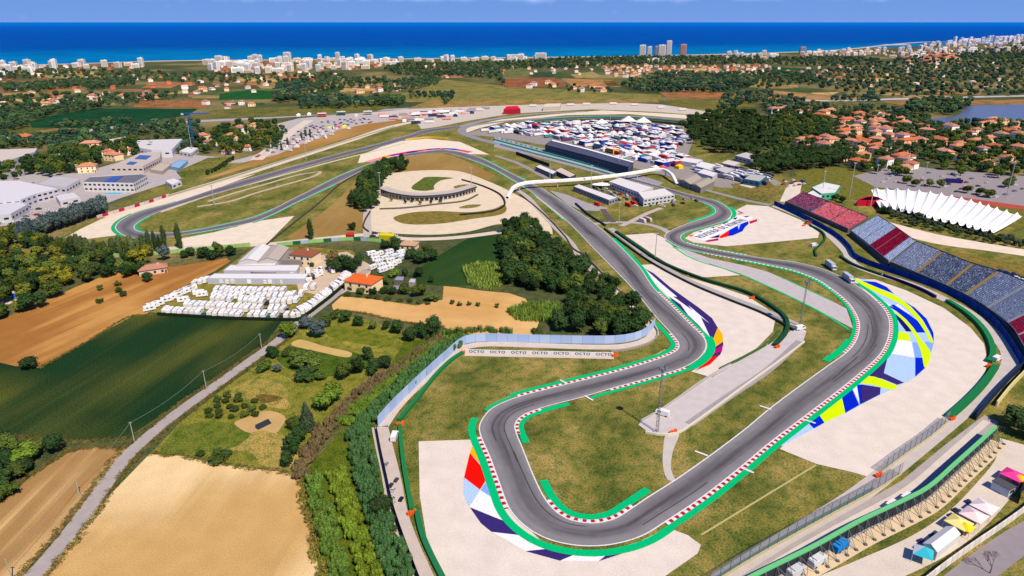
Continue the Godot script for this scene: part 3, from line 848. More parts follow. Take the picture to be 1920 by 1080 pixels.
func build_track() -> void:
	LA = even(catmull(gp([992, 357, 1060, 412, 1125, 478, 1185, 540, 1235, 600, 1260, 627, 1273, 645, 1271, 656, 1255, 666, 1210, 682, 1160, 697, 1060, 722, 975, 744, 945, 755, 922, 767, 906, 785, 899, 802, 902, 818, 920, 860, 937, 907, 957, 957, 985, 987, 1022, 1009, 1072, 1022, 1122, 1024, 1172, 1016, 1210, 1002, 1242, 982, 1310, 937, 1385, 879, 1440, 833, 1540, 757, 1600, 710, 1645, 670, 1660, 647, 1667, 622, 1666, 598, 1657, 580, 1640, 562, 1615, 542, 1575, 519, 1540, 504, 1490, 492, 1435, 485, 1347, 470, 1310, 462, 1285, 455, 1276, 446, 1280, 439, 1291, 434, 1322, 426, 1360, 414, 1370, 405, 1371, 397, 1359, 386, 1340, 376, 1290, 364, 1259, 355, 1215, 343, 1150, 325, 1080, 305, 1000, 284, 940, 268]), 2.0), 2.0)
	RB = even(catmull(gp([1022, 357, 1115, 420, 1195, 497, 1225, 540, 1260, 575, 1297, 612, 1320, 635, 1323, 652, 1310, 672, 1280, 690, 1235, 704, 1142, 730, 1095, 744, 1010, 767, 977, 781, 965, 797, 968, 814, 977, 836, 1005, 905, 1022, 937, 1042, 960, 1067, 975, 1110, 982, 1150, 975, 1185, 954, 1210, 937, 1280, 892, 1392, 810, 1440, 770, 1490, 732, 1555, 685, 1587, 662, 1602, 645, 1611, 622, 1610, 600, 1590, 567, 1557, 540, 1532, 524, 1490, 508, 1440, 497, 1360, 482, 1322, 475, 1284, 467, 1262, 458, 1248, 448, 1248, 440, 1260, 432, 1291, 419, 1330, 406, 1342, 397, 1335, 387, 1321, 381, 1271, 366, 1227, 351, 1150, 331, 1080, 311, 1000, 290, 935, 273]), 2.0), 2.0)
	LU = even(catmull(gp([860, 236, 800, 243, 760, 255, 700, 272, 640, 287, 560, 309, 477, 332, 410, 352, 325, 380, 262, 397, 228, 413, 217, 427, 226, 438, 245, 446, 275, 449, 350, 440, 425, 427, 480, 415, 560, 378, 630, 345, 687, 317, 742, 298, 792, 289, 830, 286, 867, 295, 915, 312, 960, 337, 992, 357]), 3.0), 3.0)
	LI = even(catmull(gp([862, 240, 805, 249, 765, 261, 705, 278, 645, 293, 565, 316, 480, 342, 375, 372, 300, 397, 262, 415, 251, 427, 262, 435, 285, 437, 345, 435, 425, 420, 480, 406, 560, 368, 655, 322, 730, 296, 780, 286, 830, 281, 880, 289, 960, 326, 1022, 357]), 3.0), 3.0)
	var base := A(142, 139, 142)
	var rub := A(84, 81, 87)
	struct("race_track", tarmac(LA, RB, 0.17, base, rub, 2), M.asphalt)
	struct("race_track", tarmac(LU, LI, 0.17, A(134, 130, 136), A(96, 92, 100), 5), M.asphalt)
	ribbon("race_track", [935, 270, 895, 260, 868, 249, 872, 239, 915, 231, 1000, 223, 1080, 219, 1170, 218, 1260, 223, 1312, 229], 12.0, 0.16, M.asphalt, A(140, 138, 142))
	ribbon("race_track", [862, 238, 905, 227, 1000, 214, 1100, 209], 12.0, 0.15, M.asphalt, A(150, 146, 148))
	ribbon("pit_lane", [1232, 342, 1160, 320, 1080, 299, 1000, 279, 930, 260], 9.0, 0.15, M.asphalt, A(150, 148, 154))
	var na := outward(LA, RB)
	var nb := outward(RB, LA)
	var nu := outward(LU, LI)
	var ni := outward(LI, LU)
	var white := A(232, 232, 232)
	var red := A(196, 32, 48)
	var green := A(10, 196, 120)
	var green2 := A(40, 176, 110)
	# painted edge lines
	var lines := MB.new()
	edge_strip(lines, LA, na, 0, LA.size() - 1, -0.15, 0.3, 0.235, white)
	struct("edge_line", lines, M.paint)
	lines = MB.new()
	edge_strip(lines, RB, nb, 0, RB.size() - 1, -0.15, 0.3, 0.235, white)
	struct("edge_line", lines, M.paint)
	lines = MB.new()
	edge_strip(lines, LU, nu, 0, LU.size() - 1, -0.2, 0.35, 0.235, white)
	struct("edge_line", lines, M.paint)
	lines = MB.new()
	edge_strip(lines, LI, ni, 0, LI.size() - 1, -0.2, 0.35, 0.235, white)
	struct("edge_line", lines, M.paint)
	# pale concrete shoulder outside parts of the track
	# green strips: [edge, from, to, inner, outer]
	for g in [
		["a", 1003, 366, 1062, 414, 0.3, 2.6], ["a", 1236, 604, 960, 748, 1.5, 4.2], ["a", 905, 787, 1250, 978, 1.6, 4.6], ["a", 1250, 978, 1645, 670, 1.6, 4.0], ["a", 1645, 670, 1597, 532, 1.4, 4.4],
		["a", 960, 748, 918, 770, 0.6, 2.4], ["a", 1490, 492, 1472, 489, 0.3, 1.6], ["a", 1400, 479, 1283, 453, 1.2, 2.6], ["a", 1283, 453, 1368, 408, 1.0, 2.8], ["a", 1368, 408, 1362, 388, 0.5, 4.2], ["a", 1362, 388, 1330, 374, 0.5, 2.0],
		["b", 1135, 447, 1245, 560, 0.4, 3.0], ["b", 1245, 560, 1318, 632, 1.4, 3.4], ["b", 1318, 632, 1285, 688, 0.6, 5.0], ["b", 1285, 688, 1100, 743, 1.4, 3.6], ["b", 1064, 753, 984, 832, 1.0, 3.8],
		["b", 1006, 906, 1225, 928, 1.2, 4.4], ["b", 1560, 682, 1604, 640, 1.3, 5.0], ["b", 1604, 640, 1380, 486, 1.3, 3.4], ["b", 1296, 418, 1338, 401, 0.5, 3.4], ["b", 1338, 401, 1322, 382, 0.5, 3.0], ["b", 1250, 451, 1330, 476, 0.4, 1.8],
	]:
		var ed: PackedVector2Array = LA if g[0] == "a" else RB
		green_edge(ed, na if g[0] == "a" else nb, span(ed, g[1], g[2], g[3], g[4]), g[5], g[6], green)
	for g in [
		["u", 232, 444, 250, 402, 0.5, 3.4], ["u", 250, 402, 330, 378, 0.4, 1.8], ["u", 470, 417, 560, 378, 0.4, 2.6], ["u", 560, 378, 625, 347, 0.4, 3.0], ["u", 350, 440, 440, 424, 0.5, 3.0], ["u", 880, 299, 990, 356, 0.4, 2.4],
		["i", 268, 437, 262, 415, 0.5, 3.2], ["i", 262, 415, 282, 406, 0.5, 3.0], ["i", 345, 435, 510, 392, 0.4, 2.6], ["i", 600, 350, 700, 304, 0.4, 2.2], ["i", 900, 296, 950, 322, 0.4, 2.6], ["i", 970, 331, 985, 338, 0.4, 3.2],
	]:
		var ed: PackedVector2Array = LU if g[0] == "u" else LI
		green_edge(ed, nu if g[0] == "u" else ni, span(ed, g[1], g[2], g[3], g[4]), g[5], g[6], green2)
	for k in [["a", 1258, 625, 975, 744], ["a", 903, 818, 957, 957], ["a", 1246, 979, 1440, 833], ["a", 1440, 833, 1645, 670], ["a", 1645, 670, 1640, 563], ["a", 1010, 370, 1058, 410]]:
		kerb(LA, na, span(LA, k[1], k[2], k[3], k[4]), 0.3, 1.6, white, red)
	for k in [["b", 1232, 548, 1318, 630], ["b", 1285, 689, 1142, 730], ["b", 1012, 767, 968, 815], ["b", 1022, 937, 1185, 954], ["b", 1587, 662, 1557, 540]]:
		kerb(RB, nb, span(RB, k[1], k[2], k[3], k[4]), 0.3, 1.5, white, red)
	kerb(RB, nb, span(RB, 1557, 540, 1320, 475), 0.3, 1.5, white, green2)
	kerb(LA, na, span(LA, 1400, 480, 1285, 456), 0.3, 1.4, white, green2)
	# tyre marks laid down under braking: thin dark rubber lines along the way
	var map := pair_up(LA, RB)
	for k in 46:
		var i0 := rng.randi_range(4, LA.size() - 60)
		var n := rng.randi_range(8, 30)
		var f0 := rng.randf_range(0.25, 0.75)
		var f1 := clampf(f0 + rng.randf_range(-0.12, 0.12), 0.15, 0.85)
		var mk := MB.new()
		for i in n:
			var p := LA[i0 + i].lerp(RB[map[i0 + i]], lerpf(f0, f1, float(i) / n))
			var q := LA[i0 + i + 1].lerp(RB[map[i0 + i + 1]], lerpf(f0, f1, float(i + 1) / n))
			var w := (q - p).normalized().orthogonal() * 0.16
			mk.quad(v3(p - w, 0.19), v3(q - w, 0.19), v3(q + w, 0.19), v3(p + w, 0.19), rub * 0.72)
		struct("tyre_mark", mk, M.asphalt)
	# white marker bars painted beside the braking zones
	for b in [[1424, 762, 1446, 769], [1303, 847, 1327, 856], [1388, 877, 1413, 888], [1505, 787, 1529, 795], [1050, 713, 1064, 721], [1096, 743, 1112, 752]]:
		var p := g2(b[0], b[1])
		var q := g2(b[2], b[3])
		var mb := MB.new()
		var n := (q - p).normalized().orthogonal() * 0.45
		mb.quad(v3(p + n, 0.345), v3(q + n, 0.345), v3(q - n, 0.345), v3(p - n, 0.345), white)
		struct("marker_bar", mb, M.paint)
	# faint mown lines on the grass
	for b in [[1315, 1003, 1530, 872], [1200, 682, 1248, 655]]:
		var mb := MB.new()
		var p := g2(b[0], b[1])
		var q := g2(b[2], b[3])
		var n := (q - p).normalized().orthogonal() * 0.3
		mb.quad(v3(p + n, 0.08), v3(q + n, 0.08), v3(q - n, 0.08), v3(p - n, 0.08), A(190, 178, 120))
		struct("bare_soil_line", mb, M.sand)

# ---------------------------------------------------------------- painted run-off areas
func paint(called: String, px: Array, y: float, col: Color, curved := 0.0) -> void:
	sheet(called, px, y, M.paint, col, curved, 1.08)

func build_paint() -> void:
	var sky_blue := A(176, 206, 250)
	var mid_blue := A(132, 172, 240)
	var blue := A(10, 38, 200)
	var navy := A(20, 22, 110)
	var violet := A(58, 42, 112)
	var lime := A(214, 250, 0)
	var white := A(240, 240, 242)
	var orange := A(252, 180, 10)
	var red := A(238, 16, 10)
	var magenta := A(196, 14, 120)
	# outside of the long right-hander
	paint("painted_run_off", [1602, 521, 1625, 525, 1650, 532, 1676, 550, 1715, 577, 1738, 598, 1750, 625, 1751, 645, 1745, 667, 1735, 690, 1717, 707, 1690, 722, 1650, 741, 1612, 761, 1585, 776, 1546, 793, 1526, 805, 1490, 823, 1465, 838, 1470, 818, 1542, 762, 1600, 716, 1648, 674, 1664, 648, 1671, 620, 1668, 594, 1645, 562], 0.12, sky_blue)
	var y := 0.15
	var polys := [
		[blue, 1615, 527, 1642, 529, 1662, 538, 1676, 551, 1649, 541, 1627, 532],
		[blue, 1687, 561, 1715, 577, 1737, 598, 1750, 624, 1751, 641, 1743, 622, 1730, 600, 1708, 575],
		[blue, 1666, 575, 1675, 571, 1700, 587, 1722, 603, 1737, 624, 1719, 624, 1700, 600, 1681, 584],
		[navy, 1672, 584, 1692, 600, 1710, 622, 1699, 622, 1687, 606],
		[white, 1675, 636, 1709, 641, 1714, 671, 1667, 663],
		[mid_blue, 1711, 642, 1722, 643, 1732, 670, 1716, 671], [mid_blue, 1734, 641, 1751, 642, 1745, 662],
		[blue, 1716, 671, 1731, 671, 1735, 690, 1716, 707],
		[violet, 1664, 671, 1657, 700, 1695, 718, 1682, 722, 1655, 711, 1625, 704],
		[violet, 1614, 721, 1651, 727, 1650, 740, 1615, 758], [white, 1596, 724, 1606, 718, 1613, 759], [blue, 1606, 721, 1615, 722, 1616, 757, 1612, 759],
		[blue, 1577, 738, 1596, 726, 1611, 760, 1585, 775], [blue, 1513, 791, 1533, 775, 1546, 793, 1526, 804],
		[white, 1646, 558, 1660, 566, 1676, 577, 1668, 576], [white, 1682, 570, 1706, 588, 1703, 589, 1680, 573],
	]
	for q in polys:
		paint("painted_block", q.slice(1), y, q[0])
	paint("painted_block", [1680, 621, 1703, 625, 1708, 640, 1678, 637], y, lime)
	paint("painted_block", [1534, 775, 1577, 740, 1585, 775, 1546, 793], y, lime)
	paint("painted_sweep", [1603, 522, 1627, 532, 1650, 542, 1676, 553, 1703, 572, 1727, 598, 1742, 626, 1749, 643, 1745, 643, 1734, 622, 1714, 594, 1692, 573, 1650, 552, 1620, 537], y + 0.03, lime, 4.0)
	paint("painted_sweep", [1673, 581, 1690, 592, 1710, 612, 1727, 637, 1745, 662, 1734, 690, 1727, 661, 1712, 626, 1697, 606], y + 0.03, lime, 3.0)
	paint("painted_sweep", [1612, 707, 1640, 707, 1665, 717, 1684, 725, 1670, 731, 1632, 721, 1605, 718], y + 0.03, lime, 3.0)
	# outside of the left-hander: white lightning on violet
	paint("painted_run_off", [1196, 498, 1215, 505, 1252, 540, 1290, 566, 1322, 588, 1338, 604, 1347, 620, 1356, 640, 1355, 656, 1349, 668, 1330, 684, 1303, 696, 1324, 676, 1332, 655, 1327, 634, 1300, 604, 1235, 538], 0.12, white)
	paint("painted_lightning", [1208, 503, 1226, 513, 1258, 540, 1310, 577, 1335, 597, 1346, 615, 1336, 642, 1314, 595, 1332, 608, 1290, 572, 1298, 582, 1262, 556, 1270, 557, 1240, 532], y, violet)
	paint("painted_lightning", [1254, 556, 1276, 571, 1290, 591, 1311, 611, 1326, 629, 1334, 642, 1318, 627, 1288, 600], y, violet)
	for q in [[orange, 1346, 614, 1355, 628, 1356, 641, 1334, 656, 1333, 646], [violet, 1356, 641, 1356, 648, 1333, 661, 1334, 656], [magenta, 1356, 648, 1354, 658, 1330, 669, 1333, 661], [violet, 1354, 658, 1350, 666, 1332, 670, 1330, 668], [red, 1330, 668, 1350, 666, 1331, 684, 1303, 696, 1322, 680]]:
		paint("painted_block", q.slice(1), y + 0.02, q[0])
	# outside of the near hairpin
	for q in [[orange, 890, 825, 897, 825, 920, 890, 881, 850], [red, 881, 850, 917, 892, 900, 919, 870, 896], [sky_blue, 870, 896, 900, 919, 880, 951, 869, 927], [mid_blue, 918, 893, 938, 943, 901, 920], [white, 901, 920, 938, 943, 955, 975, 962, 985, 880, 951], [violet, 881, 952, 962, 984, 990, 1006, 922, 998, 902, 982], [white, 922, 998, 990, 1006, 1043, 1028, 985, 1034], [violet, 985, 1034, 1043, 1028, 1088, 1036, 1050, 1052], [white, 1088, 1036, 1142, 1037, 1122, 1053, 1050, 1052], [violet, 1142, 1037, 1198, 1027, 1172, 1037, 1122, 1053]]:
		paint("painted_block", q.slice(1), y, q[0])
	# the lettered panel outside the upper hairpin
	paint("painted_run_off", [1300, 440, 1340, 425, 1372, 410, 1385, 404, 1412, 407, 1408, 412, 1386, 420, 1366, 431, 1342, 443, 1322, 452, 1306, 448], 0.12, white)
	for q in [[blue, 1367, 432, 1380, 425, 1390, 420, 1402, 415, 1404, 420, 1397, 426, 1392, 434, 1373, 442, 1365, 443], [red, 1347, 445, 1367, 432, 1366, 443, 1352, 447], [navy, 1330, 446, 1350, 440, 1347, 446], [A(200, 20, 60), 1404, 416, 1419, 411, 1420, 415, 1407, 420], [A(170, 20, 90), 1321, 452, 1347, 447, 1347, 451, 1327, 454], [navy, 1354, 419, 1366, 414, 1365, 417, 1356, 421], [A(240, 110, 70), 1340, 426, 1353, 420, 1352, 422, 1341, 427], [navy, 1331, 428, 1340, 425, 1339, 428], [navy, 1372, 411, 1383, 407, 1380, 412], [navy, 1380, 394, 1396, 400, 1388, 399], [A(240, 110, 70), 1383, 400, 1396, 400, 1385, 403], [A(236, 110, 90), 1292, 441, 1302, 440, 1295, 445], [navy, 1308, 435, 1318, 433, 1314, 436], [navy, 1393, 406, 1406, 405, 1400, 408]]:
		paint("painted_block", q.slice(1), y, q[0])
	paint("painted_block", [1382, 421, 1389, 419, 1385, 431], y + 0.03, sky_blue)
	# letters on that panel
	var p := g2(1308, 446)
	var q := g2(1394, 412)
	var d := (q - p).normalized()
	var words := TextMesh.new()
	var font := SystemFont.new()
	font.font_names = PackedStringArray(["Droid Sans"])
	font.font_weight = 700
	words.font = font
	words.text = "RIVIERA DI RIMINI"
	words.font_size = 64
	words.pixel_size = 0.01
	words.depth = 0.0
	words.horizontal_alignment = HORIZONTAL_ALIGNMENT_LEFT
	var wide := words.get_aabb().size.x
	var t := MeshInstance3D.new()
	t.name = "painted_lettering"
	t.mesh = words
	var m := StandardMaterial3D.new()
	m.albedo_color = Color(0.22, 0.2, 0.3)
	m.roughness = 0.7
	t.material_override = m
	t.set_meta("kind", "structure")
	add_child(t)
	var k := p.distance_to(q) / maxf(wide, 0.1)
	var ax := v3(d)
	var up := Vector3(d.y, 0, -d.x)
	t.transform = Transform3D(Basis(ax * k, up * (7.5 / 0.64), Vector3.UP), v3(p, 0.19))
	# bright strip of sponsors' colours outside the far right-hander
	var n := outward(LI, LU)
	for s in [[700, 305, 722, 298, A(240, 150, 150)], [722, 298, 738, 293, A(250, 160, 20)], [738, 293, 752, 291, A(150, 60, 150)], [752, 291, 770, 288, A(214, 20, 130)], [770, 288, 788, 285, A(110, 30, 140)], [788, 285, 806, 283, A(214, 60, 110)], [806, 283, 824, 281, A(120, 20, 140)], [824, 281, 832, 281, A(220, 60, 140)], [832, 281, 850, 283, A(60, 60, 190)], [850, 283, 872, 287, A(220, 90, 110)]]:
		var sp := span(LI, s[0], s[1], s[2], s[3])
		var mb := MB.new()
		edge_strip(mb, LI, n, sp[0], sp[1], 3.0, 11.0, 0.16, s[4])
		struct("painted_block", mb, M.paint)

# ---------------------------------------------------------------- walls, barriers, fences
func run_wall(called: String, label: String, cat: String, px: Array, h: float, thick: float, col: Color, mat: Material, group := "", curved := true, y0 := 0.0) -> MeshInstance3D:
	var c := gp(px)
	c = even(catmull(c, 4.0), 4.0) if curved else c
	var n := normals_of(c)
	var mb := MB.new()
	for i in c.size() - 1:
		var a0 := c[i] + n[i] * thick * 0.5
		var a1 := c[i] - n[i] * thick * 0.5
		var b0 := c[i + 1] + n[i + 1] * thick * 0.5
		var b1 := c[i + 1] - n[i + 1] * thick * 0.5
		mb.quad(v3(a0, y0), v3(b0, y0), v3(b0, h), v3(a0, h), col, v3(n[i]))
		mb.quad(v3(a1, y0), v3(b1, y0), v3(b1, h), v3(a1, h), col, v3(-n[i]))
		mb.quad(v3(a0, h), v3(b0, h), v3(b1, h), v3(a1, h), col)
	for e in [0, c.size() - 1]:
		var a0 := c[e] + n[e] * thick * 0.5
		var a1 := c[e] - n[e] * thick * 0.5
		mb.quad(v3(a0, y0), v3(a1, y0), v3(a1, h), v3(a0, h), col, v3((c[e] - c[1 if e == 0 else e - 1]).normalized()))
	return single(called, mb, mat, label, cat, group)

# a fence of separate panels between posts
func panel_run(called: String, label: String, cat: String, px: Array, h: float, length: float, cols: Array, post: Color, mat: Material, group := "", thick := 0.12, lean := 0.0) -> Node3D:
	var c := even(catmull(gp(px), length), length)
	var t := thing(called, label, cat, v3(c[0]), 0.0, group)
	var n := normals_of(c)
	for i in c.size() - 1:
		var p := v3(c[i] - c[0])
		var q := v3(c[i + 1] - c[0])
		var d := (q - p).normalized()
		var k := v3(n[i]) * thick * 0.5
		var up := Vector3.UP * h + v3(n[i]) * lean
		var mb := MB.new()
		var a := p + d * 0.07 + Vector3.UP * 0.1
		var b := q - d * 0.07 + Vector3.UP * 0.1
		var col: Color = jit(cols[i % cols.size()], 0.05)
		mb.quad(a + k, b + k, b + k + up, a + k + up, col, k)
		mb.quad(a - k, b - k, b - k + up, a - k + up, col, -k)
		mb.quad(a - k + up, b - k + up, b + k + up, a + k + up, col)
		part("panel", mb, mat, t)
		mb = MB.new()
		mb.bar(p, p + up * 1.04, 0.09, 0.09, 5, post)
		part("post", mb, M.metal, t)
	return t

# debris fence: steel posts with a net between them, on a low wall
func net_fence(px: Array, h: float, label: String, group: String) -> void:
	var c := even(catmull(gp(px), 4.0), 4.0)
	var t := thing("debris_fence", label, "fence", v3(c[0]), 0.0, group)
	var base := MB.new()
	for i in c.size() - 1:
		var p := v3(c[i] - c[0])
		var q := v3(c[i + 1] - c[0])
		var d := (q - p).normalized()
		base.box((p + q) * 0.5 + Vector3.UP * 0.45, Vector3(0.3, 0.9, p.distance_to(q)), A(196, 186, 150), Basis.looking_at(-d))
		var mb := MB.new()
		mb.bar(p, p + Vector3.UP * h, 0.09, 0.07, 5, A(86, 92, 96))
		part("post", mb, M.metal, t)
		mb = MB.new()
		mb.quad(p + Vector3.UP, q + Vector3.UP, q + Vector3.UP * h, p + Vector3.UP * h, Color(1, 1, 1))
		part("net_panel", mb, M.net, t)
		mb = MB.new()
		mb.bar(p + Vector3.UP * h, q + Vector3.UP * h, 0.04, 0.04, 4, A(86, 92, 96))
		part("top_wire", mb, M.metal, t)
	part("base_wall", base, M.wall, t)

func light_mast(u: float, v: float, h: float, label: String, group := "") -> void:
	var t := thing("floodlight_mast", label, "light mast", G(u, v), 0.4, group)
	var mb := MB.new()
	var steel := A(150, 155, 160)
	for k in 3:
		var a := TAU * k / 3.0
		var e := TAU * (k + 1) / 3.0
		var r0 := h * 0.022
		var p := Vector3(cos(a), 0, sin(a)) * r0
		var q := Vector3(cos(e), 0, sin(e)) * r0
		mb.bar(p, p * 0.55 + Vector3.UP * h, 0.12, 0.10, 4, steel)
		for s in int(h / 2.0):
			var f := float(s) * 2.0 / h
			var g := minf((float(s) + 1.0) * 2.0 / h, 1.0)
			mb.bar(p.lerp(p * 0.55, f) + Vector3.UP * h * f, q.lerp(q * 0.55, g) + Vector3.UP * h * g, 0.05, 0.05, 3, steel)
	part("lattice_pole", mb, M.metal, t)
	mb = MB.new()
	mb.bar(Vector3(0, h, 0), Vector3(0, h + 0.3, 0), 1.3, 1.3, 10, A(120, 126, 132))
	part("platform", mb, M.metal, t)
	for k in 6:
		mb = MB.new()
		var a := TAU * k / 6.0
		mb.box(Vector3(cos(a) * 1.2, h + 0.75, sin(a) * 1.2), Vector3(0.7, 0.6, 0.3), A(150, 154, 160), Basis(Vector3.UP, -a + PI / 2))
		part("lamp_head", mb, M.metal, t)
	mb = MB.new()
	mb.box(Vector3(0, 0.25, 0), Vector3(2.2, 0.5, 2.2), A(190, 186, 180))
	part("footing", mb, M.wall, t)

func pole(u: float, v: float, h: float, label: String, group: String, col := Color(0.42, 0.44, 0.46)) -> void:
	var t := thing("lighting_pole", label, "pole", G(u, v), 0.0, group)
	var mb := MB.new()
	mb.bar(Vector3.ZERO, Vector3.UP * h, 0.32, 0.2, 6, col)
	part("pole_shaft", mb, M.metal, t)
	mb = MB.new()
	mb.box(Vector3(0, h, 0), Vector3(2.6, 0.5, 0.5), col)
	part("lamp_head", mb, M.metal, t)

func build_circuit_furniture() -> void:
	var pale := A(176, 200, 240)
	panel_run("hoarding_wall", "pale blue hoarding of tall panels curving round the back of the grass", "wall", [709, 800, 735, 770, 790, 716, 838, 672, 872, 645, 900, 641, 1000, 643, 1100, 645, 1160, 644, 1196, 637, 1218, 624, 1228, 610], 4.2, 5.0, [pale, A(184, 206, 242), A(168, 194, 238)], A(150, 165, 190), M.wall)
	panel_run("boundary_fence", "dark navy boundary fence along the outer perimeter road beside the reeds", "fence", [706, 806, 714, 850, 726, 905, 738, 960, 758, 1020, 792, 1110], 3.0, 4.0, [A(34, 38, 62), A(40, 44, 66)], A(60, 62, 70), M.wall)
	# lettered barrier
	var t := thing("lettered_barrier", "white banner barrier lettered OCTO in a row before pale blue hoarding", "banner", G(872, 662))
	var p := G(872, 662)
	var q := G(1150, 668)
	var d := (q - p)
	var along := d.normalized()
	var mb := MB.new()
	var side := Basis.looking_at(-along)
	mb.box(d * 0.5 + Vector3.UP * 0.9, Vector3(0.5, 1.8, d.length()), A(238, 238, 240), side)
	part("banner_face", mb, M.paint, t)
	mb = MB.new()
	mb.quad(along.cross(Vector3.UP) * 0.4 + Vector3.UP * 0.12, d + along.cross(Vector3.UP) * 0.4 + Vector3.UP * 0.12, d + along.cross(Vector3.UP) * 3.0 + Vector3.UP * 0.12, along.cross(Vector3.UP) * 3.0 + Vector3.UP * 0.12, A(222, 206, 190))
	part("concrete_strip", mb, M.concrete, t)
	var font := SystemFont.new()
	font.font_names = PackedStringArray(["Droid Sans"])
	font.font_weight = 700
	var ink := StandardMaterial3D.new()
	ink.albedo_color = Color(0.25, 0.25, 0.34)
	ink.roughness = 0.7
	var words := TextMesh.new()
	words.font = font
	words.text = "OCTO"
	words.font_size = 64
	words.pixel_size = 0.022
	words.depth = 0.02
	var count := 7
	for i in count:
		var o := MeshInstance3D.new()
		o.name = "lettering"
		o.mesh = words
		o.material_override = ink
		t.add_child(o, true)
		var at := d * ((i + 0.55) / float(count)) + Vector3.UP * 1.0 + along.cross(Vector3.UP) * 0.27
		o.transform = Transform3D(Basis(along * 1.9, Vector3.UP * 1.25, along.cross(Vector3.UP)), at)
	# covered tyre barriers
	var gr := A(30, 110, 62)
	var dk := A(24, 62, 42)
	var cream := A(214, 204, 176)
	run_wall("tyre_barrier", "green tyre barrier beside the perimeter road left of the near gravel", "barrier", [750, 800, 752, 830, 758, 880, 766, 925, 772, 958], 1.3, 1.4, A(35, 120, 68), M.cloth)
	run_wall("tyre_barrier", "green tyre barrier along the lower edge of the near gravel", "barrier", [782, 962, 790, 1000, 806, 1040, 834, 1095], 1.3, 1.6, A(37, 115, 73), M.cloth)
	run_wall("tyre_barrier", "green tyre barrier beneath the pale blue hoarding's sloping stretch", "barrier", [748, 790, 780, 752, 820, 702, 850, 674, 868, 663], 1.2, 1.5, A(35, 117, 66), M.cloth)
	run_wall("tyre_barrier", "long dark green barrier on the gravel side of the middle service lane", "barrier", [1155, 436, 1195, 464, 1245, 496, 1320, 526, 1400, 550, 1445, 575, 1472, 598, 1475, 622, 1452, 650], 1.5, 1.8, A(26, 73, 49), M.cloth)
	run_wall("guard_rail", "long dark barrier on the straight's side of the middle service lane", "barrier", [1133, 430, 1170, 458, 1225, 496, 1300, 536, 1372, 566, 1432, 590, 1490, 622], 1.2, 0.8, A(43, 54, 60), M.cloth)
	run_wall("tyre_barrier", "curved green barrier beside the wide gravel at the foot of the grandstand", "barrier", [1776, 566, 1810, 588, 1840, 616, 1858, 648, 1860, 672, 1852, 682], 1.6, 2.4, A(30, 120, 66), M.cloth)
	run_wall("tyre_barrier", "straight green barrier below the white hut at the wide gravel", "barrier", [1866, 690, 1845, 720, 1815, 752, 1778, 785], 1.6, 2.6, A(32, 114, 63), M.cloth)
	run_wall("tyre_barrier", "navy lettered barrier between wide gravel and blue stand fence", "barrier", [1655, 518, 1690, 530, 1730, 546, 1756, 560], 1.5, 1.2, A(35, 31, 90), M.cloth)
	run_wall("tyre_barrier", "dark green barrier starting behind the two parked box trucks", "barrier", [1575, 482, 1600, 498, 1632, 510, 1652, 517], 1.4, 1.4, A(32, 77, 49), M.cloth)
	run_wall("tyre_barrier", "green barrier bending round the tip of the lettered gravel", "barrier", [1518, 424, 1538, 434, 1547, 446, 1540, 458, 1528, 470, 1530, 482], 1.3, 1.0, A(34, 86, 53), M.cloth)
	run_wall("guard_rail", "dark guard rail beside the pale dirt and the first straight", "barrier", [975, 366, 1000, 385, 1030, 412, 1060, 445, 1078, 470, 1100, 480, 1098, 474], 1.0, 0.5, A(90, 86, 82), M.cloth)
	run_wall("guard_rail", "dark guard rail between the grove and the first straight", "barrier", [1110, 492, 1150, 535, 1196, 578, 1226, 612, 1234, 626, 1222, 642, 1180, 656, 1145, 660], 1.0, 0.5, A(157, 148, 139), M.cloth)
	run_wall("tyre_barrier", "dark blue barrier in the dry grass inside the first straight", "barrier", [1079, 383, 1105, 405, 1135, 424], 1.4, 1.2, A(39, 50, 71), M.cloth)
	run_wall("tyre_barrier", "black tyre line curving round the pale dirt oval", "barrier", [866, 338, 900, 348, 935, 364, 946, 378, 944, 388, 920, 398, 862, 404], 1.2, 1.2, A(51, 48, 51), M.cloth)
	run_wall("tyre_barrier", "grey tyre line under the round pavilion on the dirt oval", "barrier", [712, 393, 760, 391, 820, 384, 870, 378, 896, 366], 1.2, 1.0, A(97, 91, 89), M.cloth)
	run_wall("tyre_barrier", "dark tyre line beside the lane at the dirt oval's corner", "barrier", [694, 398, 684, 415, 682, 428, 692, 436], 1.2, 0.8, A(67, 63, 63), M.cloth)
	run_wall("concrete_wall", "white concrete wall on the lower edge of the service apron", "wall", [1210, 812, 1240, 817, 1270, 814, 1300, 795, 1400, 722, 1472, 670, 1508, 642], 0.9, 0.5, A(225, 217, 198), M.wall)
	run_wall("concrete_wall", "grey concrete wall on the upper edge of the service apron", "wall", [1200, 792, 1240, 769, 1330, 707, 1440, 646], 0.9, 0.4, A(183, 181, 183), M.wall)
	run_wall("tyre_barrier", "green barrier at the head of the service apron", "barrier", [1350, 693, 1400, 668, 1445, 641, 1462, 620], 1.0, 0.8, A(68, 101, 61), M.cloth)
	run_wall("guard_rail", "green rail at the foot of the long debris fence", "barrier", [1322, 1100, 1400, 1052, 1480, 1004, 1560, 960, 1636, 918], 0.9, 0.5, A(40, 110, 62), M.cloth)
	# fence behind the far left hairpin: white panels with red gates
	panel_run("trackside_hoarding", "white and crimson advertising boards behind the far left hairpin", "hoarding", [182, 410, 230, 396, 280, 381, 318, 368], 2.4, 5.0, [A(214, 196, 196), A(196, 40, 70), A(220, 204, 204)], A(150, 40, 60), M.wall)
	run_wall("guard_rail", "long pale guard rail above the far left straight", "barrier", [316, 369, 420, 338, 520, 306, 640, 268, 740, 238], 1.4, 0.5, A(178, 167, 150), M.wall)
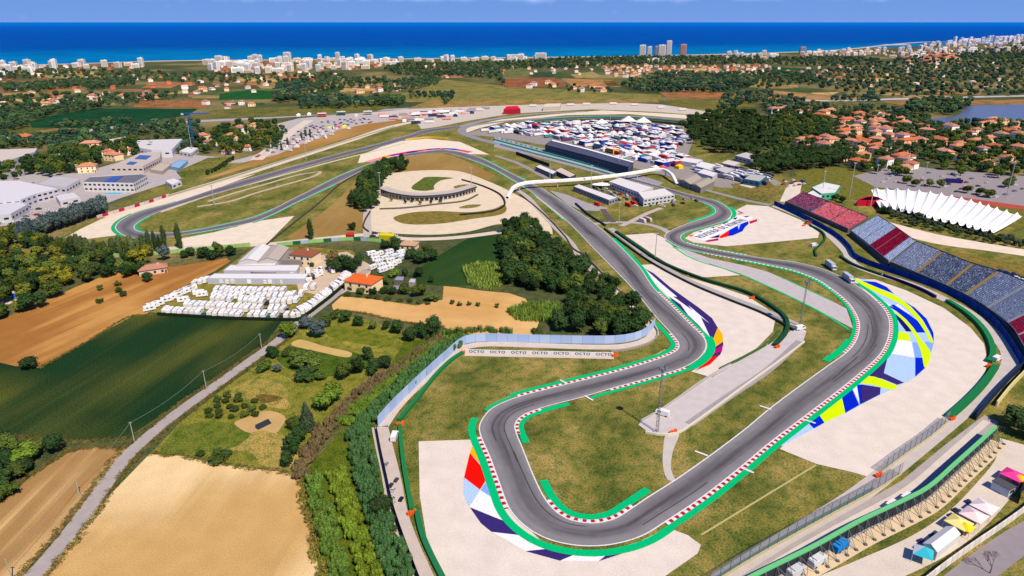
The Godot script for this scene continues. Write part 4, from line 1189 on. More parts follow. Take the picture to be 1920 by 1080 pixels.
	run_wall("guard_rail", "dark rail on the slope below the far right-hander", "barrier", [500, 460, 545, 424, 600, 380, 640, 345, 690, 318, 740, 303], 1.2, 0.5, A(90, 85, 80), M.wall)
	# blue fence below the stands
	panel_run("grandstand_fence", "royal blue fence panels along the foot of the grandstands", "fence", [1451, 384, 1490, 402, 1540, 428, 1572, 448, 1592, 468, 1604, 486, 1640, 502, 1700, 522, 1770, 548, 1820, 575, 1860, 606, 1885, 636, 1905, 668, 1925, 700], 3.4, 4.0, [A(14, 62, 148), A(18, 68, 158), A(12, 56, 140)], A(30, 50, 90), M.wall)
	run_wall("boundary_wall", "navy wall running from the blue fence down to the green hoarding", "wall", [1918, 688, 1880, 726, 1850, 760, 1828, 788], 3.0, 0.4, A(43, 50, 75), M.wall)
	run_wall("boundary_wall", "cream wall beside the track behind the navy wall", "wall", [1932, 690, 1895, 728, 1866, 764], 2.4, 0.5, A(220, 209, 150), M.wall)
	net_fence([1778, 792, 1740, 824, 1700, 852, 1652, 888], 5.0, "grey debris fence of netting along the wide gravel's lower end", "debris fences")
	net_fence([1330, 1100, 1400, 1056, 1480, 1010, 1560, 966, 1640, 922, 1690, 890], 5.0, "long grey debris fence of netting beside the mown grass corner", "debris fences")
	# orange end blocks at the barrier gaps
	for b in [[869, 662, "white lettered barrier's left end"], [1153, 668, "white lettered barrier's right end"], [750, 797, "hoarding corner"], [772, 964, "gap between green barriers by the near gravel"], [1262, 812, "service apron's gate"], [1852, 688, "green barriers by the white hut"], [1646, 893, "foot of the debris fence"], [1410, 560, "middle service lane's barriers"], [1507, 424, "lettered gravel's tip"], [1457, 652, "head of the service apron"], [1785, 787, "straight green barrier's lower end"]]:
		mb = MB.new()
		for k in 4:
			mb.box(Vector3((k - 1.5) * 0.75, 0.55 + 0.1 * (k % 2), 0.12 * (k % 3)), Vector3(0.7, 1.1 + 0.2 * (k % 2), 0.9), jit(A(240, 92, 24), 0.1))
		var o := single("orange_barrier", mb, M.plain, "orange plastic barrier blocks at the " + b[2], "barrier")
		o.position = G(b[0], b[1])
		o.rotation.y = 0.5
	light_mast(1232, 811, 26.0, "tall lattice floodlight mast on the service apron's rounded end")
	light_mast(1500, 612, 23.0, "tall lattice floodlight mast at the middle service lane's end")
	for m in [[1228, 486, 17, "first gravel beside the middle lane"], [714, 372, 22, "hedge beside the round pavilion"], [1160, 424, 18, "grass inside the first straight"], [884, 352, 18, "right end of the round pavilion"], [1031, 337, 20, "pit straight before the bridge"], [1108, 352, 20, "bridge's middle span"], [1143, 252, 26, "paddock's crowded middle"], [1541, 364, 20, "pink end of the grandstand"], [1592, 372, 30, "white and green pavilion"], [1632, 388, 34, "crimson tent end"], [1730, 350, 22, "lawn above the white membrane roof"], [1886, 372, 30, "car park beyond the white membrane roof"], [361, 288, 30, "houses beyond the far straight"], [402, 385, 16, "karting loop's near end"], [574, 300, 20, "brown bank over the far straight"], [1160, 320, 16, "pit building's near end"]]:
		pole(m[0], m[1], m[2], "tall slim lighting pole standing by the " + m[3], "slim lighting poles")
	# the wooden power line along the lane
	var tops := []
	for b in [[252, 827, 8.0], [387, 729, 8.5], [491, 655, 8.0], [150, 930, 7.0], [23, 1086, 7.0]]:
		var pt := thing("power_pole", "pale wooden power pole beside the lane", "pole", G(b[0], b[1]), 0.0, "power poles along the lane")
		mb = MB.new()
		mb.bar(Vector3.ZERO, Vector3(0, b[2], 0), 0.18, 0.12, 6, A(176, 172, 156))
		part("pole_shaft", mb, M.bark, pt)
		mb = MB.new()
		mb.box(Vector3(0, b[2] - 0.4, 0), Vector3(1.4, 0.14, 0.14), A(150, 146, 132))
		part("cross_arm", mb, M.bark, pt)
		tops.append(G(b[0], b[1]) + Vector3.UP * (b[2] - 0.3))
	for w in [[2, 1], [1, 0], [0, 3], [3, 4]]:
		mb = MB.new()
		var a: Vector3 = tops[w[0]]
		var b: Vector3 = tops[w[1]]
		var last := a
		for k in range(1, 13):
			var f := k / 12.0
			var now := a.lerp(b, f) - Vector3.UP * 4.0 * f * (1.0 - f) * 1.6
			mb.bar(last, now, 0.05, 0.05, 4, A(150, 168, 150))
			last = now
		single("power_line", mb, M.metal, "sagging power line slung between the wooden poles", "cable", "power line spans")
	# two box trucks on the circuit and service vehicles
	for b in [[1557, 503, "first of two grey box trucks, nearer the grandstand's grey seats"], [1590, 527, "second of two grey box trucks, on the corner's entry"]]:
		var tr := box_truck("box_truck", b[2], "truck", G(b[0], b[1]), 0.0)
		tr.rotation.y = atan2(-(g2(1600, 535) - g2(1550, 498)).y, (g2(1600, 535) - g2(1550, 498)).x)
	for b in [[740, 822, 1.5, "white van parked inside the green barrier of the perimeter road"], [1242, 778, 2.6, "white van beside the tall floodlight mast"], [1500, 618, 0.3, "white van at the middle service lane's end"], [1526, 462, 0.4, "white van at the lettered gravel's barrier"], [1868, 676, 0.6, "white van beside the wide gravel's green barrier"]]:
		van(b[3], G(b[0], b[1]), b[2], A(232, 232, 234))
	run_wall("trackside_wall", "yellow wall behind the pink edged far gravel", "wall", [760, 264, 800, 259, 840, 261], 2.2, 0.6, A(231, 186, 75), M.wall)
	single_box("digger", G(1514, 420), Vector3(3.4, 2.6, 2.2), A(176, 92, 46), "rust orange digger below the pink seats", "digger")

func single_box(called: String, at: Vector3, s: Vector3, col: Color, label: String, cat: String, group := "") -> MeshInstance3D:
	var mb := MB.new()
	mb.box(Vector3(0, s.y * 0.35, 0), Vector3(s.x, s.y * 0.5, s.z), col)
	mb.box(Vector3(-s.x * 0.15, s.y * 0.78, 0), Vector3(s.x * 0.5, s.y * 0.42, s.z * 0.8), Color(0.03, 0.035, 0.04))
	mb.box(Vector3(-s.x * 0.15, s.y * 1.0, 0), Vector3(s.x * 0.54, s.y * 0.06, s.z * 0.84), col)
	mb.bar(Vector3(s.x * 0.3, s.y * 0.6, 0), Vector3(s.x * 0.75, s.y * 1.1, 0), 0.14, 0.1, 5, col)
	mb.bar(Vector3(s.x * 0.75, s.y * 1.1, 0), Vector3(s.x * 0.95, s.y * 0.3, 0), 0.1, 0.1, 5, col)
	for x in [-0.35, 0.35]:
		for z in [-0.45, 0.45]:
			mb.bar(Vector3(s.x * x, s.y * 0.16, s.z * z - 0.15), Vector3(s.x * x, s.y * 0.16, s.z * z + 0.15), s.y * 0.16, s.y * 0.16, 8, Color(0.02, 0.02, 0.02))
	var o := single(called, mb, M.plain, label, cat, group)
	o.position = at
	return o

func wheels(t: Node3D, xs: Array, half: float, r: float) -> void:
	for x in xs:
		for z in [-half, half]:
			var mb := MB.new()
			mb.bar(Vector3(x, r, z - 0.14), Vector3(x, r, z + 0.14), r, r, 10, Color(0.02, 0.02, 0.022))
			mb.bar(Vector3(x, r, z + 0.14), Vector3(x, r, z - 0.14), r * 0.98, r * 0.98, 10, Color(0.02, 0.02, 0.022))
			part("wheel", mb, M.dull, t)

func box_truck(called: String, label: String, cat: String, at: Vector3, turn: float) -> Node3D:
	var t := thing(called, label, cat, at, turn)
	var mb := MB.new()
	mb.box(Vector3(-1.2, 2.4, 0), Vector3(8.4, 3.0, 2.5), A(176, 184, 192))
	part("cargo_box", mb, M.plain, t)
	mb = MB.new()
	mb.box(Vector3(4.3, 1.75, 0), Vector3(2.1, 2.3, 2.4), A(216, 218, 222))
	part("cab", mb, M.gloss, t)
	mb = MB.new()
	mb.box(Vector3(5.36, 2.2, 0), Vector3(0.06, 0.9, 2.1), Color(0.02, 0.025, 0.03))
	part("windscreen", mb, M.gloss, t)
	mb = MB.new()
	mb.box(Vector3(0.2, 0.72, 0), Vector3(10.2, 0.3, 1.2), Color(0.04, 0.04, 0.045))
	part("chassis", mb, M.dull, t)
	wheels(t, [4.2, -3.2, -4.3], 1.05, 0.5)
	return t

func van(label: String, at: Vector3, turn: float, col: Color) -> Node3D:
	var t := thing("van", label, "van", at, turn)
	var mb := MB.new()
	mb.box(Vector3(-0.5, 1.35, 0), Vector3(4.2, 1.9, 2.0), col)
	mb.box(Vector3(2.1, 0.95, 0), Vector3(1.0, 1.1, 1.95), col)
	part("body", mb, M.gloss, t)
	mb = MB.new()
	mb.quad(Vector3(1.61, 2.2, -0.9), Vector3(1.61, 2.2, 0.9), Vector3(2.1, 1.52, 0.9), Vector3(2.1, 1.52, -0.9), Color(0.02, 0.025, 0.03), Vector3(1, 1, 0))
	part("windscreen", mb, M.gloss, t)
	for z in [-1.01, 1.01]:
		mb = MB.new()
		mb.box(Vector3(0.9, 1.8, z), Vector3(1.0, 0.6, 0.03), Color(0.02, 0.025, 0.03))
		part("side_window", mb, M.gloss, t)
	wheels(t, [1.9, -1.6], 0.95, 0.36)
	return t

# ---------------------------------------------------------------- grandstands
# front and back lines are pixel lists seen at heights h0 and h1; blocks: [from, to, colour, seat colours]
func stand(label: String, front: Array, back: Array, h0: float, h1: float, rows: int, blocks: Array, seats: Array) -> void:
	var f := even(catmull(gp(front, h0), 2.0), 1.0)
	var b := even(catmull(gp(back, h1), 2.0), 1.0)
	var at := v3(f[0])
	var t := thing("grandstand", label, "grandstand", at, 0.0, "grandstands along the wide corner")
	var along := func(c: PackedVector2Array, s: float) -> Vector2:
		var x := clampf(s, 0.0, 1.0) * (c.size() - 1)
		var i := mini(int(x), c.size() - 2)
		return c[i].lerp(c[i + 1], x - i)
	for bl in blocks:
		var mb := MB.new()
		var s0: float = bl[0]
		var s1: float = bl[1]
		var n := maxi(1, int((s1 - s0) * f.size() / 8.0))
		for k in n:
			var u0 := lerpf(s0, s1, float(k) / n)
			var u1 := lerpf(s0, s1, float(k + 1) / n)
			var fa: Vector2 = along.call(f, u0)
			var fb: Vector2 = along.call(f, u1)
			var ba: Vector2 = along.call(b, u0)
			var bb: Vector2 = along.call(b, u1)
			for r in rows:
				var y0 := lerpf(h0, h1, float(r) / rows)
				var y1 := lerpf(h0, h1, float(r + 1) / rows)
				var p := fa.lerp(ba, float(r) / rows)
				var q := fb.lerp(bb, float(r) / rows)
				var p2 := fa.lerp(ba, float(r + 1) / rows)
				var q2 := fb.lerp(bb, float(r + 1) / rows)
				var out := v3(f[0] - b[0]).normalized()
				mb.quad(v3(p, y0) - at, v3(q, y0) - at, v3(q, y1) - at, v3(p, y1) - at, bl[2], out)
				mb.quad(v3(p, y1) - at, v3(q, y1) - at, v3(q2, y1) - at, v3(p2, y1) - at, bl[2])
		part("seating_block", mb, M.wall, t)
	# stair aisles between the blocks
	for bl in blocks:
		if bl[0] <= 0.001:
			continue
		var mb := MB.new()
		var fa: Vector2 = along.call(f, bl[0] - 0.006)
		var fb: Vector2 = along.call(f, bl[0] + 0.006)
		var ba: Vector2 = along.call(b, bl[0] - 0.006)
		var bb: Vector2 = along.call(b, bl[0] + 0.006)
		for r in rows * 2:
			var p := fa.lerp(ba, float(r) / rows / 2.0)
			var q := fb.lerp(bb, float(r) / rows / 2.0)
			var p2 := fa.lerp(ba, float(r + 1) / rows / 2.0)
			var q2 := fb.lerp(bb, float(r + 1) / rows / 2.0)
			var y := lerpf(h0, h1, float(r + 1) / rows / 2.0) + 0.35
			mb.quad(v3(p, y - 0.4) - at, v3(q, y - 0.4) - at, v3(q, y) - at, v3(p, y) - at, bl[4], v3(f[0] - b[0]))
			mb.quad(v3(p, y) - at, v3(q, y) - at, v3(q2, y) - at, v3(p2, y) - at, bl[4])
		part("stair_aisle", mb, M.wall, t)
	# single seats, too small to tell apart
	var seat := MB.new()
	seat.box(Vector3(0, 0.22, 0), Vector3(0.46, 0.12, 0.42), Color(1, 1, 1))
	seat.box(Vector3(0, 0.45, -0.2), Vector3(0.46, 0.5, 0.08), Color(1, 1, 1))
	var xs := []
	var cs := []
	for bl in blocks:
		if bl[3].is_empty():
			continue
		for r in rows:
			var y := lerpf(h0, h1, float(r + 1) / rows)
			var n := int((bl[1] - bl[0]) * f.size() / 0.62)
			for k in n:
				var s := lerpf(bl[0] + 0.008, bl[1] - 0.008, (k + 0.5) / n)
				var p: Vector2 = along.call(f, s)
				var q: Vector2 = along.call(b, s)
				var o := p.lerp(q, (r + 0.45) / rows)
				var d := v3(q - p).normalized()
				xs.append(Transform3D(Basis(d.cross(Vector3.UP).normalized() * -1.0, Vector3.UP, -d), v3(o, y) - at))
				var c: Color = bl[3][0] if rng.randf() < bl[5] else bl[3][rng.randi() % bl[3].size()]
				cs.append(jit(Color(c.r * 1.75, c.g * 1.75, c.b * 1.75), 0.18))
	if xs.size() > 0:
		var mm := MultiMesh.new()
		mm.transform_format = MultiMesh.TRANSFORM_3D
		mm.use_colors = true
		mm.mesh = seat.mesh(M.plain)
		mm.instance_count = xs.size()
		for i in xs.size():
			mm.set_instance_transform(i, xs[i])
			mm.set_instance_color(i, cs[i])
		var mi := MultiMeshInstance3D.new()
		mi.name = "seats"
		mi.multimesh = mm
		mi.set_meta("kind", "stuff")
		t.add_child(mi)
	# the closed back, ends and front parapet
	var n2 := 24
	var wall := MB.new()
	var rail := MB.new()
	for k in n2:
		var p: Vector2 = along.call(f, float(k) / n2)
		var q: Vector2 = along.call(f, float(k + 1) / n2)
		var bp: Vector2 = along.call(b, float(k) / n2)
		var bq: Vector2 = along.call(b, float(k + 1) / n2)
		wall.quad(v3(bp) - at, v3(bq) - at, v3(bq, h1 + 1.1) - at, v3(bp, h1 + 1.1) - at, A(96, 98, 104), v3(b[0] - f[0]))
		wall.quad(v3(p) - at, v3(q) - at, v3(q, h0 + 1.0) - at, v3(p, h0 + 1.0) - at, A(100, 102, 108), v3(f[0] - b[0]))
		rail.bar(v3(p, h0 + 1.1) - at, v3(q, h0 + 1.1) - at, 0.12, 0.12, 4, A(170, 172, 176))
	for e in [0, 1]:
		var p: Vector2 = along.call(f, float(e))
		var q: Vector2 = along.call(b, float(e))
		wall.quad(v3(p) - at, v3(q) - at, v3(q, h1) - at, v3(p, h0) - at, A(100, 102, 108), v3(f[0] - f[f.size() - 1]) * (1.0 if e == 0 else -1.0))
	part("outer_wall", wall, M.wall, t)
	part("front_rail", rail, M.metal, t)

func build_grandstands() -> void:
	var pink := A(214, 128, 128)
	var pk := [A(220, 118, 118), A(230, 142, 136), A(200, 96, 106), A(190, 160, 164), A(140, 70, 90)]
	var crowd := [A(150, 60, 80), A(84, 60, 96), A(176, 120, 130), A(60, 52, 84), A(200, 90, 100), A(120, 110, 150)]
	var gy := A(168, 176, 190)
	var gys := [A(176, 186, 200), A(150, 160, 178), A(196, 204, 214)]
	var wine := A(140, 22, 52)
	var wines := [A(148, 20, 54), A(126, 14, 46), A(164, 40, 70)]
	var dk := A(96, 104, 118)
	var dks := [A(104, 114, 130), A(78, 88, 108), A(150, 156, 168), A(70, 76, 96)]
	var st := A(150, 156, 168)
	var gold := A(170, 146, 96)
	stand("grandstand of rose pink seats beside the crimson tent end", [1472, 379, 1530, 404, 1590, 431], [1504, 361, 1566, 384, 1627, 409], 2.4, 9.5, 16, [
		[0.0, 0.42, A(140, 70, 86), crowd, st, 0.2], [0.42, 0.72, pink, pk, st, 0.55], [0.72, 1.0, pink, pk, A(150, 90, 100), 0.6]], [])
	stand("grandstand of pale grey seats with a wine red middle block", [1594, 434, 1630, 462, 1666, 492], [1645, 405, 1680, 428, 1715, 453], 3.0, 11.0, 20, [
		[0.0, 0.16, gy, gys, st, 0.6], [0.16, 0.32, gy, gys, A(110, 116, 130), 0.6], [0.32, 0.5, gy, gys, A(110, 116, 130), 0.6], [0.5, 0.66, wine, wines, st, 0.6], [0.66, 0.86, wine, wines, A(196, 120, 140), 0.6], [0.86, 1.0, A(186, 192, 202), gys, st, 0.7]], [])
	stand("long grandstand of slate seats with a wine red far block", [1668, 493, 1738, 522, 1790, 545, 1835, 569, 1855, 583, 1893, 612, 1920, 654, 1950, 710], [1717, 454, 1760, 471, 1818, 494, 1871, 510, 1920, 530, 1985, 560, 2040, 600, 2090, 660], 3.0, 11.0, 22, [
		[0.0, 0.13, A(130, 138, 152), [A(140, 148, 162), A(120, 126, 142), A(170, 176, 186)], st, 0.5], [0.13, 0.27, dk, dks, gold, 0.5], [0.27, 0.36, dk, dks, gold, 0.5], [0.36, 0.48, A(124, 132, 148), [A(128, 138, 156), A(104, 114, 136), A(166, 172, 184)], gold, 0.5], [0.48, 0.6, A(124, 132, 148), [A(128, 138, 156), A(104, 114, 136), A(150, 156, 172)], st, 0.5], [0.6, 0.7, wine, [A(150, 34, 62), A(120, 30, 56), A(110, 60, 84)], st, 0.5], [0.7, 0.8, wine, [A(150, 34, 62), A(130, 40, 64), A(96, 60, 84)], A(180, 150, 160), 0.5], [0.8, 1.0, A(150, 160, 178), [A(160, 170, 188), A(120, 130, 150)], st, 0.6]], [])
	build_membrane_roof()

# the white tensile roof: a row of pointed bays, low in front and drawn up to masts behind
func build_membrane_roof() -> void:
	var t := thing("membrane_roof", "long white pointed tensile roof over the stand beside the running track", "tent roof", G(1650, 385))
	var at := G(1650, 385)
	var back := gp([1634, 352, 1700, 354, 1760, 361, 1820, 374, 1880, 392, 1918, 402], 9.0)
	var front := gp([1650, 386, 1700, 396, 1750, 410, 1800, 420, 1845, 432, 1864, 434], 4.5)
	var bays := 15
	var bk := even(catmull(back, 1.0), 0.5)
	var fr := even(catmull(front, 1.0), 0.5)
	var pick := func(c: PackedVector2Array, s: float) -> Vector2:
		var x := clampf(s, 0.0, 1.0) * (c.size() - 1)
		var i := mini(int(x), c.size() - 2)
		return c[i].lerp(c[i + 1], x - i)
	var white := A(236, 236, 240)
	for i in bays:
		var mb := MB.new()
		var sub := 8
		var deep := 8
		var surf := func(a: float, r: float) -> Vector3:
			var s := (i + a) / float(bays)
			var f: Vector2 = pick.call(fr, s)
			var b: Vector2 = pick.call(bk, s)
			var ridge := 1.0 - absf(a - 0.5) * 2.0
			var y_back := 7.4 + 2.3 * pow(ridge, 3.0)
			var y := 3.4 + (7.0 - 3.4) * r + (y_back - 7.0) * pow(r, 2.2) + 0.5 * ridge * (1.0 - r) - 0.5 * sin(r * PI)
			return Vector3(0, y, 0) + v3(f.lerp(b, r)) - at
		for k in sub:
			for r in deep:
				if r == 0 and k >= 2 and k <= 5:
					continue
				var p: Vector3 = surf.call(float(k) / sub, float(r) / deep)
				var q: Vector3 = surf.call(float(k + 1) / sub, float(r) / deep)
				var u: Vector3 = surf.call(float(k + 1) / sub, float(r + 1) / deep)
				var w: Vector3 = surf.call(float(k) / sub, float(r + 1) / deep)
				mb.quad(p, q, u, w, white)
		part("membrane_bay", mb, M.cloth, t)
		mb = MB.new()
		var m0: Vector2 = pick.call(bk, (i + 0.5) / bays)
		mb.bar(v3(m0) - at, v3(m0, 9.6) - at, 0.2, 0.14, 5, A(220, 220, 222))
		part("mast", mb, M.metal, t)
		mb = MB.new()
		var f0: Vector2 = pick.call(fr, (i + 0.25) / bays)
		var f1: Vector2 = pick.call(fr, (i + 0.75) / bays)
		var inn := (m0 - (f0 + f1) * 0.5).normalized() * 0.6
		mb.quad(v3(f0 + inn) - at, v3(f1 + inn) - at, v3(f1 + inn, 2.2) - at, v3(f0 + inn, 2.2) - at, A(170, 172, 182), v3(-inn))
		part("front_wall", mb, M.wall, t)
		mb = MB.new()
		var o0: Vector3 = surf.call(0.24, 0.0) + v3(-inn) * 0.3 + Vector3.UP * 0.1
		var o1: Vector3 = surf.call(0.76, 0.0) + v3(-inn) * 0.3 + Vector3.UP * 0.1
		var o2: Vector3 = surf.call(0.5, 0.0) + v3(-inn) * 0.1 + Vector3.UP * 2.3
		var o3: Vector3 = surf.call(0.5, 0.34) + Vector3.UP * 0.06
		mb.tri(o0, o2, o3, (v3(f0 - f1).normalized() + Vector3.UP).normalized(), white)
		mb.tri(o1, o2, o3, (v3(f1 - f0).normalized() + Vector3.UP).normalized(), white)
		part("gable_hood", mb, M.cloth, t)
	# crimson end tent
	var e := thing("event_tent", "crimson domed tent at the end of the white pointed roof", "tent", G(1628, 384), 0.0)
	var mb2 := MB.new()
	for k in 10:
		for r in 4:
			var fa := func(a: float, h: float) -> Vector3:
				var an := PI * a
				return Vector3(cos(an) * 12.0 * cos(h * PI * 0.5), sin(h * PI * 0.5) * 8.0, -sin(an) * 10.0 * cos(h * PI * 0.5) + 4.0)
			mb2.quad(fa.call(k / 10.0, r / 4.0), fa.call((k + 1) / 10.0, r / 4.0), fa.call((k + 1) / 10.0, (r + 1) / 4.0), fa.call(k / 10.0, (r + 1) / 4.0), A(226, 40, 80), Vector3(cos(PI * (k + 0.5) / 10.0), 0.5, -sin(PI * (k + 0.5) / 10.0)))
	part("canvas_dome", mb2, M.cloth, e)
	mb2 = MB.new()
	mb2.box(Vector3(0, 2.5, 4.1), Vector3(23.0, 5.0, 0.2), A(190, 30, 62))
	part("canvas_wall", mb2, M.cloth, e)

# ---------------------------------------------------------------- buildings
# a building whose flat roof outline is seen at height h; windows along every wall
func block(called: String, label: String, cat: String, px: Array, h: float, wall: Color, roof: Color, win_rows := 1, spacing := 5.0, group := "", parapet := 0.5) -> Node3D:
	var p := gp(px, h)
	var at := v3(p[0])
	var q := PackedVector2Array()
	for e in p:
		q.append(e - p[0])
	var t := thing(called, label, cat, at, 0.0, group)
	var mb := MB.new()
	mb.prism(q, 0.0, h + parapet, wall, roof, false)
	part("wall", mb, M.wall, t)
	mb = MB.new()
	mb.sheet(q, h, roof)
	part("roof", mb, M.roof, t)
	var area := 0.0
	for i in q.size():
		area += q[i].cross(q[(i + 1) % q.size()])
	var sg := 1.0 if area > 0.0 else -1.0
	for i in q.size():
		var a := q[i]
		var b := q[(i + 1) % q.size()]
		var d := b - a
		var out := Vector2(d.y * sg, -d.x * sg).normalized()
		# walls turned away from the place the photograph shows need none
		if v3(out).dot(-(at + v3((a + b) * 0.5))) < 0.0:
			continue
		var n := int(d.length() / spacing)
		for r in win_rows:
			for k in n:
				var c := a + d * ((k + 0.5) / n) + out * 0.04
				var y := h / win_rows * (r + 0.55)
				var m2 := MB.new()
				var hw := v3(d.normalized()) * spacing * 0.3
				var hh := Vector3.UP * minf(h / win_rows * 0.2, 0.8)
				m2.quad(v3(c, y) - hw - hh, v3(c, y) + hw - hh, v3(c, y) + hw + hh, v3(c, y) - hw + hh, Color(1, 1, 1), v3(out))
				part("window", m2, M.window, t)
	return t

func roof_patch(t: Node3D, called: String, px: Array, h: float, col: Color, mat: Material) -> void:
	var p := gp(px, h)
	var mb := MB.new()
	var q := PackedVector2Array()
	for e in p:
		q.append(e - Vector2(t.position.x, t.position.z))
	mb.prism(q, h - 0.1, h + 0.18, col, col)
	part(called, mb, mat, t)

# ridge roof over a four-cornered outline
func gabled(called: String, label: String, cat: String, px: Array, h: float, rise: float, wall: Color, roof: Color, group := "") -> Node3D:
	var p := gp(px, h)
	var at := v3(p[0])
	var t := thing(called, label, cat, at, 0.0, group)
	var q := []
	for e in p:
		q.append(v3(e - p[0], h))
	var mb := MB.new()
	var flat := PackedVector2Array()
	for e in p:
		flat.append(e - p[0])
	mb.prism(flat, 0.0, h, wall, wall, false)
	var m0: Vector3 = (q[0] + q[1]) * 0.5 + Vector3.UP * rise
	var m1: Vector3 = (q[2] + q[3]) * 0.5 + Vector3.UP * rise
	mb.tri(q[0], q[1], m0, (q[0] - q[3]).normalized(), wall)
	mb.tri(q[2], q[3], m1, (q[3] - q[0]).normalized(), wall)
	part("wall", mb, M.wall, t)
	for s in [[q[0], q[3]], [q[1], q[2]]]:
		mb = MB.new()
		var a: Vector3 = s[0]
		var b: Vector3 = s[1]
		var o0: Vector3 = (a - m0) * 0.06
		var d: Vector3 = (m1 - m0).normalized() * 0.3
		mb.quad(a + o0 - d, b + o0 + d, m1 + d + Vector3.UP * 0.03, m0 - d + Vector3.UP * 0.03, roof)
		mb.quad(a + o0 - d - Vector3.UP * 0.2, b + o0 + d - Vector3.UP * 0.2, b + o0 + d, a + o0 - d, roof, o0)
		part("roof_slope", mb, M.roof, t)
	return t

func build_bridge_and_buildings() -> void:
	# the white covered footbridge
	var c := even(catmull(gp([951, 364, 962, 355, 985, 347, 1020, 344, 1060, 342, 1110, 338, 1160, 332, 1205, 325, 1228, 321, 1244, 322, 1258, 330, 1272, 340], 4.0), 3.0), 3.0)
	var t := thing("footbridge", "long white covered footbridge curving over both straights", "bridge", v3(c[0]))
	var n := normals_of(c)
	var deck := MB.new()
	var roof := MB.new()
	var white := A(244, 240, 240)
	for i in c.size() - 1:
		var y := [0.0, 0.0]
		for e in 2:
			var s := float(i + e) / (c.size() - 1)
			y[e] = 5.2 * smoothstep(0.0, 0.10, s) * (1.0 - smoothstep(0.90, 1.0, s))
		var a := v3(c[i] - c[0], y[0])
		var b := v3(c[i + 1] - c[0], y[1])
		var na := v3(n[i]) * 1.3
		var nb := v3(n[i + 1]) * 1.3
		deck.quad(a + na, b + nb, b - nb, a - na, A(150, 146, 146))
		deck.quad(a + na - Vector3.UP * 0.5, b + nb - Vector3.UP * 0.5, b - nb - Vector3.UP * 0.5, a - na - Vector3.UP * 0.5, A(120, 116, 116), Vector3.DOWN)
		for s in [1.0, -1.0]:
			roof.quad(a + na * s - Vector3.UP * 0.5, b + nb * s - Vector3.UP * 0.5, b + nb * s + Vector3.UP * 1.5, a + na * s + Vector3.UP * 1.5, white, na * s)
			roof.quad(a + na * s + Vector3.UP * 1.5, b + nb * s + Vector3.UP * 1.5, b + nb * s * 0.45 + Vector3.UP * 2.1, a + na * s * 0.45 + Vector3.UP * 2.1, white, Vector3.UP + na * s * 0.3)
		roof.quad(a + na * 0.45 + Vector3.UP * 2.1, b + nb * 0.45 + Vector3.UP * 2.1, b - nb * 0.45 + Vector3.UP * 2.1, a - na * 0.45 + Vector3.UP * 2.1, white)
	part("deck", deck, M.concrete, t)
	part("white_cladding", roof, M.cloth, t)
	for s in [0.14, 0.30, 0.5, 0.68, 0.84]:
		var i := int(s * (c.size() - 1))
		var mb := MB.new()
		mb.bar(v3(c[i] - c[0]), v3(c[i] - c[0], 4.8), 0.5, 0.45, 8, A(196, 190, 184))
		part("pier", mb, M.wall, t)
	# pit building
	var pit := block("pit_building", "long navy pit building with white roof edge beside the pit lane", "building", [1022, 272, 1036, 262, 1104, 279, 1188, 303, 1178, 314, 1100, 292], 9.0, A(70, 80, 110), A(86, 92, 118), 2, 4.5)
	roof_patch(pit, "white_roof_edge", [1034, 264, 1036, 262, 1104, 279, 1188, 303, 1186, 305, 1102, 281], 9.4, A(232, 230, 232), M.plain)
	run_wall("pit_wall", "teal pit wall with small stalls between the pit lane and the straight", "wall", [925, 262, 1000, 282, 1080, 303, 1165, 327], 1.6, 1.6, A(88, 178, 175), M.wall)
	run_wall("trackside_wall", "teal edged wall along the far curve behind the paddock", "wall", [972, 233, 1020, 226, 1080, 222, 1160, 221, 1240, 226, 1312, 234], 2.0, 3.0, A(55, 125, 133), M.wall)
	run_wall("trackside_wall", "dark wall below the teal edged wall of the far curve", "wall", [975, 240, 1020, 233, 1080, 228, 1160, 226, 1240, 231, 1310, 240], 3.0, 1.0, A(82, 71, 78), M.wall)
	block("hospitality_building", "white flat roofed hall beside the footbridge's middle", "building", [1142, 341, 1164, 334, 1225, 352, 1199, 362], 5.5, A(214, 214, 220), A(236, 232, 230), 1, 4.0)
	block("hospitality_building", "white flat roofed hall at the corner of the main straight", "building", [1197, 362, 1247, 354, 1265, 365, 1207, 374], 6.0, A(206, 208, 214), A(238, 234, 232), 2, 4.0)
	block("canopy_building", "long low white canopy along the first straight's inside", "building", [1075, 350, 1086, 346, 1158, 371, 1142, 376], 4.0, A(150, 156, 170), A(238, 232, 230), 1, 4.0)
	var rt := thing("round_marquee", "round white marquee roof between the two white halls", "tent", G(1128, 352))
	var mb := MB.new()
	for k in 16:
		var a := TAU * k / 16.0
		var b := TAU * (k + 1) / 16.0
		mb.quad(Vector3(cos(a) * 9, 3.2, sin(a) * 6), Vector3(cos(b) * 9, 3.2, sin(b) * 6), Vector3(cos(b) * 2, 4.6, sin(b) * 1.4), Vector3(cos(a) * 2, 4.6, sin(a) * 1.4), A(238, 234, 232))
		mb.tri(Vector3(cos(a) * 2, 4.6, sin(a) * 1.4), Vector3(cos(b) * 2, 4.6, sin(b) * 1.4), Vector3(0, 5.0, 0), Vector3.UP, A(238, 234, 232))
	part("canvas_roof", mb, M.cloth, rt)
	for k in 8:
		mb = MB.new()
		mb.bar(Vector3(cos(TAU * k / 8) * 8.6, 0, sin(TAU * k / 8) * 5.7), Vector3(cos(TAU * k / 8) * 8.6, 3.3, sin(TAU * k / 8) * 5.7), 0.12, 0.12, 5, A(190, 190, 192))
		part("post", mb, M.metal, rt)
	gabled("garage_hall", "tan roofed hall beside the bridge's far stair", "hall", [1294, 345, 1272, 336, 1296, 327, 1316, 333], 5.0, 1.6, A(150, 146, 142), A(184, 172, 160))
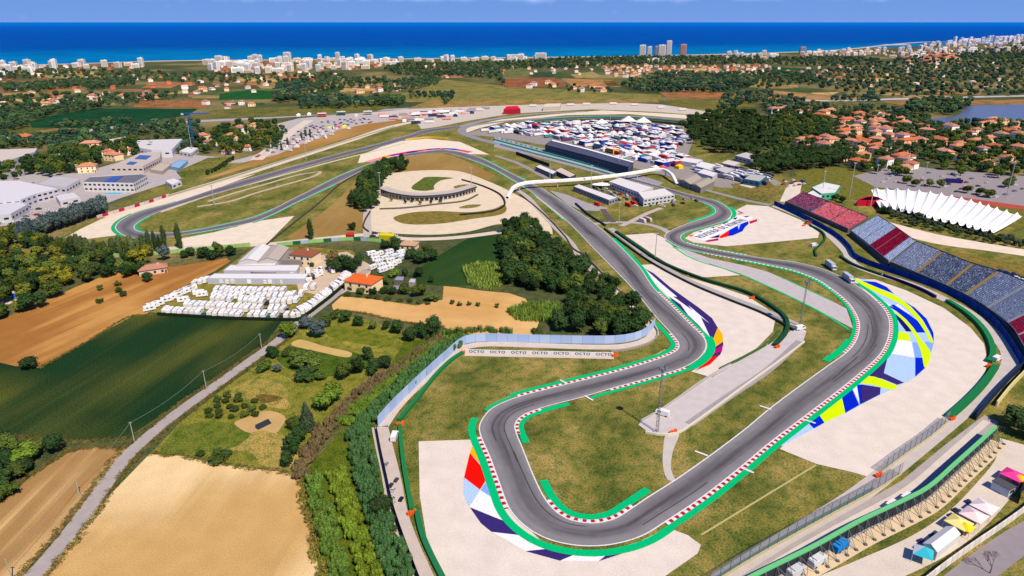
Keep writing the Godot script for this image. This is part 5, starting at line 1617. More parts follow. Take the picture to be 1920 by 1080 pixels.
	gabled("garage_hall", "tan roofed hall nearer the car turning circle", "hall", [1314, 352, 1295, 345, 1317, 334, 1340, 339], 5.0, 1.6, A(140, 138, 138), A(182, 170, 158))
	block("workshop", "blue fronted flat roofed workshop at the paddock's edge", "building", [1395, 336, 1408, 326, 1438, 330, 1424, 341], 5.0, A(64, 120, 150), A(196, 194, 190), 1, 5.0)
	block("workshop", "white flat roofed shed by the paddock's dark trees", "building", [1378, 292, 1400, 286, 1424, 292, 1408, 300], 5.0, A(190, 190, 196), A(206, 204, 202), 1, 6.0)
	block("workshop", "low grey shed near the paddock's back gate", "building", [1340, 318, 1358, 312, 1380, 318, 1362, 326], 4.0, A(120, 126, 140), A(210, 206, 204), 1, 5.0)
	block("paddock_marquee", "broad white marquee hall behind the tan halls", "tent", [1304, 312, 1316, 303, 1342, 309, 1330, 319], 4.5, A(206, 208, 214), A(240, 238, 236), 0)
	block("paddock_marquee", "second white marquee hall beside the delivery lorries", "tent", [1308, 324, 1320, 317, 1346, 325, 1336, 332], 4.0, A(190, 194, 204), A(236, 234, 234), 0)
	block("paddock_marquee", "long white marquee roof along the paddock's tree side", "tent", [1272, 302, 1284, 295, 1318, 300, 1306, 307], 4.5, A(196, 198, 206), A(238, 236, 236), 0)
	block("paddock_marquee", "low cream roof at the paddock's back gate", "tent", [1352, 306, 1366, 300, 1388, 305, 1376, 312], 4.0, A(190, 186, 180), A(226, 218, 206), 0)
	# low stand and lorries by the straight
	block("trackside_suite", "white topped trackside suite on the grass before the pit straight", "building", [1004, 313, 1012, 309, 1044, 322, 1036, 327], 4.0, A(80, 106, 130), A(236, 234, 232), 1, 3.5)
	block("trackside_suite", "sand topped trackside suite next to the bridge", "building", [1040, 320, 1052, 314, 1080, 328, 1068, 333], 4.0, A(70, 84, 108), A(222, 204, 188), 1, 3.5)
	run_wall("earth_wall", "dark blue wall under the pit straight's lorries", "wall", [968, 290, 1000, 302, 1030, 313], 3.5, 1.0, A(50, 56, 75), M.wall)
	# the round pavilion on the dirt oval
	var arc := even(catmull(gp([712, 352, 735, 360, 780, 366, 842, 362, 892, 349], 6.0), 4.0), 4.0)
	var pv := thing("round_pavilion", "long curved pavilion with dark roof edge on the dirt oval", "building", v3(arc[0]))
	var an := normals_of(arc)
	var wl := MB.new()
	var rf := MB.new()
	for i in arc.size() - 1:
		var s := 1.0 if an[i].dot(-arc[i]) > 0.0 else -1.0
		var a := v3(arc[i] - arc[0])
		var b := v3(arc[i + 1] - arc[0])
		var na := v3(an[i]) * s
		var nb := v3(an[i + 1]) * s
		wl.quad(a, b, b + Vector3.UP * 5, a + Vector3.UP * 5, A(206, 196, 190), na)
		wl.quad(a - na * 7, b - nb * 7, b - nb * 7 + Vector3.UP * 6, a - na * 7 + Vector3.UP * 6, A(190, 184, 178), -na)
		rf.quad(a + na * 1.2 + Vector3.UP * 6.0, b + nb * 1.2 + Vector3.UP * 6.0, b - nb * 7.2 + Vector3.UP * 6.4, a - na * 7.2 + Vector3.UP * 6.4, A(190, 180, 172))
		rf.quad(a + na * 1.2 + Vector3.UP * 4.6, b + nb * 1.2 + Vector3.UP * 4.6, b + nb * 1.2 + Vector3.UP * 6.0, a + na * 1.2 + Vector3.UP * 6.0, A(72, 76, 82), na)
		mb = MB.new()
		mb.quad(a.lerp(b, 0.12) + na * 0.05 + Vector3.UP * 1.2, a.lerp(b, 0.85) + nb * 0.05 + Vector3.UP * 1.2, a.lerp(b, 0.85) + nb * 0.05 + Vector3.UP * 3.8, a.lerp(b, 0.12) + na * 0.05 + Vector3.UP * 3.8, Color(1, 1, 1), na)
		part("window", mb, M.window, pv)
	part("wall", wl, M.wall, pv)
	part("roof", rf, M.wall, pv)
	# white and green pavilion behind the pink seats
	block("event_pavilion", "white and mint pavilion behind the pink seats", "building", [1522, 352, 1546, 342, 1576, 348, 1566, 362, 1540, 364], 5.0, A(90, 180, 150), A(238, 238, 236), 1, 4.0)
	block("event_pavilion", "small white flat pavilion just behind the pink seats", "building", [1512, 364, 1528, 356, 1544, 360, 1540, 372], 4.0, A(206, 206, 210), A(236, 236, 238), 1, 4.0)
	# industrial buildings on the left
	var b1 := block("office_building", "white three storey office with blue solar roof and pool", "building", [155, 342, 170, 332, 262, 327, 276, 330, 250, 344], 8.0, A(228, 226, 226), A(120, 120, 136), 2, 4.0)
	roof_patch(b1, "solar_panel", [192, 342, 212, 331, 231, 330, 214, 342], 8.3, A(24, 66, 150), M.gloss)
	var b2 := block("office_building", "sand coloured flat building with two blue solar patches", "building", [206, 312, 262, 288, 302, 284, 300, 296, 268, 312], 7.0, A(210, 200, 194), A(206, 194, 184), 1, 5.0)
	roof_patch(b2, "solar_panel", [252, 298, 262, 291, 284, 292, 274, 299], 7.2, A(30, 76, 150), M.gloss)
	roof_patch(b2, "solar_panel", [236, 308, 244, 303, 258, 304, 250, 309], 7.2, A(30, 76, 150), M.gloss)
	block("warehouse", "long pale warehouse with blue edged roof among the trees", "building", [-40, 292, 0, 281, 70, 279, 66, 285, 0, 307, -40, 316], 8.0, A(206, 206, 216), A(216, 206, 196), 1, 7.0)
	block("warehouse", "grey white warehouse beside the yellow shrub", "building", [71, 346, 101, 331, 150, 337, 123, 352], 6.0, A(226, 226, 232), A(200, 196, 200), 1, 6.0)
	block("warehouse", "broad white factory block with stepped roof", "building", [-40, 340, 40, 340, 109, 354, 68, 364, 39, 375, -40, 382], 7.5, A(214, 214, 224), A(226, 224, 230), 2, 5.0)
	block("warehouse", "white factory block with fenced cars below its wall", "building", [-40, 378, 30, 376, 52, 384, 20, 402, -40, 410], 6.0, A(206, 208, 218), A(220, 218, 226), 1, 5.0)
	block("warehouse", "white hall with tall dark windows by the small orchard", "building", [255, 264, 342, 261, 322, 281, 284, 282, 262, 278], 8.0, A(220, 222, 232), A(222, 218, 220), 1, 7.0)
	block("small_depot", "white hut and yard walls beside the far straight", "building", [310, 340, 326, 335, 340, 340, 322, 347], 4.0, A(226, 226, 232), A(232, 232, 236), 1, 6.0)
	for b in [[96, 286, 128, 282, 124, 290, 92, 294, 6, "white shed roof by the trees of the long warehouse", A(226, 224, 228)], [104, 368, 140, 362, 150, 370, 112, 378, 5, "white loading shed below the grey white warehouse", A(222, 220, 226)], [2, 316, 40, 310, 44, 318, 4, 326, 6, "grey shed between warehouse trees", A(180, 178, 184)], [120, 308, 146, 302, 152, 308, 126, 314, 5, "pale tan shed beside the terracotta houses", A(206, 194, 180)], [336, 284, 352, 276, 372, 278, 358, 288, 5, "small white works roof by the blue crane", A(232, 230, 232)], [204, 262, 240, 256, 246, 262, 210, 268, 6, "pale yard roof above the white hall", A(216, 208, 198)], [280, 318, 300, 306, 322, 308, 304, 322, 3, "low walled court beside the sand coloured building", A(206, 190, 176)], [318, 312, 336, 300, 352, 302, 336, 316, 3, "blue and white playground roof behind the court", A(150, 190, 220)]]:
		block("works_shed", b[9], "shed", b.slice(0, 8), b[8], Color(b[10].r * 0.9, b[10].g * 0.9, b[10].b * 0.9), b[10], 1 if b[8] > 3 else 0, 6.0)
	# swimming pools beside the office
	for b in [[214, 363, 9.0, 3.2, "oval turquoise pool below the three storey office"], [278, 343, 4.0, 2.6, "small round turquoise pool at the office's corner"]]:
		mb = MB.new()
		var ring := PackedVector2Array()
		var rim := PackedVector2Array()
		for k in 24:
			ring.append(Vector2(cos(TAU * k / 24) * b[2], sin(TAU * k / 24) * b[3]))
			rim.append(Vector2(cos(TAU * k / 24) * (b[2] + 0.8), sin(TAU * k / 24) * (b[3] + 0.8)))
		var po := thing("swimming_pool", b[4], "pool", G(b[0], b[1]))
		mb.prism(rim, 0.0, 0.25, A(220, 214, 206), A(226, 220, 212))
		part("pool_rim", mb, M.concrete, po)
		mb = MB.new()
		mb.sheet(ring, 0.3, A(40, 170, 210))
		part("pool_water", mb, M.lake, po)
	# sheds and barns of the farm with the camp
	gabled("barn", "white ridged barn at the camp's upper corner", "barn", [447, 491, 483, 489, 506, 462, 479, 463], 5.5, 1.8, A(206, 204, 206), A(234, 232, 234))
	gabled("barn", "tan ridged barn joined to the white barn", "barn", [484, 489, 521, 488, 541, 464, 507, 462], 5.5, 1.8, A(200, 194, 190), A(196, 184, 174))
	block("shed", "long white lean-to roof in front of the ridged barns", "shed", [442, 499, 450, 491, 522, 489, 516, 498], 3.6, A(206, 206, 212), A(242, 242, 244), 0)
	block("shed", "grey slatted shed roof beside the brown roofed farmhouse", "shed", [522, 489, 541, 470, 562, 471, 566, 490], 3.6, A(150, 144, 140), A(156, 146, 142), 0)
	block("shed", "wide white shed roof with a gap of red canopy", "shed", [419, 508, 432, 498, 562, 498, 556, 509], 3.4, A(206, 206, 212), A(240, 238, 240), 0)
	block("shed", "longest white shed roof above the camper rows", "shed", [388, 523, 402, 514, 578, 514, 572, 524], 3.2, A(196, 198, 208), A(238, 240, 244), 0)
	block("shed", "rust red canopy in the gap between white sheds", "shed", [470, 512, 480, 507, 520, 507, 516, 513], 2.6, A(120, 80, 74), A(136, 96, 86), 0)

# ---------------------------------------------------------------- houses
var house_kinds := []

# a house on its own base with hipped tile roof; w along x, d along z
func house(label: String, at: Vector3, turn: float, w: float, d: float, h: float, wall: Color, roof: Color, group := "", detail := true) -> Node3D:
	var t := thing("house", label, "house", at, turn, group)
	house_parts(t, w, d, h, wall, roof, detail)
	return t

func house_parts(t: Node3D, w: float, d: float, h: float, wall: Color, roof: Color, detail: bool) -> void:
	wall = Color(minf(wall.r * 1.3, 0.88), minf(wall.g * 1.3, 0.86), minf(wall.b * 1.3, 0.84))
	var mb := MB.new()
	var p := PackedVector2Array([Vector2(-w, -d) * 0.5, Vector2(w, -d) * 0.5, Vector2(w, d) * 0.5, Vector2(-w, d) * 0.5])
	mb.prism(p, 0, h, wall, wall)
	part("wall", mb, M.wall, t)
	mb = MB.new()
	var e := 0.6
	var rise := d * 0.24
	var x := w * 0.5 + e
	var z := d * 0.5 + e
	var rx := maxf(w * 0.5 - d * 0.42, 0.2)
	var y := h - 0.05
	var r0 := Vector3(-rx, h + rise, 0)
	var r1 := Vector3(rx, h + rise, 0)
	mb.quad(Vector3(-x, y, z), Vector3(x, y, z), r1, r0, roof)
	mb.quad(Vector3(-x, y, -z), Vector3(x, y, -z), r1, r0, roof)
	mb.tri(Vector3(x, y, -z), Vector3(x, y, z), r1, Vector3(0.45, 0.9, 0).normalized(), roof)
	mb.tri(Vector3(-x, y, -z), Vector3(-x, y, z), r0, Vector3(-0.45, 0.9, 0).normalized(), roof)
	mb.quad(Vector3(-x, y - 0.2, z), Vector3(x, y - 0.2, z), Vector3(x, y, z), Vector3(-x, y, z), roof, Vector3.BACK)
	mb.quad(Vector3(x, y - 0.2, -z), Vector3(x, y - 0.2, z), Vector3(x, y, z), Vector3(x, y, -z), roof, Vector3.RIGHT)
	mb.quad(Vector3(-x, y - 0.2, -z), Vector3(-x, y - 0.2, z), Vector3(-x, y, z), Vector3(-x, y, -z), roof, Vector3.LEFT)
	mb.quad(Vector3(-x, y - 0.2, -z), Vector3(x, y - 0.2, -z), Vector3(x, y, -z), Vector3(-x, y, -z), roof, Vector3.FORWARD)
	var rp := part("roof", mb, M.roof, t)
	mb = MB.new()
	mb.box(Vector3(w * 0.2, h + rise * 0.9, d * 0.12), Vector3(0.7, 1.5, 0.7), wall)
	part("chimney", mb, M.wall, rp)
	if not detail:
		return
	for s in [1.0, -1.0]:
		for k in [-0.28, 0.05, 0.32]:
			for r in (2 if h > 5.0 else 1):
				mb = MB.new()
				mb.box(Vector3(w * k, 1.5 + 2.9 * r, s * (d * 0.5 + 0.02)), Vector3(1.3, 1.5, 0.06), Color(0.03, 0.035, 0.04))
				part("window", mb, M.gloss, t)
	mb = MB.new()
	mb.box(Vector3(w * 0.44, 1.05, d * 0.5 + 0.03), Vector3(1.1, 2.1, 0.06), Color(0.12, 0.07, 0.04))
	part("door", mb, M.plain, t)

func house_stock() -> void:
	var walls := [A(246, 238, 224), A(240, 214, 172), A(236, 230, 226), A(236, 200, 156), A(246, 244, 240), A(232, 182, 144)]
	var roofs := [A(206, 128, 98), A(216, 146, 114), A(190, 118, 98), A(222, 158, 128), A(198, 138, 118), A(212, 122, 86)]
	for i in 6:
		var t := Node3D.new()
		house_parts(t, [13.0, 16.0, 11.0, 18.0, 14.0, 22.0][i], [10.0, 11.0, 9.0, 10.0, 12.0, 11.0][i], [6.2, 6.6, 3.6, 6.2, 8.6, 6.4][i], walls[i], roofs[i], true)
		t.set_meta("category", "house")
		house_kinds.append(t)

func put_house(kind: int, at: Vector3, turn: float, s: float, label: String, group: String) -> void:
	var look: String = ["cream walled", "apricot walled", "low white walled", "long ochre walled", "tall white", "broad salmon"][kind]
	label = look + " " + label
	group = look + " " + group
	copy_of(house_kinds[kind], "house", at, turn, Vector3.ONE * s, label, group)

func build_farm_and_left() -> void:
	house("farmhouse with brown tile roof and cream walls beside the barns", G(574, 492), -0.25, 15, 11, 6.5, A(226, 206, 176), A(156, 94, 74))
	house("farmhouse with bright orange roof and cream walls beside the lane", G(683, 542), -0.35, 17, 12, 6.2, A(240, 214, 168), A(236, 112, 52))
	house("cottage with a pale tan roof beside the dark green field", G(767, 466), -0.2, 11, 8, 3.6, A(220, 196, 160), A(206, 168, 136), "", true)
	house("cottage with rose tile roof above the ploughed field", G(288, 511), 0.5, 15, 8, 3.6, A(206, 180, 160), A(196, 140, 120), "", true)
	block("garden_shed", "grey tin garden shed beside the orange roofed farmhouse", "shed", [738, 526, 744, 519, 758, 519, 756, 527], 2.6, A(120, 110, 100), A(150, 166, 190), 0)
	block("garden_shed", "small white garden shed among the garden trees", "shed", [766, 530, 770, 523, 780, 524, 778, 531], 2.4, A(170, 160, 150), A(206, 206, 214), 0)
	block("garden_shed", "grey tin lean-to below the grey tin garden shed", "shed", [736, 543, 738, 536, 750, 536, 750, 544], 2.2, A(140, 130, 120), A(150, 160, 172), 0)
	# solar panel lying on the dirt of the orchard
	var mb := MB.new()
	mb.box(Vector3(0, 0.9, 0), Vector3(5.6, 0.12, 2.2), Color(0.02, 0.025, 0.035), Basis(Vector3.RIGHT, 0.5))
	for x in [-2.2, 2.2]:
		mb.bar(Vector3(x, 0, -0.6), Vector3(x, 0.95, -0.3), 0.06, 0.06, 4, A(140, 140, 144))
		mb.bar(Vector3(x, 0, 0.7), Vector3(x, 0.6, 0.5), 0.06, 0.06, 4, A(140, 140, 144))
	var o := single("solar_panel", mb, M.gloss, "black tilted solar panel on the orchard's bare dirt", "solar panel")
	o.position = G(494, 799)
	o.rotation.y = 0.9
	house_stock()
	for b in [[44, 266, 5, 1.1], [20, 300, 2, 0.9], [166, 322, 1, 1.0], [214, 300, 1, 1.0], [172, 278, 3, 1.1], [206, 292, 0, 0.9], [238, 290, 0, 1.0], [396, 274, 0, 1.0], [438, 262, 1, 1.0], [452, 250, 4, 1.0], [428, 288, 2, 1.0], [466, 282, 0, 0.8], [482, 240, 3, 0.9], [380, 262, 1, 1.0]]:
		put_house(b[2], G(b[0], b[1]), rng.randf_range(-0.4, 0.4), b[3], "terracotta roofed house among the trees behind the far left straight", "houses behind the far left straight")
	# blue crane
	var cr := thing("tower_crane", "tall blue construction crane beyond the far left houses", "crane", G(362, 266))
	mb = MB.new()
	for x in [-0.8, 0.8]:
		for z in [-0.8, 0.8]:
			mb.bar(Vector3(x, 0, z), Vector3(x, 34, z), 0.16, 0.16, 4, A(24, 96, 180))
	for k in 17:
		mb.bar(Vector3(-0.8, k * 2.0, 0.8), Vector3(0.8, k * 2.0 + 2.0, 0.8), 0.1, 0.1, 3, A(24, 96, 180))
		mb.bar(Vector3(0.8, k * 2.0, -0.8), Vector3(0.8, k * 2.0 + 2.0, 0.8), 0.1, 0.1, 3, A(24, 96, 180))
	part("tower", mb, M.plain, cr)
	mb = MB.new()
	mb.box(Vector3(8, 34.6, 0), Vector3(34, 1.0, 1.0), A(24, 96, 180))
	part("jib", mb, M.plain, cr)
	mb = MB.new()
	mb.box(Vector3(-7.5, 33.6, 0), Vector3(3, 2, 1.6), A(206, 206, 206))
	part("counterweight", mb, M.plain, cr)

# points spread over an outline given in pixels, at least gap metres apart
func spread(px: Array, gap: float, most: int, on_hill := false) -> Array:
	var p := gp(px)
	if on_hill:
		p = PackedVector2Array()
		for i in range(0, px.size(), 2):
			var q := on_land(px[i], px[i + 1])
			p.append(Vector2(q.x, q.z))
	var lo := p[0]
	var hi := p[0]
	for q in p:
		lo = lo.min(q)
		hi = hi.max(q)
	var o := []
	var cells := {}
	var tries := 0
	while o.size() < most and tries < most * 30:
		tries += 1
		var q := Vector2(rng.randf_range(lo.x, hi.x), rng.randf_range(lo.y, hi.y))
		if not Geometry2D.is_point_in_polygon(q, p):
			continue
		var key := Vector2i((q / gap).floor())
		var ok := true
		for a in range(-1, 2):
			for b in range(-1, 2):
				for e in cells.get(key + Vector2i(a, b), []):
					if e.distance_squared_to(q) < gap * gap:
						ok = false
		if not ok:
			continue
		if not cells.has(key):
			cells[key] = []
		cells[key].append(q)
		o.append(q)
	return o

var housed := []

func build_houses() -> void:
	# the village right of the paddock, its gardens and streets
	for v in [
		[[1575, 222, 1640, 214, 1700, 226, 1740, 246, 1720, 276, 1660, 276, 1600, 262, 1560, 244], 17.0, 44, "terracotta roofed house in the dense village before the lake", "village houses before the lake", 0.5],
		[[1500, 262, 1580, 258, 1680, 282, 1722, 304, 1712, 326, 1640, 322, 1560, 300, 1500, 290], 16.0, 34, "terracotta roofed house in the village rows beyond the stone pines", "village houses beyond the stone pines", 0.5],
		[[1446, 206, 1500, 206, 1560, 212, 1570, 226, 1500, 226, 1450, 222], 26.0, 12, "terracotta roofed house in the loose rows above the dark wood", "houses above the dark wood", 0.4],
		[[1770, 236, 1850, 228, 1960, 236, 1960, 262, 1860, 264, 1790, 256], 20.0, 18, "terracotta roofed house on the lake's near shore", "houses on the lake shore", 0.3],
		[[1740, 272, 1800, 262, 1960, 276, 1960, 330, 1860, 326, 1760, 302], 22.0, 22, "terracotta roofed house among the garden trees above the car park", "houses above the car park", 0.3],
	]:
		for q in spread(v[0], v[1], v[2]):
			housed.append(q)
			put_house(rng.randi() % 6, v3(q), v[5] + (PI / 2 if rng.randf() < 0.4 else 0.0) + rng.randf_range(-0.15, 0.15), rng.randf_range(0.78, 1.02), v[3], v[4])
	# far hamlets between the circuit and the coast
	for v in [
		[[30, 200, 100, 186, 180, 182, 190, 196, 90, 204], 24.0, 9, "far terracotta roofed house west of the green field", "far houses west of the green field"],
		[[220, 182, 290, 176, 300, 184, 230, 190], 22.0, 6, "far terracotta roofed house above the brick red field", "far houses above the brick red field"],
		[[340, 168, 420, 160, 430, 172, 350, 178], 40.0, 5, "far terracotta roofed house beside the small green field", "far houses beside the small green field"],
		[[385, 196, 470, 192, 474, 204, 390, 206], 28.0, 6, "far terracotta roofed house above the motorway", "far houses above the motorway"],
		[[650, 168, 740, 160, 760, 172, 660, 178], 26.0, 10, "far pale walled house among the olive meadows", "far houses among the olive meadows"],
		[[990, 158, 1060, 156, 1160, 164, 1150, 176, 1070, 172, 990, 166], 34.0, 10, "far terracotta roofed farmhouse on the vineyard slope", "far farmhouses on the vineyard slope"],
		[[1130, 128, 1210, 124, 1230, 142, 1190, 150, 1140, 142], 34.0, 36, "far terracotta roofed house in the village beneath the tower blocks", "far village houses beneath the towers"],
		[[1230, 126, 1330, 124, 1430, 124, 1440, 140, 1360, 144, 1260, 142], 34.0, 48, "far terracotta roofed house in the long village below the white coast", "far long village houses"],
		[[1470, 136, 1580, 134, 1600, 150, 1500, 156], 60.0, 8, "far white walled villa on the wooded slope", "far villas on the wooded slope"],
	]:
		for q in spread(v[0], v[1], v[2]):
			housed.append(q)
			put_house(rng.randi() % 6, v3(q), rng.randf_range(0, PI), rng.randf_range(0.7, 1.05), v[3], v[4])

# ---------------------------------------------------------------- the coast towns
var town_stock := []

# a seaside block of flats: storeys of windows and balconies on a pale body
func flats(w: float, d: float, storeys: int, wall: Color, roof: Color) -> Node3D:
	var t := Node3D.new()
	var h := storeys * 3.1
	var mb := MB.new()
	var p := PackedVector2Array([Vector2(-w, -d) * 0.5, Vector2(w, -d) * 0.5, Vector2(w, d) * 0.5, Vector2(-w, d) * 0.5])
	mb.prism(p, -6, h + 0.7, wall, roof, false)
	part("wall", mb, M.plain, t)
	mb = MB.new()
	mb.sheet(p, h, roof)
	mb.box(Vector3(w * 0.15, h + 1.2, 0), Vector3(4, 2.4, 4), wall)
	part("roof", mb, M.plain, t)
	mb = MB.new()
	for s in storeys:
		mb.box(Vector3(0, s * 3.1 + 1.7, d * 0.5 + 0.05), Vector3(w * 0.86, 1.3, 0.1), Color(0.3, 0.31, 0.33))
		mb.box(Vector3(0, s * 3.1 + 0.5, d * 0.5 + 0.6), Vector3(w * 0.9, 0.9, 1.2), wall)
		mb.box(Vector3(w * 0.5 + 0.05, s * 3.1 + 1.7, 0), Vector3(0.1, 1.2, d * 0.6), Color(0.3, 0.31, 0.33))
		mb.box(Vector3(-w * 0.5 - 0.05, s * 3.1 + 1.7, 0), Vector3(0.1, 1.2, d * 0.6), Color(0.3, 0.31, 0.33))
	part("balcony_rows", mb, M.plain, t).set_meta("kind", "stuff")
	t.set_meta("category", "apartment block")
	return t

func build_far_town() -> void:
	var walls := [A(250, 244, 234, 0.9), A(244, 232, 218, 0.9), A(250, 248, 244, 0.95), A(232, 220, 210, 0.9), A(244, 220, 196, 0.9), A(238, 236, 236, 0.9)]
	for i in 6:
		town_stock.append(flats([22, 16, 34, 18, 26, 14][i], [13, 12, 13, 14, 12, 12][i], [4, 5, 4, 6, 3, 7][i], walls[i], [A(214, 206, 198), A(200, 130, 100), A(226, 222, 218), A(206, 196, 190), A(196, 120, 92), A(224, 224, 226)][i]))
	# [outline, gap, how many, label, group, turn]
	for v in [
		[[-20, 128, 60, 124, 80, 134, 0, 142], 34.0, 14, "white seaside block at the west end of the shore", "west end seaside blocks"],
		[[85, 126, 160, 123, 270, 122, 265, 127, 170, 129, 100, 132], 60.0, 12, "low white seaside hotel on the open western beach", "hotels on the open western beach"],
		[[370, 119, 480, 116, 560, 114, 700, 112, 760, 113, 740, 126, 660, 130, 560, 136, 480, 138, 390, 134], 30.0, 84, "pale block in the shore town", "shore town blocks"],
		[[770, 113, 900, 111, 1020, 109, 1025, 114, 900, 118, 780, 118], 56.0, 18, "white hotel on the thinly built shore beside the pines", "hotels on the thin shore"],
		[[1350, 105, 1440, 102, 1460, 110, 1360, 112], 44.0, 16, "white block on the shore right of the tower group", "shore blocks beside the towers"],
		[[1500, 100, 1580, 97, 1660, 94, 1660, 102, 1560, 106, 1505, 105], 46.0, 28, "white block on the bay shore before the hill town", "bay shore blocks"],
	]:
		for q in spread(v[0], v[1], v[2]):
			housed.append(q)
			var words: String = v[3]
			if words.ends_with("shore town"):
				words += near_words(q, [[400, 128, "below the tall white western hotel"], [450, 124, "between the western and stepped hotels"], [490, 130, "below the white stepped hotel"], [540, 120, "around the tall pale middle hotel"], [560, 134, "on the meadow side of its middle"], [600, 118, "between the pale hotel and slender tower"], [640, 124, "below the slender white tower hotel"], [690, 116, "on the beach past the slender tower"], [720, 124, "at its thinning eastern edge"]])
			copy_of(town_stock[rng.randi() % 6], "apartment_block", v3(q), rng.randf_range(-0.5, 0.5), Vector3(1, rng.randf_range(0.7, 1.25), 1), words, words)
	# the hill town
	var hill_marks := [[1690, 98, "at the breakwater end"], [1740, 94, "on the lower shoulder"], [1740, 104, "over the terracotta houses"], [1810, 90, "on the middle ridge"], [1820, 100, "below the middle ridge"], [1890, 86, "on the high ridge"], [1900, 95, "below the high ridge"]]
	for q in spread([1660, 97, 1740, 90, 1830, 85, 1960, 82, 1960, 96, 1840, 102, 1740, 108, 1670, 108], 46.0, 110, true):
		housed.append(q)
		copy_of(town_stock[rng.randi() % 6], "apartment_block", Vector3(q.x, hill(q.x, q.y), q.y), rng.randf_range(-0.6, 0.6), Vector3(1, rng.randf_range(0.7, 1.2), 1), "pale block in the hill town" + near_words(q, hill_marks), "hill town blocks" + near_words(q, hill_marks))
	for q in spread([1680, 110, 1790, 103, 1800, 114, 1700, 122], 38.0, 34, true):
		housed.append(q)
		put_house(rng.randi() % 6, Vector3(q.x, hill(q.x, q.y), q.y), rng.randf_range(0, PI), rng.randf_range(1.1, 1.6), "far terracotta roofed house at the foot of the hill town", "houses below the hill town")
	# the tower group
	for b in [[1204, 107, 15, 24, 14, "white tower block at the tower group's left"], [1217, 107, 13, 16, 12, "slim white tower block second in the tower group"], [1230, 108, 14, 14, 12, "grey glazed tower block in the tower group's middle"], [1240, 109, 16, 26, 14, "broad white tower block in the tower group"], [1253, 106, 20, 20, 13, "tallest white tower block of the tower group"], [1280, 105, 15, 24, 14, "brick red and white tower block standing apart from the group"], [1504, 100, 9, 26, 14, "grey broad hotel at the bay's first point"], [1014, 112, 8, 42, 14, "wide white slab hotel among the shore pines"], [970, 114, 7, 50, 13, "wide striped hotel left of the white slab hotel"], [540, 117, 11, 24, 14, "tall pale hotel in the shore town's middle"], [634, 115, 10, 14, 13, "slender white tower hotel in the shore town"], [412, 121, 9, 22, 14, "tall white hotel at the shore town's west edge"], [480, 118, 9, 18, 12, "white stepped hotel west of the shore town's middle"]]:
		var t := flats(b[3], b[4], b[2], A(150, 160, 176) if b[5].begins_with("grey") else (A(206, 150, 130) if b[5].begins_with("brick") else A(238, 234, 228)), A(220, 216, 212))
		t.name = numbered("tower_block")
		add_child(t)
		t.position = G(b[0], b[1])
		tag(t, b[5], "tower block")
	var mb := MB.new()
	mb.prism(gp([1214, 116, 1252, 116, 1252, 111, 1214, 111]), 0, 6, A(196, 180, 166), A(206, 192, 180))
	single("podium_building", mb, M.plain, "low tan podium building below the tower group", "building")
	# lake embankment and pier
	run_wall("breakwater", "pale stone breakwater off the bay shore", "breakwater", [1656, 84.5, 1700, 84], 3.0, 60.0, A(198, 194, 188), M.wall, "", false, -1.0)
	# buildings of the far towns that are past telling apart
	var xs := []
	var cs := []
	var bx := MB.new()
	bx.box(Vector3(0, 0.4, 0), Vector3(1, 0.8, 1), Color(1, 1, 1))
	var tile := Color(0.78, 0.5, 0.4)
	for z in [-0.56, 0.56]:
		bx.quad(Vector3(-0.56, 0.78, z), Vector3(0.56, 0.78, z), Vector3(0.3, 1.05, 0), Vector3(-0.3, 1.05, 0), tile)
	for x in [-0.56, 0.56]:
		bx.tri(Vector3(x, 0.78, -0.56), Vector3(x, 0.78, 0.56), Vector3(x * 0.54, 1.05, 0), Vector3(signf(x) * 0.5, 0.85, 0).normalized(), tile)
	for v in [[[380, 120, 700, 113, 760, 114, 700, 128, 560, 138, 400, 136], 22.0, 160], [[1660, 95, 1960, 80, 1960, 98, 1700, 110], 34.0, 190], [[1500, 100, 1660, 93, 1660, 104, 1500, 107], 30.0, 60], [[1120, 128, 1440, 123, 1450, 142, 1200, 150], 30.0, 90], [[-20, 126, 270, 121, 260, 132, 0, 146], 50.0, 40], [[0, 150, 300, 140, 640, 140, 640, 170, 300, 186, 0, 200], 70.0, 64], [[1450, 128, 1700, 118, 1940, 118, 1940, 170, 1700, 176, 1500, 150], 80.0, 80], [[780, 122, 1120, 118, 1120, 140, 820, 146], 70.0, 40]]:
		for q in spread(v[0], v[1], v[2], true):
			var clear := true
			for e in housed:
				if e.distance_squared_to(q) < 480.0:
					clear = false
					break
			if not clear:
				continue
			var y := hill(q.x, q.y)
			xs.append(Transform3D(Basis(Vector3.UP, rng.randf_range(0, PI)) * Basis.from_scale(Vector3(rng.randf_range(8, 14), rng.randf_range(5, 8), rng.randf_range(7, 10))), Vector3(q.x, y, q.y)))
			cs.append(jit(walls[rng.randi() % 6], 0.1) if rng.randf() < 0.65 else jit(A(200, 130, 100), 0.1))
	var mm := MultiMesh.new()
	mm.transform_format = MultiMesh.TRANSFORM_3D
	mm.use_colors = true
	mm.mesh = bx.mesh(M.plain)
	mm.instance_count = xs.size()
	for i in xs.size():
		mm.set_instance_transform(i, xs[i])
		mm.set_instance_color(i, cs[i])
	var mi := MultiMeshInstance3D.new()
	mi.name = "distant_town"
	mi.multimesh = mm
	mi.set_meta("kind", "stuff")
	tag(mi, "small pale outbuildings scattered between the far coast towns' blocks", "town")
	add_child(mi)

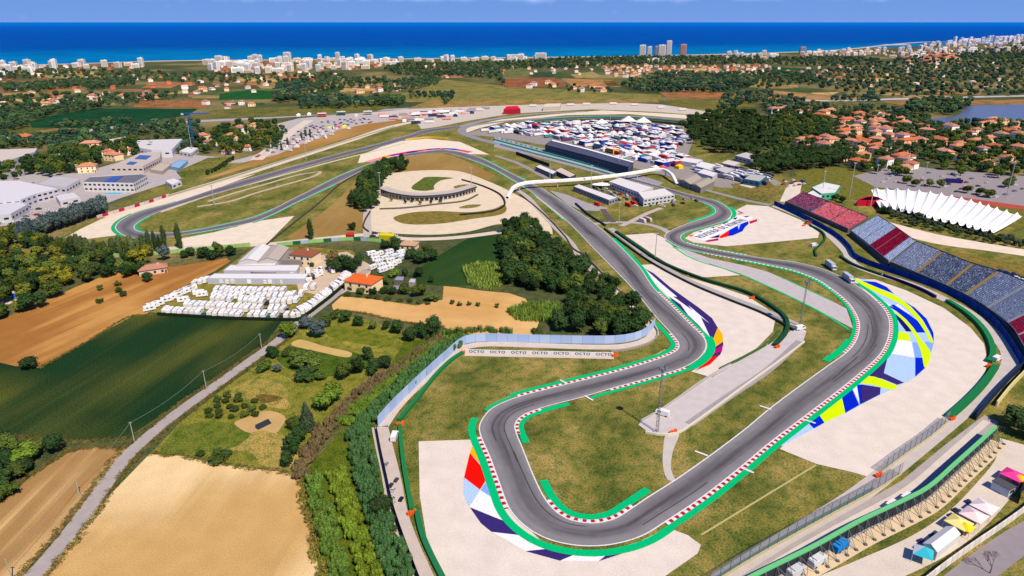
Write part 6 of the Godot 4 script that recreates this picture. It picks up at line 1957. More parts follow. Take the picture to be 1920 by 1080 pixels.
# ---------------------------------------------------------------- paddock, camp, vehicles
func vehicle_mesh(kind: String, col: Color) -> MB:
	var mb := MB.new()
	var glass := Color(0.02, 0.025, 0.03)
	var tyre := Color(0.02, 0.02, 0.02)
	if kind == "trailer":
		mb.box(Vector3(-1.0, 2.4, 0), Vector3(11.5, 3.0, 2.5), col)
		mb.box(Vector3(-1.0, 0.75, 0), Vector3(10.5, 0.4, 1.4), Color(0.04, 0.04, 0.045))
		mb.box(Vector3(6.0, 1.9, 0), Vector3(2.1, 2.6, 2.4), col)
		mb.box(Vector3(7.06, 2.4, 0), Vector3(0.06, 0.9, 2.1), glass)
		for x in [5.8, 4.2, -3.6, -4.8]:
			mb.box(Vector3(x, 0.45, 0), Vector3(0.9, 0.9, 2.3), tyre)
	elif kind == "camper":
		mb.box(Vector3(-0.6, 1.75, 0), Vector3(5.0, 2.3, 2.2), col)
		mb.box(Vector3(2.2, 1.15, 0), Vector3(1.4, 1.2, 2.0), col)
		mb.box(Vector3(2.0, 2.35, 0), Vector3(1.2, 0.9, 2.1), col)
		mb.quad(Vector3(2.5, 1.95, -0.9), Vector3(2.5, 1.95, 0.9), Vector3(2.92, 1.5, 0.9), Vector3(2.92, 1.5, -0.9), glass, Vector3(1, 1, 0))
		for z in [-1.11, 1.11]:
			mb.box(Vector3(-1.2, 2.0, z), Vector3(1.2, 0.6, 0.04), glass)
			mb.box(Vector3(0.9, 2.0, z), Vector3(0.8, 0.6, 0.04), glass)
		mb.box(Vector3(-1.2, 2.95, 0.3), Vector3(0.7, 0.12, 0.7), Color(0.25, 0.26, 0.28))
		for x in [2.0, -1.6]:
			mb.box(Vector3(x, 0.36, 0), Vector3(0.72, 0.72, 2.1), tyre)
	elif kind == "car":
		mb.box(Vector3(0, 0.62, 0), Vector3(4.2, 0.7, 1.75), col)
		mb.box(Vector3(-0.2, 1.15, 0), Vector3(2.3, 0.45, 1.55), glass)
		mb.box(Vector3(-0.2, 1.42, 0), Vector3(1.9, 0.1, 1.45), col)
		for x in [1.3, -1.3]:
			mb.box(Vector3(x, 0.32, 0), Vector3(0.64, 0.64, 1.8), tyre)
	elif kind == "tent":
		mb.box(Vector3(0, 1.4, 0), Vector3(6, 2.8, 6), col)
		for k in 4:
			var a := TAU * (k + 0.5) / 4.0
			var b := TAU * (k + 1.5) / 4.0
			mb.tri(Vector3(cos(a) * 4.5, 2.75, sin(a) * 4.5), Vector3(cos(b) * 4.5, 2.75, sin(b) * 4.5), Vector3(0, 4.8, 0), (Vector3(cos((a + b) / 2), 1.4, sin((a + b) / 2))).normalized(), col)
	elif kind == "suite":
		mb.box(Vector3(0, 2.6, 0), Vector3(13, 5.2, 8.5), col)
		mb.box(Vector3(0, 5.5, 0), Vector3(13.6, 0.3, 9.0), A(226, 226, 230))
		mb.box(Vector3(0, 3.7, 4.28), Vector3(12, 1.3, 0.06), glass)
		mb.box(Vector3(0, 1.3, 4.28), Vector3(12, 1.6, 0.06), glass)
		mb.box(Vector3(-6.53, 3.7, 0), Vector3(0.06, 1.2, 7), glass)
		mb.box(Vector3(2, 6.1, -1), Vector3(2.4, 1.0, 2.0), A(190, 190, 196))
	return mb

var vehicle_protos := {}

func vehicle(called: String, kind: String, col: Color, at: Vector3, turn: float, label: String, cat: String, group: String) -> void:
	var key := kind + str(col)
	if not vehicle_protos.has(key):
		vehicle_protos[key] = vehicle_mesh(kind, col).mesh(M.plain)
	var o := MeshInstance3D.new()
	o.name = numbered(called)
	o.mesh = vehicle_protos[key]
	add_child(o)
	o.position = at
	o.rotation.y = turn
	tag(o, label, cat, group)

func build_paddock() -> void:
	var d := g2(1178, 326) - g2(1022, 284)
	var turn := atan2(-d.y, d.x)
	var whites := [A(238, 236, 238), A(226, 226, 232), A(214, 212, 220), A(236, 230, 222)]
	var bold := [["navy", A(34, 44, 96)], ["royal blue", A(30, 70, 180)], ["red", A(200, 40, 50)], ["grey", A(120, 128, 146)], ["charcoal", A(54, 58, 72)], ["teal", A(60, 140, 150)], ["violet", A(110, 60, 110)]]
	var spots := spread([902, 248, 950, 236, 1060, 231, 1130, 230, 1268, 240, 1284, 258, 1262, 286, 1290, 300, 1262, 314, 1206, 304, 1130, 283, 1040, 260, 960, 252], 7.8, 420)
	var suites := 0
	var lane_n := Vector2(-d.y, d.x).normalized()
	if lane_n.dot(g2(1150, 240) - g2(1100, 292)) < 0.0:
		lane_n = -lane_n
	var ordinal := ["first", "second", "third", "fourth", "fifth", "sixth", "seventh", "eighth", "ninth", "tenth", "eleventh", "twelfth"]
	for q in spots:
		var at := v3(q)
		var lane: String = ordinal[clampi(int((q - g2(1100, 292)).dot(lane_n) / 16.0), 0, 11)] + " lane behind the pit building"
		var r := rng.randf()
		var t := turn + (PI / 2 if rng.randf() < 0.35 else 0.0) + rng.randf_range(-0.04, 0.04)
		if r < 0.38:
			vehicle("race_lorry", "trailer", whites[rng.randi() % 4], at, t, "white race team lorry in the paddock's " + lane, "lorry", "white lorries in the " + lane)
		elif r < 0.60:
			var b: Array = bold[rng.randi() % bold.size()]
			vehicle("race_lorry", "trailer", b[1], at, t, b[0] + " race team lorry in the paddock's " + lane, "lorry", b[0] + " lorries in the " + lane)
		elif r < 0.80:
			vehicle("paddock_tent", "tent", whites[rng.randi() % 2], at, t, "white peaked tent in the paddock's " + lane, "tent", "white tents in the " + lane)
		elif r < 0.90:
			var b: Array = bold[rng.randi() % bold.size()]
			suites += 1
			vehicle("hospitality_unit", "suite", b[1], at, turn, b[0] + " two storey hospitality unit in the paddock's " + lane, "hospitality unit", b[0] + " units in the " + lane)
		else:
			vehicle("motorhome", "camper", whites[rng.randi() % 4], at, t, "white motorhome in the paddock's " + lane, "motorhome", "motorhomes in the " + lane)
	# the ones that stand out by colour
	for b in [[1148, 287, "suite", A(240, 180, 20), "bright yellow hospitality unit behind the pit building"], [1146, 279, "suite", A(196, 24, 40), "bright red hospitality unit behind the yellow unit"], [1188, 275, "tent", A(196, 24, 44), "small red peaked tent amid white lorries"], [1240, 312, "suite", A(20, 60, 176), "royal blue hospitality unit near the bridge's far stair"], [1242, 318, "tent", A(216, 90, 66), "orange red tent in front of the royal blue unit"], [1273, 316, "tent", A(240, 206, 20), "yellow tower tent near the bridge's far stair"], [1162, 303, "suite", A(60, 160, 96), "green topped hospitality unit at the pit building's end"], [1206, 282, "suite", A(90, 90, 110), "grey hospitality unit at the paddock's middle"], [1228, 318, "tent", A(240, 232, 228), "plain white tent left of the royal blue unit"]]:
		vehicle("hospitality_unit" if b[2] == "suite" else "paddock_tent", b[2], b[3], G(b[0], b[1]), turn, b[4], "hospitality unit" if b[2] == "suite" else "tent", "")
	# white peaked roofs by the far curve
	for b in [[1128, 236, 1.9, "first"], [1178, 234, 2.4, "second"], [1206, 236, 2.4, "third"]]:
		var mb := MB.new()
		for k in 4:
			var a := TAU * (k + 0.5) / 4.0
			var e := TAU * (k + 1.5) / 4.0
			mb.tri(Vector3(cos(a) * 9, 3.4, sin(a) * 6), Vector3(cos(e) * 9, 3.4, sin(e) * 6), Vector3(0, 7.5, 0), Vector3(cos((a + e) / 2), 1.4, sin((a + e) / 2)).normalized(), A(240, 238, 236))
			mb.bar(Vector3(cos(a) * 8.6, 0, sin(a) * 5.7), Vector3(cos(a) * 8.6, 3.5, sin(a) * 5.7), 0.2, 0.2, 4, A(200, 200, 204))
		var o := single("peaked_canopy", mb, M.cloth, b[3] + " big white peaked canopy below the far curve's dark wall, counted from the pit side", "tent", "peaked canopies below the far curve")
		o.position = G(b[0], b[1])
		o.scale = Vector3.ONE * b[2] * 0.7
	# lorries and cars by the white halls and right of the bridge
	for q in spread([1300, 312, 1380, 318, 1440, 332, 1424, 346, 1360, 336, 1310, 326], 7.5, 44):
		var b: Array = [["white", whites[0]], ["white", whites[1]], ["navy", A(40, 50, 90)], ["grey", A(120, 126, 140)]][rng.randi() % 4]
		vehicle("delivery_lorry", "trailer", b[1], v3(q), turn + rng.randf_range(-0.3, 0.3), b[0] + " delivery lorry in the yard beyond the tan halls", "lorry", b[0] + " yard lorries")
	for q in spread([1092, 352, 1150, 375, 1190, 378, 1200, 372, 1150, 352], 5.5, 30):
		vehicle("service_car", "car", [A(220, 220, 224), A(60, 66, 80), A(190, 40, 44), A(140, 146, 156)][rng.randi() % 4], v3(q), turn + rng.randf_range(-0.5, 0.5), "service car parked between the white halls and canopy", "car", "cars between the white halls")
	for q in spread([1180, 382, 1300, 372, 1320, 378, 1250, 388, 1190, 392], 8.0, 16):
		vehicle("service_car", "car", [A(220, 220, 224), A(50, 56, 70), A(150, 150, 160)][rng.randi() % 3], v3(q), turn + rng.randf_range(-0.5, 0.5), "service car on the apron before the corner hall", "car", "cars before the corner hall")
	for b in [[1120, 386, "red"], [1178, 387, "red"], [1188, 384, "red"]]:
		vehicle("recovery_vehicle", "camper", A(206, 44, 40), G(b[0], b[1]), turn, "red recovery vehicle at the edge of the dry infield grass", "vehicle", "red recovery vehicles")
	vehicle("ambulance", "camper", A(226, 206, 206), G(1205, 417), turn, "pale ambulance on the infield crossing road", "ambulance", "")
	vehicle("ambulance", "camper", A(214, 190, 190), G(1216, 415), turn, "second pale ambulance right of the first on the infield crossing", "ambulance", "")
	# race stalls along the far left: motorhomes and cars in the car park
	var cols := [A(226, 226, 230), A(200, 202, 208), A(60, 64, 76), A(120, 124, 134), A(170, 40, 44), A(40, 60, 120), A(226, 226, 230)]
	for q in spread([470, 300, 520, 286, 575, 262, 640, 238, 700, 230, 690, 222, 600, 226, 560, 246, 520, 270], 8.5, 110):
		vehicle("parked_car", "car", cols[rng.randi() % cols.size()], v3(q), 0.3 + rng.randf_range(-0.2, 0.2), "parked car in the far car park behind the brown bank", "car", "cars behind the brown bank")
	for q in spread([540, 286, 640, 250, 660, 240, 620, 240, 560, 262, 530, 280], 10.0, 26):
		vehicle("camper_van", "camper", whites[rng.randi() % 4], v3(q), rng.randf_range(0, PI), "white camper in the far car park behind the brown bank", "camper", "campers behind the brown bank")
	for b in [[604, 219, "suite", A(226, 96, 70)], [640, 216, "suite", A(70, 120, 110)], [618, 243, "tent", A(200, 214, 60)], [634, 240, "tent", A(190, 110, 130)], [646, 240, "tent", A(226, 222, 90)], [668, 219, "tent", A(220, 200, 196)], [580, 216, "tent", A(236, 236, 238)], [560, 218, "tent", A(236, 236, 238)], [690, 215, "suite", A(206, 200, 200)]]:
		vehicle("fan_stall", b[2], b[3], G(b[0], b[1]), 0.2, "colourful sales stall in the far fan area by the motorway", "stall", "fan area stalls")
	for q in spread([700, 218, 790, 212, 900, 204, 930, 204, 860, 220, 800, 234, 760, 232], 16.0, 34):
		var fc: Array = [["white", A(236, 232, 230)], ["rose", A(220, 150, 150)], ["grey", A(160, 160, 168)], ["navy", A(50, 56, 100)]][rng.randi() % 4]
		vehicle("fan_stall", "tent" if rng.randf() < 0.6 else "trailer", fc[1], v3(q), 0.2, fc[0] + " stall or lorry on the pale yard above the far straight", "stall", fc[0] + " stalls above the far straight")
	# white striped roofs beside the fan area, and the red roofed stand
	for k in 7:
		var mb := MB.new()
		mb.box(Vector3(0, 2.5, 0), Vector3(8.4, 0.4, 34), A(236, 232, 228))
		for x in [-3.8, 3.8]:
			for z in [-15.0, 0.0, 15.0]:
				mb.bar(Vector3(x, 0, z), Vector3(x, 2.4, z), 0.2, 0.2, 4, A(180, 180, 184))
		var o := single("shade_roof", mb, M.plain, "long white shade roof in the striped row beside the fan area", "canopy", "striped shade roofs")
		o.position = G(776 + k * 10.5, 216 - k * 0.9)
	block("red_stand", "bright red roofed stand at the head of the far sand", "stand", [944, 206, 950, 200, 970, 199, 976, 205], 7.0, A(170, 40, 60), A(232, 28, 66), 0)
	block("far_hall", "cream flat hall beside the bright red stand", "building", [1018, 201, 1022, 195, 1052, 194, 1050, 200], 6.0, A(196, 186, 176), A(232, 220, 204), 0)
	for b in [[1000, 200], [1070, 198], [1100, 197], [1150, 196], [1190, 198], [1240, 203], [1280, 207], [860, 212], [900, 208], [840, 218]]:
		vehicle("race_lorry", "trailer", A(226, 222, 222), G(b[0], b[1]), 0.1, "white lorry on the service yard beyond the far curve", "lorry", "lorries beyond the far curve")
	# pit stalls
	for k in 22:
		var f := (k + 0.5) / 22.0
		var q := g2(930, 261).lerp(g2(1165, 325), f)
		vehicle("pit_stall", "car", A(90, 196, 196) if k % 3 else A(230, 230, 230), v3(q, 1.6), turn, "small teal pit stall on the pit wall", "stall", "pit wall stalls")
	# car park right of the membrane roof
	for q in spread([1640, 344, 1700, 316, 1760, 324, 1900, 336, 1980, 350, 1980, 380, 1860, 372, 1740, 352], 12.0, 46):
		vehicle("parked_car", "car", cols[rng.randi() % cols.size()], v3(q), 0.2 + rng.randf_range(-0.1, 0.1), "parked car in the wide car park beyond the running track", "car", "cars beyond the running track")
	vehicle("coach", "trailer", A(40, 30, 110), G(1788, 343), -0.25, "violet blue coach in the car park beyond the running track", "coach", "")
	# cars by the stands, the workers' yard on the left
	for q in spread([1870, 508, 1920, 520, 1960, 540, 1930, 534], 3.2, 22):
		vehicle("parked_scooter", "car", [A(30, 40, 120), A(220, 220, 226), A(40, 44, 60)][rng.randi() % 3], v3(q), rng.randf_range(0, PI), "small parked car crowded behind the slate grandstand", "car", "cars behind the slate grandstand")
	for q in spread([0, 400, 60, 388, 110, 398, 60, 412, 0, 424], 6.5, 24):
		vehicle("parked_car", "car", cols[rng.randi() % cols.size()], v3(q), 0.2, "parked car in the white factory's yard", "car", "cars in the factory yard")
	for q in spread([1462, 340, 1500, 336, 1512, 346, 1470, 352], 6.0, 12):
		vehicle("parked_car", "car", cols[rng.randi() % cols.size()], v3(q), 0.6, "parked car at the grandstand's upper gate", "car", "cars at the upper gate")
	for q in spread([684, 441, 700, 437, 760, 442, 700, 447], 5.0, 8):
		vehicle("parked_car", "car", cols[rng.randi() % cols.size()], v3(q), 0.1, "parked car at the dirt oval's entrance", "car", "cars at the dirt oval")
	block("entrance_booth", "red entrance booth at the dirt oval", "booth", [648, 441, 652, 437, 664, 437, 662, 442], 3.0, A(206, 40, 56), A(216, 60, 76), 0)
	block("entrance_booth", "yellow entrance canopy at the dirt oval", "booth", [710, 442, 714, 437, 740, 438, 738, 444], 3.0, A(200, 190, 40), A(232, 222, 50), 0)
	panel_run("trackside_hoarding", "pale green advertising boards along the lane behind the farm", "hoarding", [520, 462, 560, 458, 620, 453, 660, 451, 720, 455], 2.4, 5.0, [A(150, 206, 130), A(150, 206, 130), A(30, 110, 80), A(170, 190, 210)], A(120, 150, 120), M.wall)
	panel_run("trackside_hoarding", "pale green advertising boards behind the tall trees of the far hairpin", "hoarding", [120, 482, 240, 482, 360, 472, 470, 462], 2.6, 5.0, [A(170, 200, 130), A(160, 196, 124)], A(120, 150, 120), M.wall)

func build_camp() -> void:
	var whites := [A(242, 242, 244), A(236, 234, 232), A(230, 232, 238), A(226, 222, 216)]
	var rows := [
		[[300, 586, 360, 589, 430, 593, 500, 595, 556, 596], "bottom row along the dark hedge", 1.6],
		[[352, 575, 420, 579, 480, 583, 536, 584], "second row above the dark hedge", 1.6],
		[[402, 563, 460, 567, 520, 571, 556, 566], "third row in the camp's middle", 1.6],
		[[408, 547, 470, 549, 530, 549, 590, 541], "fourth row below the longest shed", 1.6],
		[[404, 556, 470, 559, 530, 560, 566, 554], "double row in the camp's middle", 1.6],
		[[280, 582, 300, 572, 330, 558, 358, 545], "slanting row beside the ploughed field", 0.7],
		[[556, 592, 580, 578, 610, 556, 640, 530, 652, 518], "slanting row beside the lane", 2.3],
		[[368, 534, 390, 528, 404, 527], "short row under the longest shed's left end", 1.6],
		[[420, 530, 480, 530, 530, 530, 556, 528], "row tucked under the longest shed", 1.6],
		[[575, 530, 590, 520, 600, 512], "short row by the shed's right end", 2.2],
	]
	for r in rows:
		var c := even(catmull(gp(r[0]), 3.1), 3.1)
		for i in c.size():
			if rng.randf() < 0.06:
				continue
			var w := rng.randf()
			var at := v3(c[i] + Vector2(rng.randf_range(-0.3, 0.3), rng.randf_range(-0.5, 0.5)))
			if w < 0.96:
				vehicle("camper_van", "camper", whites[rng.randi() % 4], at, r[2] + rng.randf_range(-0.1, 0.1) + (PI if rng.randf() < 0.5 else 0.0), "white camper in the camp's " + r[1], "camper", "campers in the " + r[1])
			else:
				vehicle("camp_tent", "car", [A(40, 60, 130), A(40, 46, 60), A(40, 120, 110)][rng.randi() % 3], at, r[2], "dark car among the campers of the " + r[1], "car", "cars in the " + r[1])
	for b in [[345, 566, 0.4, "upper"], [380, 556, 0.3, "lower"], [374, 553, 0.3, "middle"]]:
		vehicle("camper_van", "camper", whites[0], G(b[0], b[1]), b[2], "white camper standing loose on the camp's open grass", "camper", "loose campers on the camp grass")
	for q in spread([695, 478, 730, 472, 762, 476, 756, 490, 720, 512, 700, 505, 705, 490], 5.0, 28):
		vehicle("camper_van", "camper", whites[rng.randi() % 4], v3(q), 0.9 + rng.randf_range(-0.3, 0.3), "white camper in the orchard camp beside the dark green field", "camper", "campers beside the dark green field")
	for q in spread([540, 515, 600, 508, 640, 500, 640, 510, 590, 528, 560, 530], 7.0, 14):
		vehicle("camper_van", "camper", whites[rng.randi() % 4], v3(q), rng.randf_range(0, PI), "white camper in the farmyard between sheds and lane", "camper", "campers in the farmyard")
	run_wall("camp_hedge", "dark clipped hedge along the camp's lower edges", "hedge", [296, 591, 360, 595, 430, 599, 500, 601, 560, 602, 585, 585, 620, 558, 650, 532], 1.5, 1.2, A(37, 47, 37), M.dull, "", false)

# ---------------------------------------------------------------- vegetation
var crowns := {}
var trunk_mesh: ArrayMesh

# a crown one metre high and wide: leaf clumps spread over several lobes round a dark inner mass
func crown(shape: String, col: Color, clumps: int, size: float, sd: int) -> ArrayMesh:
	var r := RandomNumberGenerator.new()
	r.seed = sd
	var lobes := []
	if shape == "round":
		for k in 9:
			lobes.append([Vector3(r.randf_range(-0.24, 0.24), r.randf_range(0.34, 0.78), r.randf_range(-0.24, 0.24)), r.randf_range(0.17, 0.27)])
		lobes.append([Vector3(0, 0.5, 0), 0.3])
	elif shape == "column":
		for k in 9:
			var y := 0.12 + k * 0.1
			lobes.append([Vector3(r.randf_range(-0.08, 0.08), y, r.randf_range(-0.08, 0.08)), 0.30 * sin(PI * clampf(0.22 + k * 0.088, 0.0, 0.97)) + 0.08])
	elif shape == "umbrella":
		for k in 11:
			var a := r.randf() * TAU
			var d := sqrt(r.randf()) * 0.34
			lobes.append([Vector3(cos(a) * d, 0.72 + r.randf_range(-0.06, 0.09) - d * 0.2, sin(a) * d), r.randf_range(0.13, 0.19)])
	elif shape == "cone":
		for k in 8:
			lobes.append([Vector3(0, 0.1 + k * 0.11, 0), 0.40 * (1.0 - k / 8.4) + 0.03])
	elif shape == "bush":
		for k in 8:
			lobes.append([Vector3(r.randf_range(-0.28, 0.28), r.randf_range(0.2, 0.62), r.randf_range(-0.28, 0.28)), r.randf_range(0.18, 0.28)])
	var mb := MB.new()
	var total := 0.0
	for l in lobes:
		total += l[1] * l[1]
	for l in lobes:
		var o: Vector3 = l[0]
		var rad: float = l[1]
		# inner mass
		var inner := col
		var ring := 6
		for a in ring:
			for b in 4:
				var f := func(i: int, j: int) -> Vector3:
					var th := PI * j / 4.0
					var ph := TAU * i / ring
					return o + Vector3(sin(th) * cos(ph), cos(th), sin(th) * sin(ph)) * rad * 0.78
				var p: Vector3 = f.call(a, b)
				var q: Vector3 = f.call(a + 1, b)
				var u: Vector3 = f.call(a + 1, b + 1)
				var w: Vector3 = f.call(a, b + 1)
				mb.quad(p, q, u, w, inner, (p + u) * 0.5 - o)
		var n := int(clumps * rad * rad / total)
		for k in n:
			var d := Vector3(r.randfn(), r.randfn(), r.randfn()).normalized()
			if d.y < -0.35 and r.randf() < 0.6:
				d.y = -d.y
			var at := o + d * rad * r.randf_range(0.72, 1.12)
			var nn := (d + Vector3(r.randf_range(-0.6, 0.6), r.randf_range(-0.2, 0.7), r.randf_range(-0.6, 0.6))).normalized()
			var s := nn.cross(Vector3(r.randfn(), r.randfn(), r.randfn())).normalized()
			var t := nn.cross(s)
			var e := size * r.randf_range(0.6, 1.25)
			var tone := r.randf_range(0.72, 1.28)
			var warm := r.randf_range(-0.1, 0.16)
			var c := Color(col.r * tone * (1.0 + warm), col.g * tone, col.b * tone * (1.0 - warm * 0.6))
			mb.tri(at + s * e, at + (t * 0.8 - s * 0.5) * e, at + (-t * 0.8 - s * 0.5) * e, nn, c)
			mb.tri(at - s * e * 0.9, at + (t * 0.9 + s * 0.35) * e, at + (s * 0.4 - t * 0.75) * e + nn * e * 0.2, nn, c)
	return mb.mesh(M.leaf)

func trunk() -> ArrayMesh:
	var mb := MB.new()
	var c := A(92, 74, 56)
	mb.bar(Vector3(0, 0, 0), Vector3(0.01, 0.45, 0), 0.035, 0.024, 7, c)
	for k in 4:
		var a := TAU * k / 4.0 + 0.4
		mb.bar(Vector3(0.01, 0.36 + 0.03 * k, 0), Vector3(cos(a) * 0.2, 0.62 + 0.03 * k, sin(a) * 0.2), 0.016, 0.006, 5, c)
	return mb.mesh(M.bark)

# kind -> shape, colours
var kinds := {}

func tree_stock() -> void:
	trunk_mesh = trunk()
	kinds = {
		"dark": ["round", A(48, 74, 38), 6], "mid": ["round", A(78, 100, 42), 6], "light": ["round", A(104, 134, 44), 3], "yellow": ["round", A(128, 128, 40), 2], "grey": ["round", A(72, 92, 92), 3],
		"pine": ["umbrella", A(50, 74, 36), 4], "column": ["column", A(50, 72, 40), 3], "poplar": ["column", A(84, 104, 62), 3], "conifer": ["cone", A(70, 92, 66), 2], "bush": ["bush", A(66, 86, 40), 4], "drybush": ["bush", A(124, 106, 68), 3],
	}
	for k in kinds:
		crowns[k] = []
		for i in kinds[k][2]:
			var kc: Color = kinds[k][1]
			var tv: float = [1.0, 0.78, 1.3, 0.92, 1.12, 0.7][i % 6]
			crowns[k].append(crown(kinds[k][0], Color(kc.r * tv * (1.0 + 0.08 * (i % 3)), kc.g * tv, kc.b * tv * (1.0 + 0.06 * (i % 2))), 620, 0.058 if kinds[k][0] != "column" else 0.05, 100 + crowns.size() * 10 + i))
	var _unused := 0

var tree_words := {"dark": "dark green broadleaf tree", "mid": "olive green broadleaf tree", "light": "bright green broadleaf tree", "yellow": "yellow green broadleaf tree", "grey": "silver grey leaved tree", "pine": "umbrella crowned stone pine", "column": "dark columnar cypress", "poplar": "tall narrow poplar", "conifer": "dark pointed conifer", "bush": "rounded green bush", "drybush": "brownish dry bush"}
var tree_names := {"pine": "stone_pine", "column": "cypress_tree", "poplar": "poplar_tree", "conifer": "conifer_tree", "bush": "bush", "drybush": "bush", "dark": "broadleaf_tree", "mid": "broadleaf_tree", "light": "broadleaf_tree", "yellow": "broadleaf_tree", "grey": "silver_leaved_tree"}

func tree(kind: String, at: Vector3, h: float, w: float, place: String) -> void:
	var label: String = tree_words[kind] + " " + place
	var t := thing(tree_names[kind], label, "bush" if kind.ends_with("bush") else "tree", at, rng.randf() * TAU, label)
	var cr := MeshInstance3D.new()
	cr.name = "crown"
	cr.mesh = crowns[kind][rng.randi() % crowns[kind].size()]
	cr.scale = Vector3(w, h, w * rng.randf_range(0.85, 1.15))
	t.add_child(cr)
	if not kind.ends_with("bush"):
		var tr := MeshInstance3D.new()
		tr.name = "trunk"
		tr.mesh = trunk_mesh
		tr.scale = Vector3(h * 0.8, h * (1.3 if kind == "pine" else 1.0), h * 0.8)
		t.add_child(tr)

# the nearest of several landmarks, [u, v, words], as words for a label
func near_words(q: Vector2, marks: Array) -> String:
	var best := ""
	var d := 1e12
	for m in marks:
		var e := g2(m[0], m[1]).distance_squared_to(q)
		if e < d:
			d = e
			best = m[2]
	return (" " + best) if best != "" else ""

func wood(px: Array, gap: float, most: int, mix: Array, h0: float, h1: float, wide: float, place: String, marks := []) -> void:
	for q in spread(px, gap, most):
		var h := rng.randf_range(h0, h1)
		tree(mix[rng.randi() % mix.size()], v3(q), h, h * wide * rng.randf_range(0.85, 1.2), place + near_words(q, marks))

# trees past the number that is told apart: they join the woodland
var extra_x := []
var extra_c := []
func thicket(px: Array, gap: float, most: int, cols: Array, h0: float, h1: float, wide := 1.0) -> void:
	for q in spread(px, gap, most):
		var clear := true
		for e in housed:
			if e.distance_squared_to(q) < 70.0:
				clear = false
				break
		if not clear:
			continue
		var h := rng.randf_range(h0, h1)
		extra_x.append(Transform3D(Basis(Vector3.UP, rng.randf() * TAU) * Basis.from_scale(Vector3(h * wide, h, h * wide) * Vector3(rng.randf_range(0.85, 1.2), 1, rng.randf_range(0.85, 1.2))), v3(q)))
		extra_c.append(jit(cols[rng.randi() % cols.size()], 0.2))

func row(px: Array, gap: float, mix: Array, h0: float, h1: float, wide: float, place: String, marks := []) -> void:
	for q in even(catmull(gp(px), gap), gap):
		var h := rng.randf_range(h0, h1)
		tree(mix[rng.randi() % mix.size()], v3(q + Vector2(rng.randf_range(-1, 1), rng.randf_range(-1, 1)) * gap * 0.18), h, h * wide * rng.randf_range(0.85, 1.2), place + near_words(q, marks))

# plants that nobody could count: copies of one clump
func mass(called: String, label: String, cat: String, mesh: Mesh, xs: Array, cs: Array) -> void:
	var mm := MultiMesh.new()
	mm.transform_format = MultiMesh.TRANSFORM_3D
	mm.use_colors = true
	mm.mesh = mesh
	mm.instance_count = xs.size()
	for i in xs.size():
		mm.set_instance_transform(i, xs[i])
		mm.set_instance_color(i, cs[i])
	var mi := MultiMeshInstance3D.new()
	mi.name = numbered(called)
	mi.multimesh = mm
	mi.set_meta("kind", "stuff")
	tag(mi, label, cat)
	add_child(mi)

func reed_clump(sd: int) -> ArrayMesh:
	var r := RandomNumberGenerator.new()
	r.seed = sd
	var mb := MB.new()
	for k in 46:
		var a := r.randf() * TAU
		var o := Vector3(cos(a), 0, sin(a)) * sqrt(r.randf()) * 0.95
		var lean := Vector3(r.randf_range(-0.5, 0.5), 0, r.randf_range(-0.5, 0.5))
		var tip := o + lean + Vector3.UP * r.randf_range(0.6, 1.1)
		var side := Vector3(r.randfn(), 0, r.randfn()).normalized() * 0.09
		var t := r.randf_range(0.7, 1.25)
		var nn := (Vector3(r.randf_range(-1, 1), 0.9, r.randf_range(-1, 1))).normalized()
		mb.tri(o - side, o + side, tip, nn, Color(t, t, t * 0.9))
		var mid := o.lerp(tip, 0.6)
		mb.tri(mid, mid + side * 3.0 + Vector3.UP * 0.02, tip + side * 5.0 - Vector3.UP * 0.2, nn, Color(t, t, t * 0.9))
	return mb.mesh(M.leaf)

func strip_points(px: Array, half: float, per_m: float) -> Array:
	var c := even(catmull(gp(px), 2.0), 2.0)
	var n := normals_of(c)
	var o := []
	for i in c.size() - 1:
		for k in int(per_m * 2.0 + rng.randf()):
			o.append(c[i].lerp(c[i + 1], rng.randf()) + n[i] * rng.randf_range(-half, half))
	return o

func reeds(called: String, label: String, pts: Array, col: Color, h: float, leafy := false) -> void:
	var xs := []
	var cs := []
	for q in pts:
		var s := rng.randf_range(0.75, 1.25)
		if leafy:
			xs.append(Transform3D(Basis(Vector3.UP, rng.randf() * TAU) * Basis.from_scale(Vector3(s * 2.4, s * h * 1.4, s * 2.4)), v3(q, -0.3)))
		else:
			xs.append(Transform3D(Basis(Vector3.UP, rng.randf() * TAU) * Basis.from_scale(Vector3(s, s * h, s)), v3(q)))
		cs.append(jit(Color(col.r * (1.3 if leafy else 1.7), col.g * (1.3 if leafy else 1.7), col.b * (1.3 if leafy else 1.7)), 0.26))
	mass(called, label, "reeds", crown("bush", Color(1, 1, 1), 420, 0.055, 300 + counts.size()) if leafy else reed_clump(counts.size() + 5), xs, cs)

